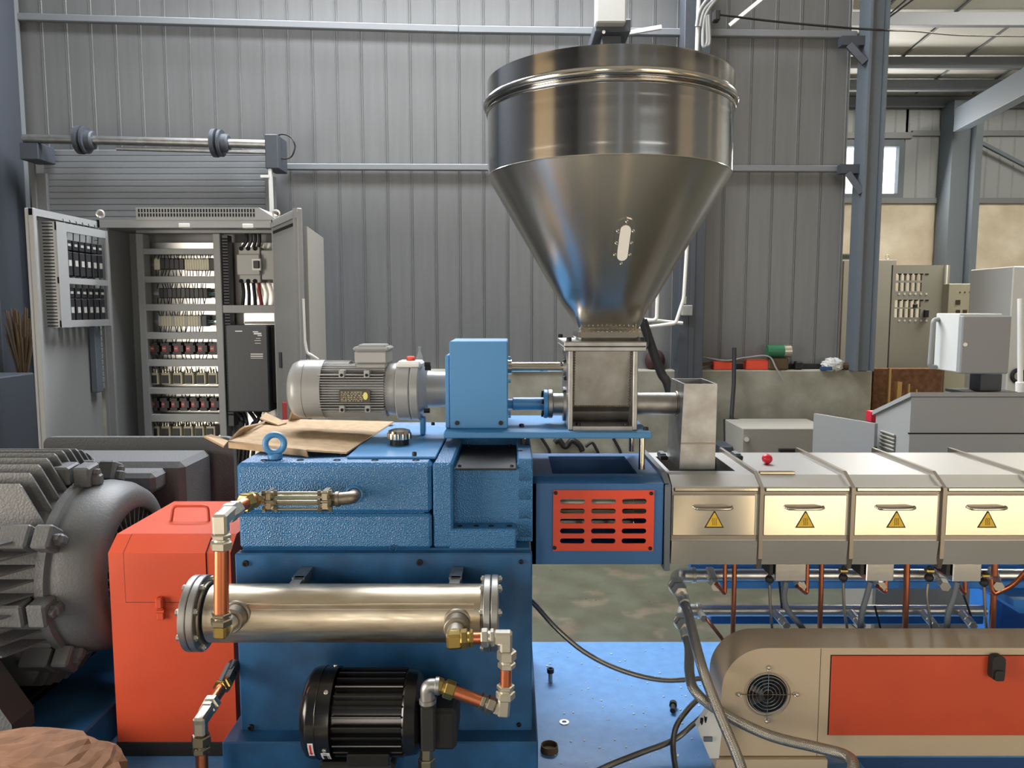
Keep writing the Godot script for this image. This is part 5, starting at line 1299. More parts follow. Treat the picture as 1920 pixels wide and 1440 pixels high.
	var m4 := mb(); m4.bx(X(1860, 1120, 2.62), X(1874, 1120, 2.62), 0.30, Y(1056, 2.62), -2.6, -2.75, 0.002); m4.bx(X(1874, 1120, 2.64), 2.4, 0.30, Y(1056, 2.62), -2.64, -2.75, 0.002); put(m4, "column", M.blue_bright, o2)
	m4 = mb(); m4.prism(PackedVector2Array([Vector2(X(1900, 1125, 2.4), Y(1124, 2.4)), Vector2(2.3, Y(1126, 2.4)), Vector2(2.3, Y(1162, 2.4)), Vector2(X(1912, 1150, 2.4), Y(1150, 2.4)), Vector2(X(1901, 1140, 2.4), Y(1138, 2.4))]), Vector3(0, 0, -2.4), Vector3.RIGHT, Vector3.UP, -0.24); put(m4, "foot_bracket", M.blue_bright, o2)

func hose_path(q: Array) -> PackedVector3Array:
	var pts := []
	for p in q: pts.append(P(p[0], p[1], p[2]))
	return curve(pts, 8)

func hoses():
	var k := 0
	for q in [
		[[1277, 1112, 2.35], [1290, 1150, 2.25], [1301, 1195, 2.15], [1316, 1250, 2.06], [1333, 1298, 2.02], [1356, 1355, 1.98], [1380, 1412, 1.94], [1400, 1470, 1.9]],
		[[1283, 1178, 2.35], [1292, 1215, 2.25], [1293, 1262, 2.12], [1304, 1297, 2.05], [1352, 1335, 2.02], [1440, 1378, 1.98], [1530, 1401, 1.96], [1585, 1416, 1.93], [1600, 1436, 1.88], [1588, 1475, 1.84]]]:
		var o := thing("braided_hose", ["braided steel hose dropping from upper manifold elbow and crossing in front of beige cabinet", "braided steel hose from lower manifold elbow sweeping right across the beige cabinet face"][k], "hose", P(q[-1][0], q[-1][1], q[-1][2]), "braided hoses")
		var pts := hose_path(q)
		var m := mb(); m.tube(resample(pts, 0.012), 0.0145, 20); put(m, "braid", M.braid, o)
		m = mb(); var a := pts[0]; var b := pts[6]; m.cyl(a + (a - b).normalized() * 0.02, a.lerp(b, 0.8), 0.0185, 24, 0.003); put(m, "ferrule", M.zinc, o); k += 1
	k = 0
	for q in [
		[[985, 1118, 2.36], [1003, 1134, 2.34], [1045, 1180, 2.3], [1098, 1224, 2.28], [1165, 1257, 2.27], [1240, 1275, 2.27], [1318, 1272, 2.27]],
		[[1312, 1308, 2.2], [1290, 1330, 2.18], [1268, 1362, 2.14], [1262, 1400, 2.09], [1268, 1450, 2.0]],
		[[1330, 1330, 2.16], [1300, 1358, 2.15], [1262, 1388, 2.12], [1200, 1412, 2.06], [1145, 1434, 2.0], [1090, 1460, 1.95]]]:
		solo(wavy(hose_path(q), 0.0075, 0.0011, 0.0065, 10), "conduit", M.conduit, ["flexible metal conduit sagging from behind blue stand across the deck to beige cabinet", "flexible metal conduit bending straight down on deck left of the white bracket", "flexible metal conduit running from white bracket to lower left over the deck"][k], "conduit", "metal conduits"); k += 1

func deck_items():
	var dk := 0.30
	var m := mb(); var p := G(1032, 1279, dk); var o := thing("cap_screw", "steel socket cap screw standing upright on blue deck beside the stand", "screw", p, "loose cap screws")
	m.cyl(p, p + Vector3(0, 0.036, 0), 0.0075, 16, 0.001); put(m, "shank", M.dull_steel, o)
	m = mb(); m.lathe([Vector2(0, 0), Vector2(0.0125, 0), Vector2(0.0125, 0.014), Vector2(0.0115, 0.015), Vector2(0.007, 0.015), Vector2(0.007, 0.008), Vector2(0, 0.008)], p + Vector3(0, 0.036, 0), Vector3.UP, 20); put(m, "head", M.black_steel, o)
	p = G(1261, 1340, dk) + Vector3(0, 0.0125, 0); o = thing("cap_screw", "black socket cap screw lying on blue deck left of the conduits", "screw", p - Vector3(0, 0.0125, 0), "loose cap screws")
	var u := Vector3(0.25, 0.0, -1).normalized()
	m = mb(); m.cyl(p, p + u * 0.035, 0.0085, 16, 0.001); put(m, "shank", M.black_steel, o)
	m = mb(); m.cyl(p + u * 0.035, p + u * 0.052, 0.0125, 20, 0.001); put(m, "head", M.black_steel, o)
	m = mb(); p = G(1058, 1355, dk); m.lathe([Vector2(0.0075, 0), Vector2(0.0155, 0), Vector2(0.0155, 0.003), Vector2(0.0075, 0.003), Vector2(0.0075, 0)], p, Vector3.UP, 28); solo(m, "washer", M.zinc, "bright steel washer lying flat on the blue deck", "washer")
	m = mb(); p = G(1030, 1408, dk); m.lathe([Vector2(0, 0), Vector2(0.0265, 0), Vector2(0.027, 0.002), Vector2(0.025, 0.02), Vector2(0.0225, 0.02), Vector2(0.0215, 0.008), Vector2(0, 0.008)], p, Vector3.UP, 32); solo(m, "rubber_cap", M.wood_dark, "dark brown round rubber cap on the deck at foot of the blue stand", "cap")
	var gs := SphereMesh.new(); gs.radius = 0.0028; gs.height = 0.004; gs.radial_segments = 8; gs.rings = 4
	var mm := MultiMesh.new(); mm.transform_format = MultiMesh.TRANSFORM_3D; mm.mesh = gs; mm.instance_count = 90
	rng.seed = 8
	for i in 90:
		var g := G(rng.randf_range(1006, 1330), rng.randf_range(1212, 1436), dk); var sc := rng.randf_range(0.5, 1.3)
		mm.set_instance_transform(i, Transform3D(Basis().scaled(Vector3(sc * 1.3, sc, sc)), g + Vector3(0, 0.0015, 0)))
	var mi := MultiMeshInstance3D.new(); mi.name = "granules"; mi.multimesh = mm; mi.material_override = M.white; add_child(mi)
	tag(mi, "tiny white plastic granules scattered over the blue deck plate", "granules"); mi.set_meta("kind", "stuff")
	# brown paper bundle at the lower left: a closed crumpled body
	var f := FastNoiseLite.new(); f.seed = 4; f.frequency = 3.2
	m = mb()
	var nx := 34; var nz := 26
	var pos := func(i: int, j: int) -> Vector3:
		var a := TAU * i / nx; var b := -PI / 2 + PI * j / nz
		var ca := cos(a); var sa := sin(a)
		var sx := signf(ca) * pow(absf(ca), 0.6); var sz := signf(sa) * pow(absf(sa), 0.6)
		var cb := pow(maxf(cos(b), 0.0), 0.55); var sb := signf(sin(b)) * pow(absf(sin(b)), 0.6)
		var v := Vector3(sx * cb * 0.30, sb * 0.125, sz * cb * 0.15)
		var w := f.get_noise_3d(v.x * 2.0 + 3.0, v.y * 3.0, v.z * 2.0) + 0.5 * absf(f.get_noise_3d(v.x * 6.0, v.y * 6.0 + 5.0, v.z * 6.0))
		return Vector3(-1.16, 0.555, -1.56) + v * (1.0 + 0.16 * w)
	for i in nx:
		for j in nz:
			var A: Vector3 = pos.call(i, j); var B: Vector3 = pos.call(i + 1, j); var C: Vector3 = pos.call(i + 1, j + 1); var D: Vector3 = pos.call(i, j + 1)
			var o0 := Vector3(-1.16, 0.555, -1.56)
			for t in [[A, B, C], [A, C, D]]:
				var nn: Vector3 = (t[1] - t[0]).cross(t[2] - t[0])
				if nn.length() < 1e-9: continue
				nn = nn.normalized()
				if nn.dot((t[0] + t[1] + t[2]) / 3.0 - o0) < 0: nn = -nn
				m.tri(t[0], t[1], t[2], nn, nn, nn)
	solo(m, "paper_bundle", M.kraft, "crumpled brown paper bundle in lower left corner of the photo", "paper")
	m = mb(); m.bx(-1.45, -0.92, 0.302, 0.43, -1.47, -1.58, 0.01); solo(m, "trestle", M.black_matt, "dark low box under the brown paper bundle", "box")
	m = mb(); m.lathe([Vector2(0, 0), Vector2(0.02, 0), Vector2(0.016, 0.05), Vector2(0.006, 0.095), Vector2(0, 0.1)], G(1722, 1470, 0.0) * 0.0 + Vector3(X(1722, 1445, 1.8), 0.27, -1.8), Vector3.UP, 10)
	m.cyl(Vector3(X(1722, 1445, 1.8), 0.0, -1.8), Vector3(X(1722, 1445, 1.8), 0.275, -1.8), 0.02, 10); solo(m, "wooden_stake", M.wood, "pointed brown wooden stake tip at bottom right edge", "stake")

func electric_cabinet():
	var d := 5.0; var db := 5.38
	var x0 := X(190, 600, d); var x1 := X(520, 600, d); var yt := Y(412, d); var y0 := 0.12
	var o := thing("electrical_cabinet", "open light grey electrical cabinet with both doors swung out, full of control gear", "cabinet", Vector3((x0 + x1) / 2, 0.0, -5.2))
	var m := mb(); m.bx(x0, x0 + 0.02, y0, yt, -d, -db); m.bx(x1 - 0.02, x1, y0, yt, -d, -db); m.bx(x0, x1, yt - 0.05, yt, -d, -db); m.bx(x0, x1, y0, y0 + 0.03, -d, -db); m.bx(x0, x1, y0, yt, -db, -db - 0.02); m.bx(x0 + 0.02, x0 + 0.06, y0, yt, -d - 0.005, -d - 0.03)
	put(m, "carcass", M.cabinet_grey, o)
	m = mb(); m.bx(x0, x1, 0, y0, -d - 0.01, -db); put(m, "plinth", M.black_matt, o)
	# louvred rail on top
	var v0 := X(255, 400, d); var v1 := X(485, 400, d); var vy0 := Y(409, d); var vy1 := Y(389, d)
	m = mb(); m.prism(PackedVector2Array([Vector2(v0, yt), Vector2(X(520, 400, d), yt), Vector2(v1, vy1), Vector2(v0, vy1)]), Vector3(0, 0, -d + 0.002), Vector3.RIGHT, Vector3.UP, -0.35); var vent := put(m, "vent_hood", M.cabinet_grey, o)
	m = mb()
	for i in 40:
		for j in 2:
			var sx := lerpf(v0 + 0.02, v1 - 0.03, i / 39.0); var sy := lerpf(vy0, vy1, 0.28 + 0.42 * j); m.bx(sx - 0.005, sx + 0.005, sy - 0.01, sy + 0.011, -d + 0.0035, -d)
	var ms := put(m, "vent_slot", M.hole_black, vent); ms.set_meta("kind", "stuff")
	for q in [188, 518]:
		m = mb(); m.torus(P(q, 401, d - 0.02 + 0.06), Vector3(0.4, 0, 1), 0.022, 0.006, 20, 8); m.cyl(P(q, 409, d + 0.04), P(q, 405, d + 0.04), 0.012, 10); put(m, "lifting_eye", M.zinc, o)
	# back plates
	m = mb(); m.bx(X(268, 600, 5.3), X(410, 600, 5.3), y0 + 0.1, yt - 0.12, -5.30, -5.32); m.bx(X(432, 600, 5.3), X(517, 600, 5.3), y0 + 0.1, yt - 0.12, -5.30, -5.32); put(m, "mounting_plate", M.galvanised, o)
	# duct grid
	var cr := [[466, 477], [518, 530], [570, 583], [623, 636], [674, 687], [727, 739], [777, 791], [829, 843]]
	m = mb(); var fx0 := X(262, 600, 5.16); var fx1 := X(412, 600, 5.16)
	for c in cr: m.bx(fx0, fx1, Y(c[1], 5.16), Y(c[0], 5.16), -5.16, -5.25, 0.003)
	m.bx(fx0 - 0.001, X(275, 600, 5.16), y0 + 0.1, Y(438, 5.16), -5.155, -5.251, 0.003); m.bx(X(405, 600, 5.16), X(418, 600, 5.16), y0 + 0.1, Y(438, 5.16), -5.155, -5.251, 0.003)
	m.bx(X(418, 600, 5.16), x1 - 0.02, Y(587, 5.16), Y(572, 5.16), -5.16, -5.25, 0.003); m.bx(fx0, x1 - 0.02, Y(437, 5.16), Y(424, 5.16), -5.16, -5.25, 0.003)
	put(m, "wiring_duct", M.cabinet_grey, o)
	m = mb(); m.bx(X(419, 600, 5.15), X(430, 600, 5.15), Y(800, 5.15), Y(440, 5.15), -5.17, -5.25, 0.002); put(m, "slotted_duct", M.drive_grey, o)
	m = mb()
	for i in 60: m.bx(X(420, 600, 5.15), X(429, 600, 5.15), Y(446 + i * 5.6, 5.15), Y(449 + i * 5.6, 5.15), -5.166, -5.169)
	put(m, "duct_slot", M.hole_black, o).set_meta("kind", "stuff")
	for q in [[352, 424], [470, 425]]:
		m = mb(); var p := P(q[0], q[1], 5.05); m.bx(p.x - 0.035, p.x + 0.035, p.y - 0.015, p.y + 0.012, -4.99, -5.06, 0.004); put(m, "door_contact", M.white, o)
	# device rows
	for row in [[478, 516], [533, 568], [585, 621]]:
		m = mb(); m.bx(X(268, 600, 5.28), X(408, 600, 5.28), Y((row[0] + row[1]) / 2.0 + 3, 5.28), Y((row[0] + row[1]) / 2.0 - 3, 5.28), -5.27, -5.30); put(m, "mounting_rail", M.galvanised, o)
	var dev := func(nm: String, px0, px1, py0, py1, z, depth, mt: Material, extra := 0):
		m = mb(); var a := P(px0, py1, z); var b := P(px1, py0, z)
		m.bx(a.x, b.x, a.y, b.y, -z, -z - depth, 0.003)
		var q := put(m, nm, mt, o)
		if extra == 1:       # contactor: dark top and bottom, pale window
			m = mb(); var h: float = b.y - a.y; m.bx(a.x - 0.002, b.x + 0.002, b.y - h * 0.24, b.y + 0.004, -z + 0.012, -z - depth); m.bx(a.x - 0.002, b.x + 0.002, a.y - 0.004, a.y + h * 0.22, -z + 0.012, -z - depth); put(m, "terminal_cover", M.device_black, q)
			m = mb(); m.bx(lerpf(a.x, b.x, 0.62), b.x + 0.012, a.y + h * 0.2, b.y - h * 0.2, -z + 0.006, -z - depth); put(m, "side_block", M.device_black, q)
			m = mb(); m.bx(lerpf(a.x, b.x, 0.1), lerpf(a.x, b.x, 0.5), a.y + h * 0.42, a.y + h * 0.58, -z + 0.002, -z); put(m, "label", M.device_grey, q)
		elif extra == 2:     # relay in a clear socket: pale frame round a dark body
			m = mb(); var w: float = b.x - a.x; var h: float = b.y - a.y
			m.bx(a.x + w * 0.1, b.x - w * 0.22, a.y + h * 0.1, b.y - h * 0.2, -z + 0.008, -z); put(m, "relay_body", M.device_black, q)
			m = mb()
			for s in 3: m.bx(lerpf(a.x, b.x, 0.15 + 0.3 * s), lerpf(a.x, b.x, 0.25 + 0.3 * s), b.y, b.y + 0.025, -z, -z - 0.02)
			put(m, "pin", M.zinc, q)
	for i in 5: dev.call("relay", 300 + i * 9, 308 + i * 9, 484, 505, 5.2, 0.07, M.device_black)
	dev.call("end_clamp", 289, 299, 483, 506, 5.2, 0.07, M.device_cream)
	for i in 10: dev.call("terminal_block", 346 + i * 4.6, 350 + i * 4.6, 484, 507, 5.21, 0.06, M.device_cream)
	dev.call("end_relay", 393, 402, 484, 507, 5.2, 0.07, M.device_black)
	for i in 11: dev.call("relay", 298 + i * 8.3, 305.5 + i * 8.3, 540, 559, 5.2, 0.07, M.device_black if i % 3 < 2 else M.drive_grey)
	for i in 16: dev.call("terminal_block", 297 + i * 5, 301.3 + i * 5, 591, 612, 5.21, 0.06, M.device_cream if i % 5 else M.device_grey)
	dev.call("end_relay", 378, 387, 590, 612, 5.2, 0.07, M.drive_grey)
	for i in 6: dev.call("contactor", 281 + i * 22.5, 295 + i * 22.5, 643, 664, 5.2, 0.08, M.device_red, 1)
	for i in 6: dev.call("relay_socket", 281 + i * 22, 297 + i * 22, 699, 721, 5.2, 0.08, M.device_cream, 2)
	for i in 7: dev.call("contactor", 284 + i * 18.6, 295 + i * 18.6, 747, 769, 5.2, 0.08, M.device_red, 1)
	for i in 6: dev.call("relay_socket", 282 + i * 21, 298 + i * 21, 799, 820, 5.2, 0.08, M.device_cream, 2)
	for i in 12: dev.call("green_terminal", 298 + i * 7, 304 + i * 7, 858, 868, 5.2, 0.06, M.device_green)
	# wires along every row
	rng.seed = 77
	for row in [[478, 486, 290, 400, 20], [507, 517, 290, 400, 20], [532, 541, 296, 390, 18], [558, 569, 296, 390, 18], [584, 592, 297, 385, 18], [612, 623, 297, 385, 18], [636, 645, 285, 405, 14], [664, 673, 285, 405, 14], [688, 698, 285, 408, 14], [740, 748, 285, 408, 14], [790, 799, 285, 408, 16], [843, 858, 296, 400, 24]]:
		m = mb()
		for i in row[4]:
			var wx := lerpf(row[2], row[3], (i + rng.randf() * 0.6) / row[4]); var sl := rng.randf_range(-3, 3)
			m.tube(curve([P(wx, row[0], 5.19), P(wx + sl * 0.5, (row[0] + row[1]) / 2.0, 5.17), P(wx + sl, row[1], 5.2)], 4), 0.003, 5)
		put(m, "wire_bundle", M.wire_black, o).set_meta("kind", "stuff")
	for y in [549, 601]:
		m = mb(); m.tube(PackedVector3Array([P(385, y - 2, 5.22), P(396, y + 1, 5.22), P(407, y - 1, 5.22)]), 0.003, 6); m.tube(PackedVector3Array([P(385, y + 3, 5.22), P(396, y + 4, 5.22), P(407, y + 4, 5.22)]), 0.003, 6); put(m, "cyan_wire", M.wire_cyan, o)
	# breaker
	var a := P(447, 530, 5.16); var b := P(487, 463, 5.16)
	m = mb(); m.bx(a.x, b.x, a.y + 0.05, b.y - 0.05, -5.14, -5.27, 0.004); m.bx(a.x + 0.005, b.x - 0.005, a.y, b.y, -5.17, -5.27, 0.004); m.bx(b.x, P(502, 0, 5.2).x, a.y + 0.02, b.y - 0.02, -5.18, -5.27, 0.004)
	var brk := put(m, "circuit_breaker", M.device_grey, o)
	m = mb(); m.bx(P(456, 0, 5.13).x, P(473, 0, 5.13).x, Y(507, 5.13), Y(485, 5.13), -5.13, -5.15, 0.002); put(m, "toggle_frame", M.white, brk)
	m = mb(); m.bx(P(459, 0, 5.12).x, P(470, 0, 5.12).x, Y(503, 5.12), Y(489, 5.12), -5.115, -5.14, 0.003); put(m, "toggle", M.device_black, brk)
	for i in 3:
		for yy in [466, 527]:
			m = mb(); var p := P(452 + i * 13, yy, 5.165); m.cyl(p + Vector3(0, 0, -0.02), p + Vector3(0, 0, 0.002), 0.014, 14); put(m, "terminal_hole", M.hole_black, brk)
	for i in 4:
		m = mb(); var wx := 462 + i * 8; m.tube(curve([P(wx, 436, 5.2), P(wx + 1, 450, 5.19), P(455 + i * 10, 464, 5.2)], 5), 0.011, 8); put(m, "power_cable", M.wire_black if i != 1 else M.drive_grey, o)
		m = mb(); m.tube(curve([P(455 + i * 10, 530, 5.2), P(457 + i * 10, 550, 5.18), P(455 + i * 12, 572, 5.2)], 5), 0.012, 8); put(m, "power_cable", M.wire_red if i == 3 else M.wire_black, o)
	dev.call("indicator_block", 506, 516, 493, 530, 5.2, 0.06, M.device_black)
	dev.call("drive_bracket", 458, 515, 603, 607, 5.22, 0.06, M.device_grey)
	# drive
	a = P(430, 772, 5.1); b = P(503, 610, 5.1)
	m = mb(); m.bx(a.x, b.x, a.y, b.y, -5.08, -5.29, 0.008); var vd := put(m, "motor_drive", M.drive_grey, o)
	m = mb(); m.bx(b.x, b.x + 0.05, a.y + 0.05, b.y - 0.01, -5.14, -5.29, 0.004); put(m, "heat_sink", M.black_matt, vd)
	m = mb()
	for q in [[441, 454, 620, 622], [474, 484, 621, 623], [476, 490, 624, 627], [483, 491, 628, 630], [480, 488, 634, 635], [477, 489, 638, 639], [478, 489, 643, 644], [470, 493, 663, 665], [470, 493, 667, 669], [470, 493, 671, 672]]:
		var p0 := P(q[0], q[3], 5.078); var p1 := P(q[1], q[2], 5.078); m.bx(p0.x, p1.x, p0.y, p1.y, -5.077, -5.081)
	put(m, "white_print", M.white, vd)
	for q in [[445, 772, 455, 800], [455, 772, 462, 810], [468, 772, 480, 800], [478, 772, 500, 806], [488, 772, 470, 805]]:
		m = mb(); m.tube(curve([P(q[0], q[1], 5.15), P((q[0] + q[2]) / 2.0 + 4, (q[1] + q[3]) / 2.0, 5.1), P(q[2], q[3], 5.12), P(q[2] - 10, q[3] + 90, 5.1)], 6), 0.013, 8); put(m, "output_cable", M.wire_black, o)
	m = mb()
	for i in 9: m.tube(curve([P(330 + i * 9, 880, 5.12), P(345 + i * 9, 905, 5.0), P(330 + i * 11, 930, 4.98), P(355 + i * 9, 960, 4.95)], 6), 0.011, 7)
	put(m, "loose_cable", M.wire_black, o)
	# left door, swung straight out, with its instrument frame
	var zf := 4.33; var xd := x0 - 0.02
	var ydb := 0.16
	m = mb(); m.bx(xd - 0.02, xd, ydb, yt - 0.01, -zf, -d, 0.004); m.bx(xd, xd + 0.025, yt - 0.05, yt - 0.01, -zf, -d); m.bx(xd, xd + 0.025, ydb, ydb + 0.04, -zf, -d); m.bx(xd, xd + 0.03, ydb, yt - 0.01, -zf, -zf - 0.03, 0.003)
	var dr := put(m, "door", M.cabinet_grey, o, "left door with instrument frame")
	var zz := [4.42, 4.98]
	m = mb(); m.bx(xd + 0.025, xd + 0.027, yt - 0.075, yt - 0.06, -zf - 0.04, -d + 0.08); put(m, "gasket", M.hole_black, dr)
	# frame seen as a box of uprights and rails
	var xf := xd + 0.10
	m = mb()
	var fy0 := Y(614, 4.42); var fy1 := Y(415, 4.42)
	m.bx(xf - 0.0105, xf + 0.001, fy0 - 0.001, fy1 + 0.001, -zz[0], -zz[0] - 0.10); m.bx(xf - 0.0105, xf + 0.001, fy0 - 0.001, fy1 + 0.001, -zz[1] + 0.03, -zz[1])
	for r in [[fy0, fy0 + 0.04], [lerpf(fy0, fy1, 0.42), lerpf(fy0, fy1, 0.48)], [lerpf(fy0, fy1, 0.92), fy1]]: m.bx(xf - 0.01, xf, r[0], r[1], -zz[0], -zz[1])
	m.bx(xd, xf, fy0, fy1, -zz[0], -zz[0] - 0.006)
	put(m, "instrument_frame", M.cabinet_grey, dr)
	m = mb()
	for i in 32: m.bx(xd + 0.02, xf - 0.02, lerpf(fy0, fy1, (i + 0.3) / 32.0), lerpf(fy0, fy1, (i + 0.62) / 32.0), -zz[0] + 0.002, -zz[0] - 0.004)
	put(m, "duct_slot", M.hole_black, dr).set_meta("kind", "stuff")
	for r in 4:
		var yy: float = lerpf(fy0, fy1, [0.80, 0.62, 0.335, 0.16][r])
		for i in 6:
			var z0: float = zz[0] + 0.13 + 0.068 * i
			m = mb(); var hh := 0.03 if r % 2 == 0 else 0.07
			m.bx(xd + 0.012, xf - 0.02, yy - hh, yy + hh, -z0, -z0 - 0.05, 0.003)
			if r % 2 == 0: m.tube(curve([Vector3(xf - 0.03, yy + hh, -z0 - 0.02), Vector3(xf - 0.02, yy + 0.09, -z0 - 0.005), Vector3(xf - 0.04, yy + 0.15, -z0 - 0.01)], 4), 0.003, 5)
			put(m, "meter_back" if r % 2 else "relay", M.device_black, dr)
			m = mb(); m.bx(xf - 0.02, xf - 0.018, yy - hh * 0.2, yy + hh * 0.3, -z0 - 0.01, -z0 - 0.04); put(m, "terminal_row", M.device_grey, dr)
	m = mb(); m.bx(xd + 0.01, xd + 0.05, Y(735, 4.9), Y(612, 4.9), -4.86, -4.93, 0.004); put(m, "cable_sleeve", M.column_grey, dr)
	# right door
	var ha := Vector3(x1, 0, -d); var hb := P(567, 600, 4.42); var dir := Vector3(hb.x - ha.x, 0, hb.z - ha.z); var Ld := dir.length(); dir = dir.normalized()
	var nrm := Vector3(-dir.z, 0, dir.x)
	if nrm.x > 0: nrm = -nrm
	m = mb(); var bs := Basis(dir, Vector3.UP, dir.cross(Vector3.UP))
	m.box(ha + dir * Ld / 2 + Vector3(0, (yt + ydb) / 2, 0), Vector3(Ld, yt - ydb, 0.03), 0.004, bs)
	m.box(ha + dir * Ld / 2 + nrm * 0.02 + Vector3(0, yt - 0.04, 0), Vector3(Ld, 0.03, 0.02), 0.0, bs); m.box(ha + dir * (Ld - 0.02) + nrm * 0.02 + Vector3(0, (yt + ydb) / 2, 0), Vector3(0.03, yt - ydb, 0.02), 0.0, bs)
	var rd := put(m, "door", M.cabinet_grey, o, "right door")
	m = mb(); m.box(ha + dir * Ld * 0.5 + nrm * 0.018 + Vector3(0, yt - 0.085, 0), Vector3(Ld * 0.86, 0.016, 0.008), 0.0, bs); put(m, "gasket", M.hole_black, rd)
	m = mb(); m.box(ha + dir * (Ld * 0.25) + nrm * 0.02 + Vector3(0, Y(678, 4.7), 0), Vector3(0.04, 0.10, 0.02), 0.003, bs); put(m, "lock_plate", M.drive_grey, rd)
	# sheet panel leaning behind the right door
	m = mb(); var s0 := P(569, 424, 4.5); var s1 := P(601, 446, 5.35)
	m.prism(PackedVector2Array([Vector2(0, 0), Vector2(s0.distance_to(Vector3(s1.x, s0.y, s1.z)), 0), Vector2(s0.distance_to(Vector3(s1.x, s0.y, s1.z)), s1.y), Vector2(0, s0.y)]), Vector3(s0.x, 0, s0.z), Vector3(s1.x - s0.x, 0, s1.z - s0.z).normalized(), Vector3.UP, 0.02)
	solo(m, "sheet_panel", M.cabinet_beige, "tall grey sheet panel standing behind the right cabinet door", "panel")
	m = mb(); m.tube(curve([P(572, 640, 4.4), P(576, 660, 4.4), P(584, 666, 4.4), P(596, 674, 4.42)], 6), 0.008, 8); m.tube(PackedVector3Array([P(569, 560, 4.4), P(572, 640, 4.4)]), 0.007, 8); solo(m, "ground_strap", M.white, "pale earthing cable hanging along the edge of right cabinet door", "cable")
	m = mb(); var rb := P(535, 770, 4.75); m.bx(rb.x - 0.02, rb.x + 0.05, 0.0, Y(754, 4.75), -4.75, -4.81, 0.004); solo(m, "red_post", M.device_red, "dark red post showing behind the cardboard below right cabinet door", "post")

func shutter_and_left():
	var d := 6.22
	var o := thing("roller_shutter", "grey roller shutter with exposed pipe shaft above the electrical cabinet", "shutter", Vector3(X(290, 400, d), 0.0, -d))
	var xl := X(82, 340, d); var xr := X(505, 340, d)
	var y := Y(275, d)
	for i in 40:
		var yy := y - 0.02 - 0.0475 * i
		var m := mb(); var h := 0.046
		m.prism(PackedVector2Array([Vector2(0, yy - h), Vector2(0.004, yy - h), Vector2(0.0065, yy - h * 0.86), Vector2(0.0065, yy - h * 0.14), Vector2(0.004, yy - 0.003), Vector2(0, yy)]), Vector3(xr, 0, -d - 0.02), Vector3.BACK, Vector3.UP, xl - xr); put(m, "slat", M.girt, o)
	var m := mb(); m.bx(xl - 0.05, xl + 0.03, 0, Y(325, d), -d + 0.02, -d - 0.05, 0.003); put(m, "guide_rail", M.wall_panel, o)
	m = mb(); m.bx(xr - 0.03, xr + 0.04, 0, Y(330, d), -d + 0.02, -d - 0.05, 0.003); put(m, "guide_rail", M.wall_panel, o)
	m = mb(); m.bx(X(58, 300, 6.2), X(66, 300, 6.2), 0, Y(300, 6.2), -6.18, -6.22); put(m, "side_post", M.wall_panel, o)
	var s0 := P(45, 260, 6.0); var s1 := P(512, 271, 6.0)
	m = mb(); m.cyl(s0, s1, 0.033, 24); put(m, "shaft", M.dull_steel, o)
	m = mb(); m.cyl(s0 + Vector3(0.7, -0.075, 0), s1 + Vector3(0, -0.06, 0), 0.014, 12); put(m, "tie_bar", M.dull_steel, o)
	for q in [152, 405]:
		var c := s0.lerp(s1, (q - 45.0) / 467.0); var ax := (s1 - s0).normalized()
		m = mb(); m.pipe(c - ax * 0.02, c + ax * 0.01, 0.105, 0.05, 32); m.cyl(c + ax * 0.02, c + ax * 0.1, 0.07, 24, 0.01); m.pipe(c + ax * 0.03, c + ax * 0.05, 0.1, 0.05, 28); put(m, "spring_drum", M.column_dark, o)
	m = mb(); m.bx(X(500, 270, 6.0), X(524, 270, 6.0), Y(318, 6.0), Y(254, 6.0), -5.95, -6.2, 0.006); put(m, "end_bracket", M.column_dark, o)
	m = mb(); m.bx(X(40, 290, 6.0), X(75, 290, 6.0), Y(300, 6.0), Y(268, 6.0), -5.98, -6.2, 0.006); put(m, "end_bracket", M.column_dark, o)
	m = mb(); m.bx(X(506, 320, 6.0), X(512, 320, 6.0), 1.7, Y(310, 6.0), -5.96, -5.99); m.bx(X(492, 320, 6.0), X(508, 320, 6.0), Y(335, 6.0), Y(330, 6.0), -5.95, -5.99); put(m, "hand_rod", M.cabinet_white, o)
	var m2 := mb(); var pts := PackedVector3Array()
	for i in 28: pts.append(P(532, 275, 6.05) + Vector3(cos(TAU * i / 28) * 0.088, sin(TAU * i / 28) * 0.092, 0.01 * sin(i)))
	m2.tube(pts, 0.006, 8, null, true); solo(m2, "cable_loop", M.wire_black, "thin black cable loop hanging at right end of the shutter shaft", "cable")
	# broom and dark things at the far left
	var b := thing("twig_broom", "dark twig broom leaning upright in the shadow left of the cabinet door", "broom", Vector3(X(40, 800, 5.7), 0, -5.7))
	m = mb(); rng.seed = 21
	for i in 60:
		var px := rng.randf_range(8, 66); m.tube(PackedVector3Array([P(44 + (px - 36) * 0.25, 690 + rng.randf_range(-10, 30), 5.75), P(px, rng.randf_range(575, 640), 5.7 + rng.randf() * 0.12)]), 0.006, 5)
	put(m, "twigs", M.wood_dark, b).set_meta("kind", "stuff")
	m = mb(); m.cyl(P(44, 700, 5.75), Vector3(P(62, 860, 5.75).x, 0.0, -5.75), 0.022, 12); put(m, "handle", M.wood_dark, b)
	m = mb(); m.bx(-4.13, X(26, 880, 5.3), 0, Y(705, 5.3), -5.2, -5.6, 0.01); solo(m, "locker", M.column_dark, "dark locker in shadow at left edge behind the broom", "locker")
	m = mb(); m.bx(X(300, 900, 4.6), X(440, 900, 4.6), 0.0, Y(935, 4.6), -4.5, -4.9, 0.01); solo(m, "floor_box", M.black_matt, "black crate on floor before the cabinet behind the orange guard", "crate")

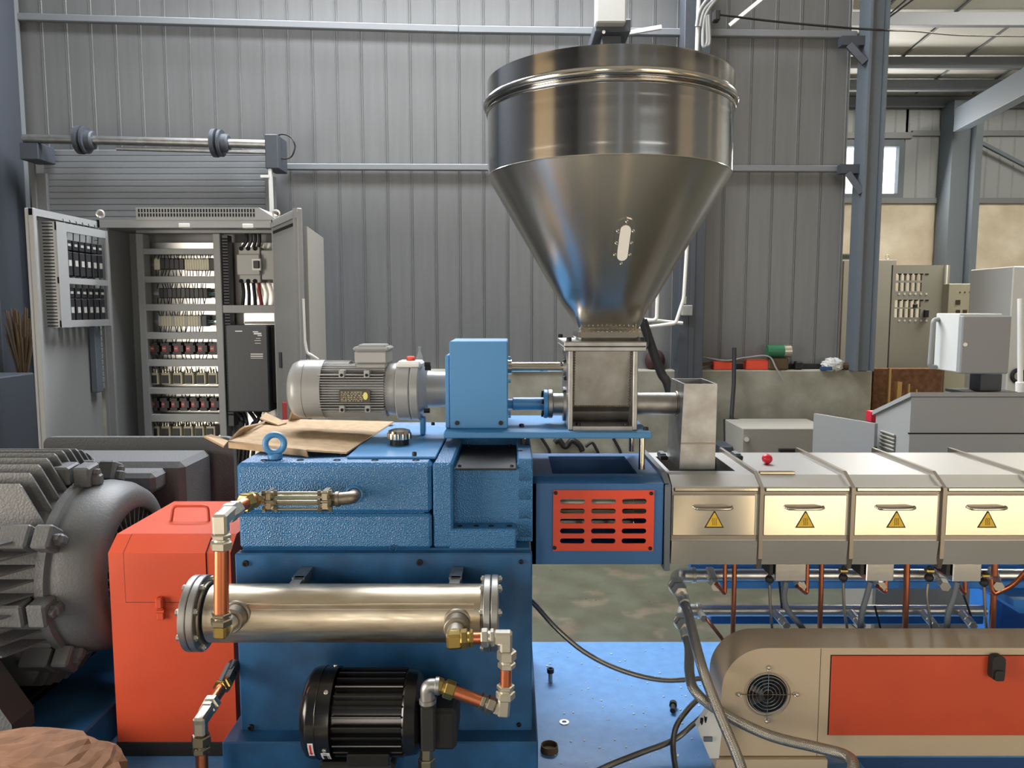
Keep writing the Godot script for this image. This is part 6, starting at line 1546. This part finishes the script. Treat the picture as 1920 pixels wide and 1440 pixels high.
func ledge_items():
	var by := Y(694, 6.28)
	var k := 0
	for q in [[1337, 1372, 680], [1398, 1449, 677]]:
		var z := 6.32; var m := mb(); m.bx(X(q[0], 690, z), X(q[1], 690, z), by, Y(q[2] - 2, z), -z + 0.02, -z - 0.08, 0.006); solo(m, "red_block", M.orange_bright, ["smaller orange red block on the concrete ledge left of spade handle", "larger orange red block on the concrete ledge right of spade handle"][k], "block", "orange blocks on the ledge"); k += 1
	var c := P(1460, 672, 6.31); c.y = by
	var o := thing("green_can", "shiny green tin can with pale label standing on the concrete ledge", "can", c)
	var m := mb(); m.bx(c.x - 0.09, c.x + 0.075, by, by + 0.10, -6.28, -6.40, 0.012); m.cyl(c + Vector3(0, 0, 0), c + Vector3(0, 0.02, 0), 0.03, 12); put(m, "base", M.wood_dark, o)
	m = mb(); m.cyl(c + Vector3(-0.10, 0.155, 0.0), c + Vector3(0.09, 0.155, 0.0), 0.05, 32, 0.004); put(m, "tin", M.can_green, o)
	m = mb(); m.cyl(c + Vector3(0.035, 0.155, 0.0), c + Vector3(0.093, 0.155, 0.0), 0.051, 32); put(m, "label_band", M.zinc, o)
	# plastic bag
	m = mb(); var f := FastNoiseLite.new(); f.seed = 9; f.frequency = 14.0
	var cc := P(1561, 681, 6.3); cc.y = by + 0.045
	var pos := func(i: int, j: int) -> Vector3:
		var a := TAU * i / 22; var b := -PI / 2 + PI * j / 14
		var v := Vector3(cos(a) * cos(b) * 0.085, sin(b) * 0.055, sin(a) * cos(b) * 0.06)
		return cc + v * (1.0 + 0.5 * f.get_noise_3dv(v * 2.0))
	for i in 22:
		for j in 14:
			var A: Vector3 = pos.call(i, j); var B: Vector3 = pos.call(i + 1, j); var C: Vector3 = pos.call(i + 1, j + 1); var D: Vector3 = pos.call(i, j + 1)
			for t in [[A, B, C], [A, C, D]]:
				var nn: Vector3 = (t[1] - t[0]).cross(t[2] - t[0])
				if nn.length() < 1e-9: continue
				nn = nn.normalized()
				if nn.dot(t[0] - cc) < 0: nn = -nn
				m.tri(t[0], t[1], t[2], nn, nn, nn)
	solo(m, "plastic_bag", M.plastic_bag, "crumpled clear plastic bag at right end of the concrete ledge", "bag")
	m = mb(); m.bx(X(1536, 690, 6.3), X(1556, 690, 6.3), by, by + 0.03, -6.25, -6.29, 0.004); solo(m, "blue_rag", M.blue_dark, "dark blue scrap lying under left side of the plastic bag", "scrap")
	m = mb(); m.bx(X(1576, 690, 6.3), X(1598, 690, 6.3), by, by + 0.06, -6.28, -6.34, 0.02); solo(m, "stone", M.wood_dark, "dark rough stone on ledge between plastic bag and corner column", "stone")
	m = mb(); m.bx(X(1492, 690, 6.3), X(1506, 690, 6.3), by, by + 0.07, -6.3, -6.36, 0.01); solo(m, "dark_block", M.black_matt, "small dark block on ledge right of the green can", "block")
	m = mb(); m.tube(curve([P(1310, 668, 6.33), P(1360, 676, 6.3), P(1395, 671, 6.3), P(1440, 668, 6.28), P(1455, 690, 6.24), P(1468, 714, 6.23)], 8), 0.007, 8); solo(m, "loose_wire", M.cabinet_grey, "grey loose wire trailing over the ledge edge right of the spade", "wire")
	m = mb(); m.bar(P(1308, 684, 6.34), P(1400, 676, 6.34), 0.03, 0.02); solo(m, "flat_bar", M.wood_dark, "thin dark flat bar lying on ledge behind the orange blocks", "bar")
	m = mb(); m.bx(X(1376, 690, 6.4), X(1545, 690, 6.4), by, by + 0.045, -6.385, -6.41, 0.004); solo(m, "dark_batten", M.black_matt, "long dark batten lying along back of the ledge under the panels", "batten")
	# shovel
	var sp := thing("shovel", "black square-bladed shovel leaning upright against the concrete wall", "shovel", Vector3(X(1372, 840, 6.0), 0, -6.0))
	m = mb(); m.tube(PackedVector3Array([P(1377, 652, 6.2), P(1376, 720, 6.15), P(1371, 788, 6.08)]), 0.017, 12); put(m, "handle", M.spade_black, sp)
	m = mb(); var b0 := P(1372, 786, 6.07); m.t = Transform3D(Basis(Vector3.RIGHT, -0.12), b0)
	m.prism(PackedVector2Array([Vector2(-0.068, 0), Vector2(-0.02, 0.008), Vector2(0, 0.03), Vector2(0.02, 0.008), Vector2(0.068, 0), Vector2(0.066, -0.12), Vector2(0.075, -0.24), Vector2(0.03, -0.235), Vector2(-0.065, -0.23), Vector2(-0.066, -0.12)]), Vector3.ZERO, Vector3.RIGHT, Vector3.UP, 0.006); m.cyl(Vector3(0, 0.03, 0.006), Vector3(0, -0.1, 0.006), 0.014, 10, 0.0, 0.004); put(m, "blade", M.spade_black, sp)
	m = mb(); m.bx(X(1344, 840, 5.9), X(1368, 840, 5.9), 0, Y(832, 5.9), -5.8, -6.05, 0.01); solo(m, "dark_bin", M.column_dark, "dark blue bin on floor below the shovel blade", "bin")
	# beige floor cabinet in front of the concrete wall
	o = thing("low_cabinet", "low beige cabinet with small round lock in front of the concrete wall", "cabinet", Vector3(X(1470, 850, 5.6), 0, -5.8))
	m = mb(); m.bx(X(1392, 820, 5.6), X(1560, 820, 5.6), 0.02, Y(803, 5.6), -5.6, -6.1, 0.006); put(m, "body", M.cabinet_beige, o)
	m = mb(); m.cyl(P(1400, 824, 5.6), P(1400, 824, 5.57), 0.018, 14); put(m, "lock", M.zinc, o)
	m = mb(); m.bx(X(1464, 846, 5.55), X(1500, 846, 5.55), Y(849, 5.55), Y(843, 5.55), -5.56, -5.6); put(m, "pull", M.black_matt, o)
	# things behind the hopper and under the feeder
	o = thing("white_pipe_frame", "thin white pipe frame on the dark column behind right side of the hopper", "pipe frame", P(1270, 610, 6.0))
	for q in [[[1310, 0, 5.9], [1306, 105, 5.95]], [[1290, 430, 6.0], [1282, 560, 6.0], [1267, 606, 6.0], [1195, 616, 5.95]], [[1283, 570, 6.02], [1284, 556, 6.02]], [[1234, 520, 6.05], [1231, 600, 6.05], [1200, 602, 6.05]], [[1280, 606, 6.1], [1200, 598, 6.1]]]:
		m = mb(); var pts := []
		for p in q: pts.append(P(p[0], p[1], p[2]))
		m.tube(fillet(pts, 0.03), 0.014, 10); put(m, "pipe", M.white, o)
	m = mb(); m.bx(X(1279, 580, 6.1), X(1299, 580, 6.1), Y(592, 6.1), Y(572, 6.1), -6.1, -6.16, 0.006); solo(m, "switch_box", M.cabinet_grey, "small grey switch box on the dark column behind the hopper", "switch")
	m = mb(); m.ball(P(1228, 676, 6.38), 0.085, 18, 1.1); solo(m, "red_bag", M.maroon, "dark red round bag behind the feed trough on the ledge", "bag")
	m = mb(); m.tube(curve([P(1205, 600, 5.9), P(1225, 660, 5.9), P(1240, 700, 5.9), P(1258, 745, 5.88), Vector3(P(1300, 850, 5.9).x, 0.0, -5.88)], 6), 0.035, 10); solo(m, "black_lever", M.black_matt, "thick black lever arm slanting down behind the discharge tube", "lever")
	m = mb(); m.tube(curve([P(1206, 596, 5.85), P(1216, 640, 5.85), P(1210, 655, 5.85)], 5), 0.01, 7); solo(m, "hanging_cable", M.wire_black, "thin black cord dangling right of the hopper throat", "cord")
	m = mb(); m.bx(X(960, 696, 6.27), X(1060, 696, 6.27), by, by + 0.02, -6.26, -6.33); solo(m, "ledge_plank", M.wood_dark, "thin dark plank on the concrete ledge behind polished tie tube", "plank")
	k = 0
	for q in [[[1000, 800], [1030, 845], [1022, 860]], [[1040, 830], [1048, 825], [1060, 838], [1072, 826], [1086, 834], [1092, 846]], [[1098, 838], [1110, 830], [1118, 842], [1122, 850]], [[1150, 822], [1160, 840], [1164, 850]]]:
		m = mb(); var pts := []
		for p in q: pts.append(P(p[0], p[1], 6.25))
		m.tube(curve(pts, 6), 0.023 if k == 1 else 0.012, 8); solo(m, "floor_cable", M.wire_black, ["black cable hanging behind left post of the feeder base", "tangled thick black cable below middle of the feeder base", "curled black cable below right part of the feeder base", "short slanting black cable left of the front feeder post"][k], "cable", "black cables behind the feeder"); k += 1
	o = thing("clear_bottle", "small clear plastic bottle standing behind the grey feeder motor", "bottle", P(787, 690, 6.2))
	m = mb(); var bc := P(787, 690, 6.34); bc.y = by; m.lathe([Vector2(0, 0), Vector2(0.028, 0), Vector2(0.03, 0.10), Vector2(0.012, 0.15), Vector2(0.012, 0.17), Vector2(0.0, 0.17)], bc, Vector3.UP, 20); put(m, "body", M.glass, o)
	m = mb(); m.cyl(bc + Vector3(0, 0.17, 0), bc + Vector3(0, 0.19, 0), 0.015, 16); put(m, "cap", M.cabinet_grey, o)

func right_background():
	# console desk
	var d := 4.0
	var o := thing("console_desk", "grey sloping console desk with louvres on left side, behind the barrels", "console", Vector3(X(1800, 850, d), 0, -4.4))
	var xl := X(1706, 800, d)
	var pr := PackedVector2Array([Vector2(-d, 0.02), Vector2(-d, Y(742, d)), Vector2(-4.38, Y(776, 4.38)), Vector2(-4.38, 0.02)])
	var m := mb(); m.prism(pr, Vector3(3.2, 0, 0), Vector3.BACK, Vector3.UP, xl - 3.2); put(m, "body", M.console_grey, o)
	m = mb(); m.prism(PackedVector2Array([Vector2(-d + 0.012, Y(743, d)), Vector2(-d + 0.012, Y(735, d)), Vector2(-4.4, Y(770, 4.4)), Vector2(-4.4, Y(778, 4.4))]), Vector3(3.2, 0, 0), Vector3.BACK, Vector3.UP, xl - 0.012 - 3.2); put(m, "lid", M.console_grey, o)
	m = mb(); m.bx(xl - 0.004, 3.2, Y(814, d), Y(811.5, d), -d + 0.0015, -d - 0.01); m.bx(xl - 0.004, 3.2, Y(745, d), Y(743, d), -d + 0.0015, -d - 0.01); put(m, "joint", M.hole_black, o)
	for i in 5:
		m = mb(); var yy := Y(842, 4.2) + 0.021 * i; m.box(Vector3(xl - 0.006, yy, -4.22), Vector3(0.012, 0.014, 0.16), 0.002, Basis(Vector3.BACK, 0.5)); put(m, "louvre", M.cabinet_beige, o)
	# control box on its pedestal
	var zc := 3.95
	o = thing("control_box", "light grey swivel control box with lock on a short pedestal above console", "control box", Vector3(X(1830, 720, zc), Y(733, 4.1), -4.1))
	m = mb(); m.bx(X(1803, 640, zc), X(1895, 640, zc), Y(701, zc), Y(592, zc), -zc, -zc - 0.04, 0.006); put(m, "door", M.cabinet_grey, o)
	m = mb(); m.bx(X(1805, 640, zc), X(1886, 640, zc), Y(699, zc), Y(588, zc), -zc - 0.04, -zc - 0.26, 0.004); put(m, "case", M.cabinet_white, o)
	m = mb(); m.cyl(P(1810, 646, zc - 0.01), P(1810, 646, zc), 0.01, 12); put(m, "lock", M.zinc, o)
	m = mb(); m.bx(X(1830, 715, 4.1), X(1870, 715, 4.1), Y(738, 4.1), Y(700, 4.1), -4.06, -4.16, 0.003); put(m, "pedestal", M.column_dark, o)
	m = mb(); for s in [[0, 0]]: m.bx(X(1792, 715, 4.1), X(1888, 715, 4.1), Y(737, 4.1), Y(731, 4.1), -4.0, -4.2, 0.004)
	put(m, "turntable", M.black_matt, o)
	var hp := [P(1765, 598, 4.2), P(1750, 600, 4.15), P(1743, 687, 4.15), P(1765, 689, 4.2)]
	m = mb(); m.tube(fillet(hp, 0.02), 0.012, 10); put(m, "grab_handle", M.cabinet_grey, o)
	m = mb(); m.bar(P(1762, 640, 4.2), P(1805, 640, 4.15), 0.05, 0.1, 0.004); put(m, "arm", M.cabinet_white, o)
	# propped panel
	o = thing("cover_panel", "grey sheet metal cover panel with bright top edge propped left of the console", "panel", Vector3(X(1590, 850, 4.5), 0.6, -4.6))
	m = mb(); var a := P(1531, 775, 4.75); var b := P(1646, 794, 4.25)
	var u := Vector3(b.x - a.x, 0, b.z - a.z); var L := u.length()
	m.prism(PackedVector2Array([Vector2(0, 0), Vector2(L, 0), Vector2(L, b.y), Vector2(0, a.y)]), Vector3(a.x, 0, a.z), u.normalized(), Vector3.UP, 0.02); put(m, "sheet", M.cabinet_grey, o)
	m = mb(); m.bx(X(1636, 840, 4.28), X(1638, 840, 4.28), Y(843, 4.28), Y(836, 4.28), -4.24, -4.27); put(m, "slot_mark", M.hole_black, o)
	m = mb(); m.bx(X(1630, 780, 4.7), X(1645, 780, 4.7), Y(791, 4.7), Y(771, 4.7), -4.68, -4.75, 0.004); m.bx(X(1633, 780, 4.7), X(1643, 780, 4.7), 0, Y(785, 4.7), -4.69, -4.74); solo(m, "red_post", M.red, "small crimson post tip between cover panel and console", "post")
	# far cabinets
	var z := 8.2
	o = thing("tall_cabinet", "tall beige grey cabinet with louvred top behind the corner column", "cabinet", Vector3(X(1620, 700, z), 0, -8.5))
	m = mb(); m.bx(X(1556, 700, z), X(1672, 700, z), 0, Y(487, z), -z, -8.9, 0.006); put(m, "body", M.cabinet_beige, o)
	m = mb(); m.bx(X(1560, 480, z), X(1640, 480, z), Y(487, z), Y(474, z), -z - 0.02, -8.6, 0.004); put(m, "vent_hood", M.cabinet_beige, o)
	m = mb()
	for i in 22: m.bx(lerpf(X(1566, 480, z), X(1638, 480, z), i / 22.0), lerpf(X(1566, 480, z), X(1638, 480, z), (i + 0.5) / 22.0), Y(485, z), Y(477, z), -z - 0.012, -z - 0.03)
	put(m, "vent_slot", M.column_dark, o).set_meta("kind", "stuff")
	m = mb(); m.bx(X(1573, 700, z) - 0.006, X(1573, 700, z) + 0.006, 0.1, Y(490, z), -z + 0.003, -z - 0.01); put(m, "door_gap", M.wood_dark, o)
	m = mb(); m.bx(X(1623, 610, z), X(1630, 610, z), Y(618, z), Y(600, z), -z + 0.03, -z, 0.004); put(m, "handle", M.cabinet_white, o)
	m = mb(); m.torus(P(1664, 482, z + 0.1), Vector3(0.3, 0, 1), 0.022, 0.005, 18, 8); put(m, "lifting_eye", M.zinc, o)
	z = 7.7
	o = thing("perforated_door", "open beige cabinet door with two rows of rectangular instrument cut-outs", "cabinet door", Vector3(X(1725, 700, z), 0, -z))
	m = mb()
	var a0 := X(1670, 600, z); var a1 := X(1776, 600, z); var top := Y(497, z)
	var rows := [[513, 526], [530, 546], [563, 576], [579, 595]]
	var px := []
	for i in 6: px.append(1683.0 + 10.2 * i)
	var prev_y := top
	for r in rows:
		var ya := Y(r[0] - 1.5, z); var yb := Y(r[1] + 1.5, z)
		if prev_y - ya > 0.0: m.bx(a0, a1, ya, prev_y, -z, -z - 0.03)
		var xs: Array = [a0]
		for i in 6: xs.append(X(px[i] + 5.1, 540, z))
		for i in 5: m.holed(Vector3(0, 0, -z), Vector3.RIGHT, Vector3.UP, -0.03, Rect2(X(px[i] - 5.1, 540, z), yb, X(px[i] + 5.1, 540, z) - X(px[i] - 5.1, 540, z), ya - yb), PackedVector2Array([Vector2(X(px[i] - 4, 540, z), Y(r[1], z)), Vector2(X(px[i] + 4, 540, z), Y(r[1], z)), Vector2(X(px[i] + 4, 540, z), Y(r[0], z)), Vector2(X(px[i] - 4, 540, z), Y(r[0], z))]))
		m.bx(a0, X(px[0] - 5.1, 540, z), yb, ya, -z, -z - 0.03); m.bx(X(px[4] + 5.1, 540, z), a1, yb, ya, -z, -z - 0.03)
		prev_y = yb
	m.bx(a0, a1, 0.05, prev_y, -z, -z - 0.03)
	put(m, "door_sheet", M.cabinet_beige, o)
	m = mb()
	for r in [551, 601]:
		for i in 6:
			var p := P(1686 + 10.2 * i, r, z - 0.001); m.cyl(p, p + Vector3(0, 0, 0.002), 0.011, 12)
	put(m, "pilot_hole", M.white, o)
	m = mb()
	for r in [516, 565]:
		for i in 6:
			var p := P(1687 + 10.2 * i, r - 2, z - 0.001); m.bx(p.x - 0.018, p.x + 0.018, p.y - 0.006, p.y + 0.006, p.z, p.z + 0.002)
	put(m, "slot_mark", M.hole_black, o)
	m = mb(); m.bx(X(1731, 587, z), X(1739, 587, z), Y(595, z), Y(581, z), -z + 0.03, -z, 0.003); m.bx(X(1711, 574, z), X(1718, 574, z), Y(577, z), Y(570, z), -z + 0.03, -z, 0.003); put(m, "meter", M.device_black, o)
	m = mb(); m.cyl(P(1774, 497, z), Vector3(P(1774, 497, z).x, 0.0, -z), 0.018, 10); put(m, "edge_pipe", M.white, o)
	z = 7.4
	o = thing("perforated_panel", "cream metal panel with square cut-outs standing behind the control box", "panel", Vector3(X(1808, 700, z), 0, -z))
	m = mb(); m.bx(X(1778, 560, z), X(1838, 560, z), 0.0, Y(532, z), -z, -z - 0.1, 0.004); put(m, "sheet", M.device_cream, o)
	m = mb()
	for q in [[1796, 567, 4.5], [1822, 567, 4.5], [1796, 585, 4], [1809, 585, 4], [1821, 585, 4], [1800, 548, 1.2], [1809, 548, 1.2], [1818, 548, 1.2]]:
		var p := P(q[0], q[1], z); var s: float = q[2] * z / F; m.bx(p.x - s, p.x + s, p.y - s, p.y + s, -z + 0.002, -z - 0.005)
	put(m, "cutout", M.wood_dark, o)
	z = 6.4
	o = thing("white_cabinet", "tall white cabinet cut off by right edge, behind the console", "cabinet", Vector3(X(1920, 700, z), 0, -6.7))
	m = mb(); m.bx(X(1888, 700, z), X(2030, 700, z), 0, Y(499, z), -z, -7.0, 0.008); put(m, "body", M.cabinet_white, o)
	m = mb(); m.torus(P(1909, 705, z - 0.02), Vector3.BACK, 0.05, 0.016, 24, 10); put(m, "port_ring", M.black_matt, o)
	m = mb(); m.cyl(P(1913, 716, 4.3), P(1913, 560, 4.3), 0.014, 14); m.cyl(P(1913, 738, 4.3), P(1913, 716, 4.3), 0.024, 14, 0.003); solo(m, "white_tube", M.white, "white vertical tube rising from the console at right edge", "tube")
	# wooden slats behind the ledge end, then a board for warm light
	var k := 0
	for q in [[1668, 690, 1665, 770, 0.035], [1684, 716, 1678, 770, 0.07], [1704, 720, 1700, 770, 0.025], [1718, 730, 1716, 770, 0.02]]:
		m = mb(); var p0 := P(q[0], q[1], 7.0); var p1 := P(q[2], q[3], 6.9); p1.y = 0.0; m.bar(p0, p1, q[4], q[4] * 0.6, 0.002); solo(m, "timber_offcut", M.wood, ["tall thin wooden slat leaning left of the group behind console", "widest pale wooden slat behind the console", "thin wooden slat second from right behind console", "shortest wooden slat nearest the console"][k], "timber", "wooden offcuts"); k += 1
	m = mb(); m.bx(X(1632, 740, 7.2), X(1760, 740, 7.2), 0, Y(690, 7.2), -7.15, -7.25, 0.006); solo(m, "warm_light_board", M.kraft, "added brown board behind the wooden slats, standing in for warm light on the cabinets", "board")  # added board, its brown stands for warm light on the cabinet bases
	m = mb(); m.bx(X(1620, 1100, 3.7), X(1800, 1100, 3.7), 0, Y(1085, 3.7), -3.6, -3.92, 0.01); solo(m, "steel_bin", M.cabinet_beige, "low grey metal bin on the floor seen under the barrels", "bin")
	m = mb(); m.bx(X(1834, 1120, 3.7), X(1858, 1120, 3.7), 0, Y(1100, 3.7), -3.6, -3.9, 0.01); solo(m, "green_box", M.can_green, "dark green box on floor behind the right end of manifold", "box")

func overhead():
	var o := thing("wall_speaker", "pale box unit on wall bracket above the hopper at top edge", "box unit", P(1146, 40, 5.6))
	var m := mb(); var a := P(1118, 42, 5.6); var b := P(1175, -30, 5.6); m.bx(a.x, b.x, a.y, b.y, -5.6, -5.75, 0.01); put(m, "body", M.device_grey, o)
	m = mb(); m.bx(X(1114, 50, 5.75), X(1180, 50, 5.75), Y(66, 5.75), Y(42, 5.75), -5.68, -6.36, 0.006); m.bx(X(1128, 75, 5.75), X(1165, 75, 5.75), Y(86, 5.75), Y(66, 5.75), -5.75, -6.2, 0.006); put(m, "bracket", M.column_dark, o)
	m = mb(); m.cyl(P(1132, 60, 5.68), P(1132, 60, 5.65), 0.012, 12); put(m, "white_button", M.white, o)
	m = mb(); m.bar(P(1176, 62, 6.2), P(1240, 51, 6.2), 0.03, 0.03); solo(m, "wall_tube", M.white, "short white tube fixed slanting on the wall girt right of box unit", "tube")
	m = mb(); m.bar(P(1368, 48, 6.1), P(1432, -4, 6.0), 0.026, 0.026); solo(m, "wall_tube", M.cabinet_white, "slanting white tube at top edge right of the dark column", "tube")
	o = thing("cable_bundle", "bundle of cables and thin pipes hooked on the dark column at top", "cables", P(1320, 80, 5.9))
	for q in [[[1338, 0], [1320, 20], [1312, 50]], [[1345, -4], [1322, 30], [1318, 84], [1326, 78], [1324, 30]], [[1328, 28], [1330, 80], [1322, 84]], [[1306, 50], [1312, 20], [1330, -6]]]:
		m = mb(); var pts := []
		for p in q: pts.append(P(p[0], p[1], 5.9))
		m.tube(curve(pts, 6), 0.012, 8); put(m, "cable", M.cabinet_grey, o)
	m = mb(); m.bx(X(1338, 28, 5.9), X(1350, 28, 5.9), Y(40, 5.9), Y(18, 5.9), -5.88, -5.95, 0.01); put(m, "clamp", M.black_matt, o)
	m = mb(); m.tube(curve([P(1345, 27, 5.9), P(1450, 40, 6.0), P(1560, 50, 6.0), P(1610, 54, 6.05), P(1670, 57, 6.05), P(1720, 59, 6.6), P(1800, 66, 7.5), P(1930, 68, 8.0)], 8), 0.008, 6); solo(m, "overhead_cable", M.wire_black, "long thin black cable strung from dark column across to the right", "cable")
	var k := 0
	for q in [[[1722, 0, 8.0], [1664, 35, 8.4]], [[1708, 0, 8.2], [1662, 32, 8.6]]]:
		m = mb(); var p0 := P(q[0][0], q[0][1] - 8, q[0][2]); var p1 := P(q[1][0], q[1][1], q[1][2]); m.cyl(p0, p1, 0.01, 8); solo(m, "stay_rod", M.purlin, ["right one of two thin stay rods under the roof", "left one of two thin stay rods under the roof"][k], "rod", "roof stay rods"); k += 1
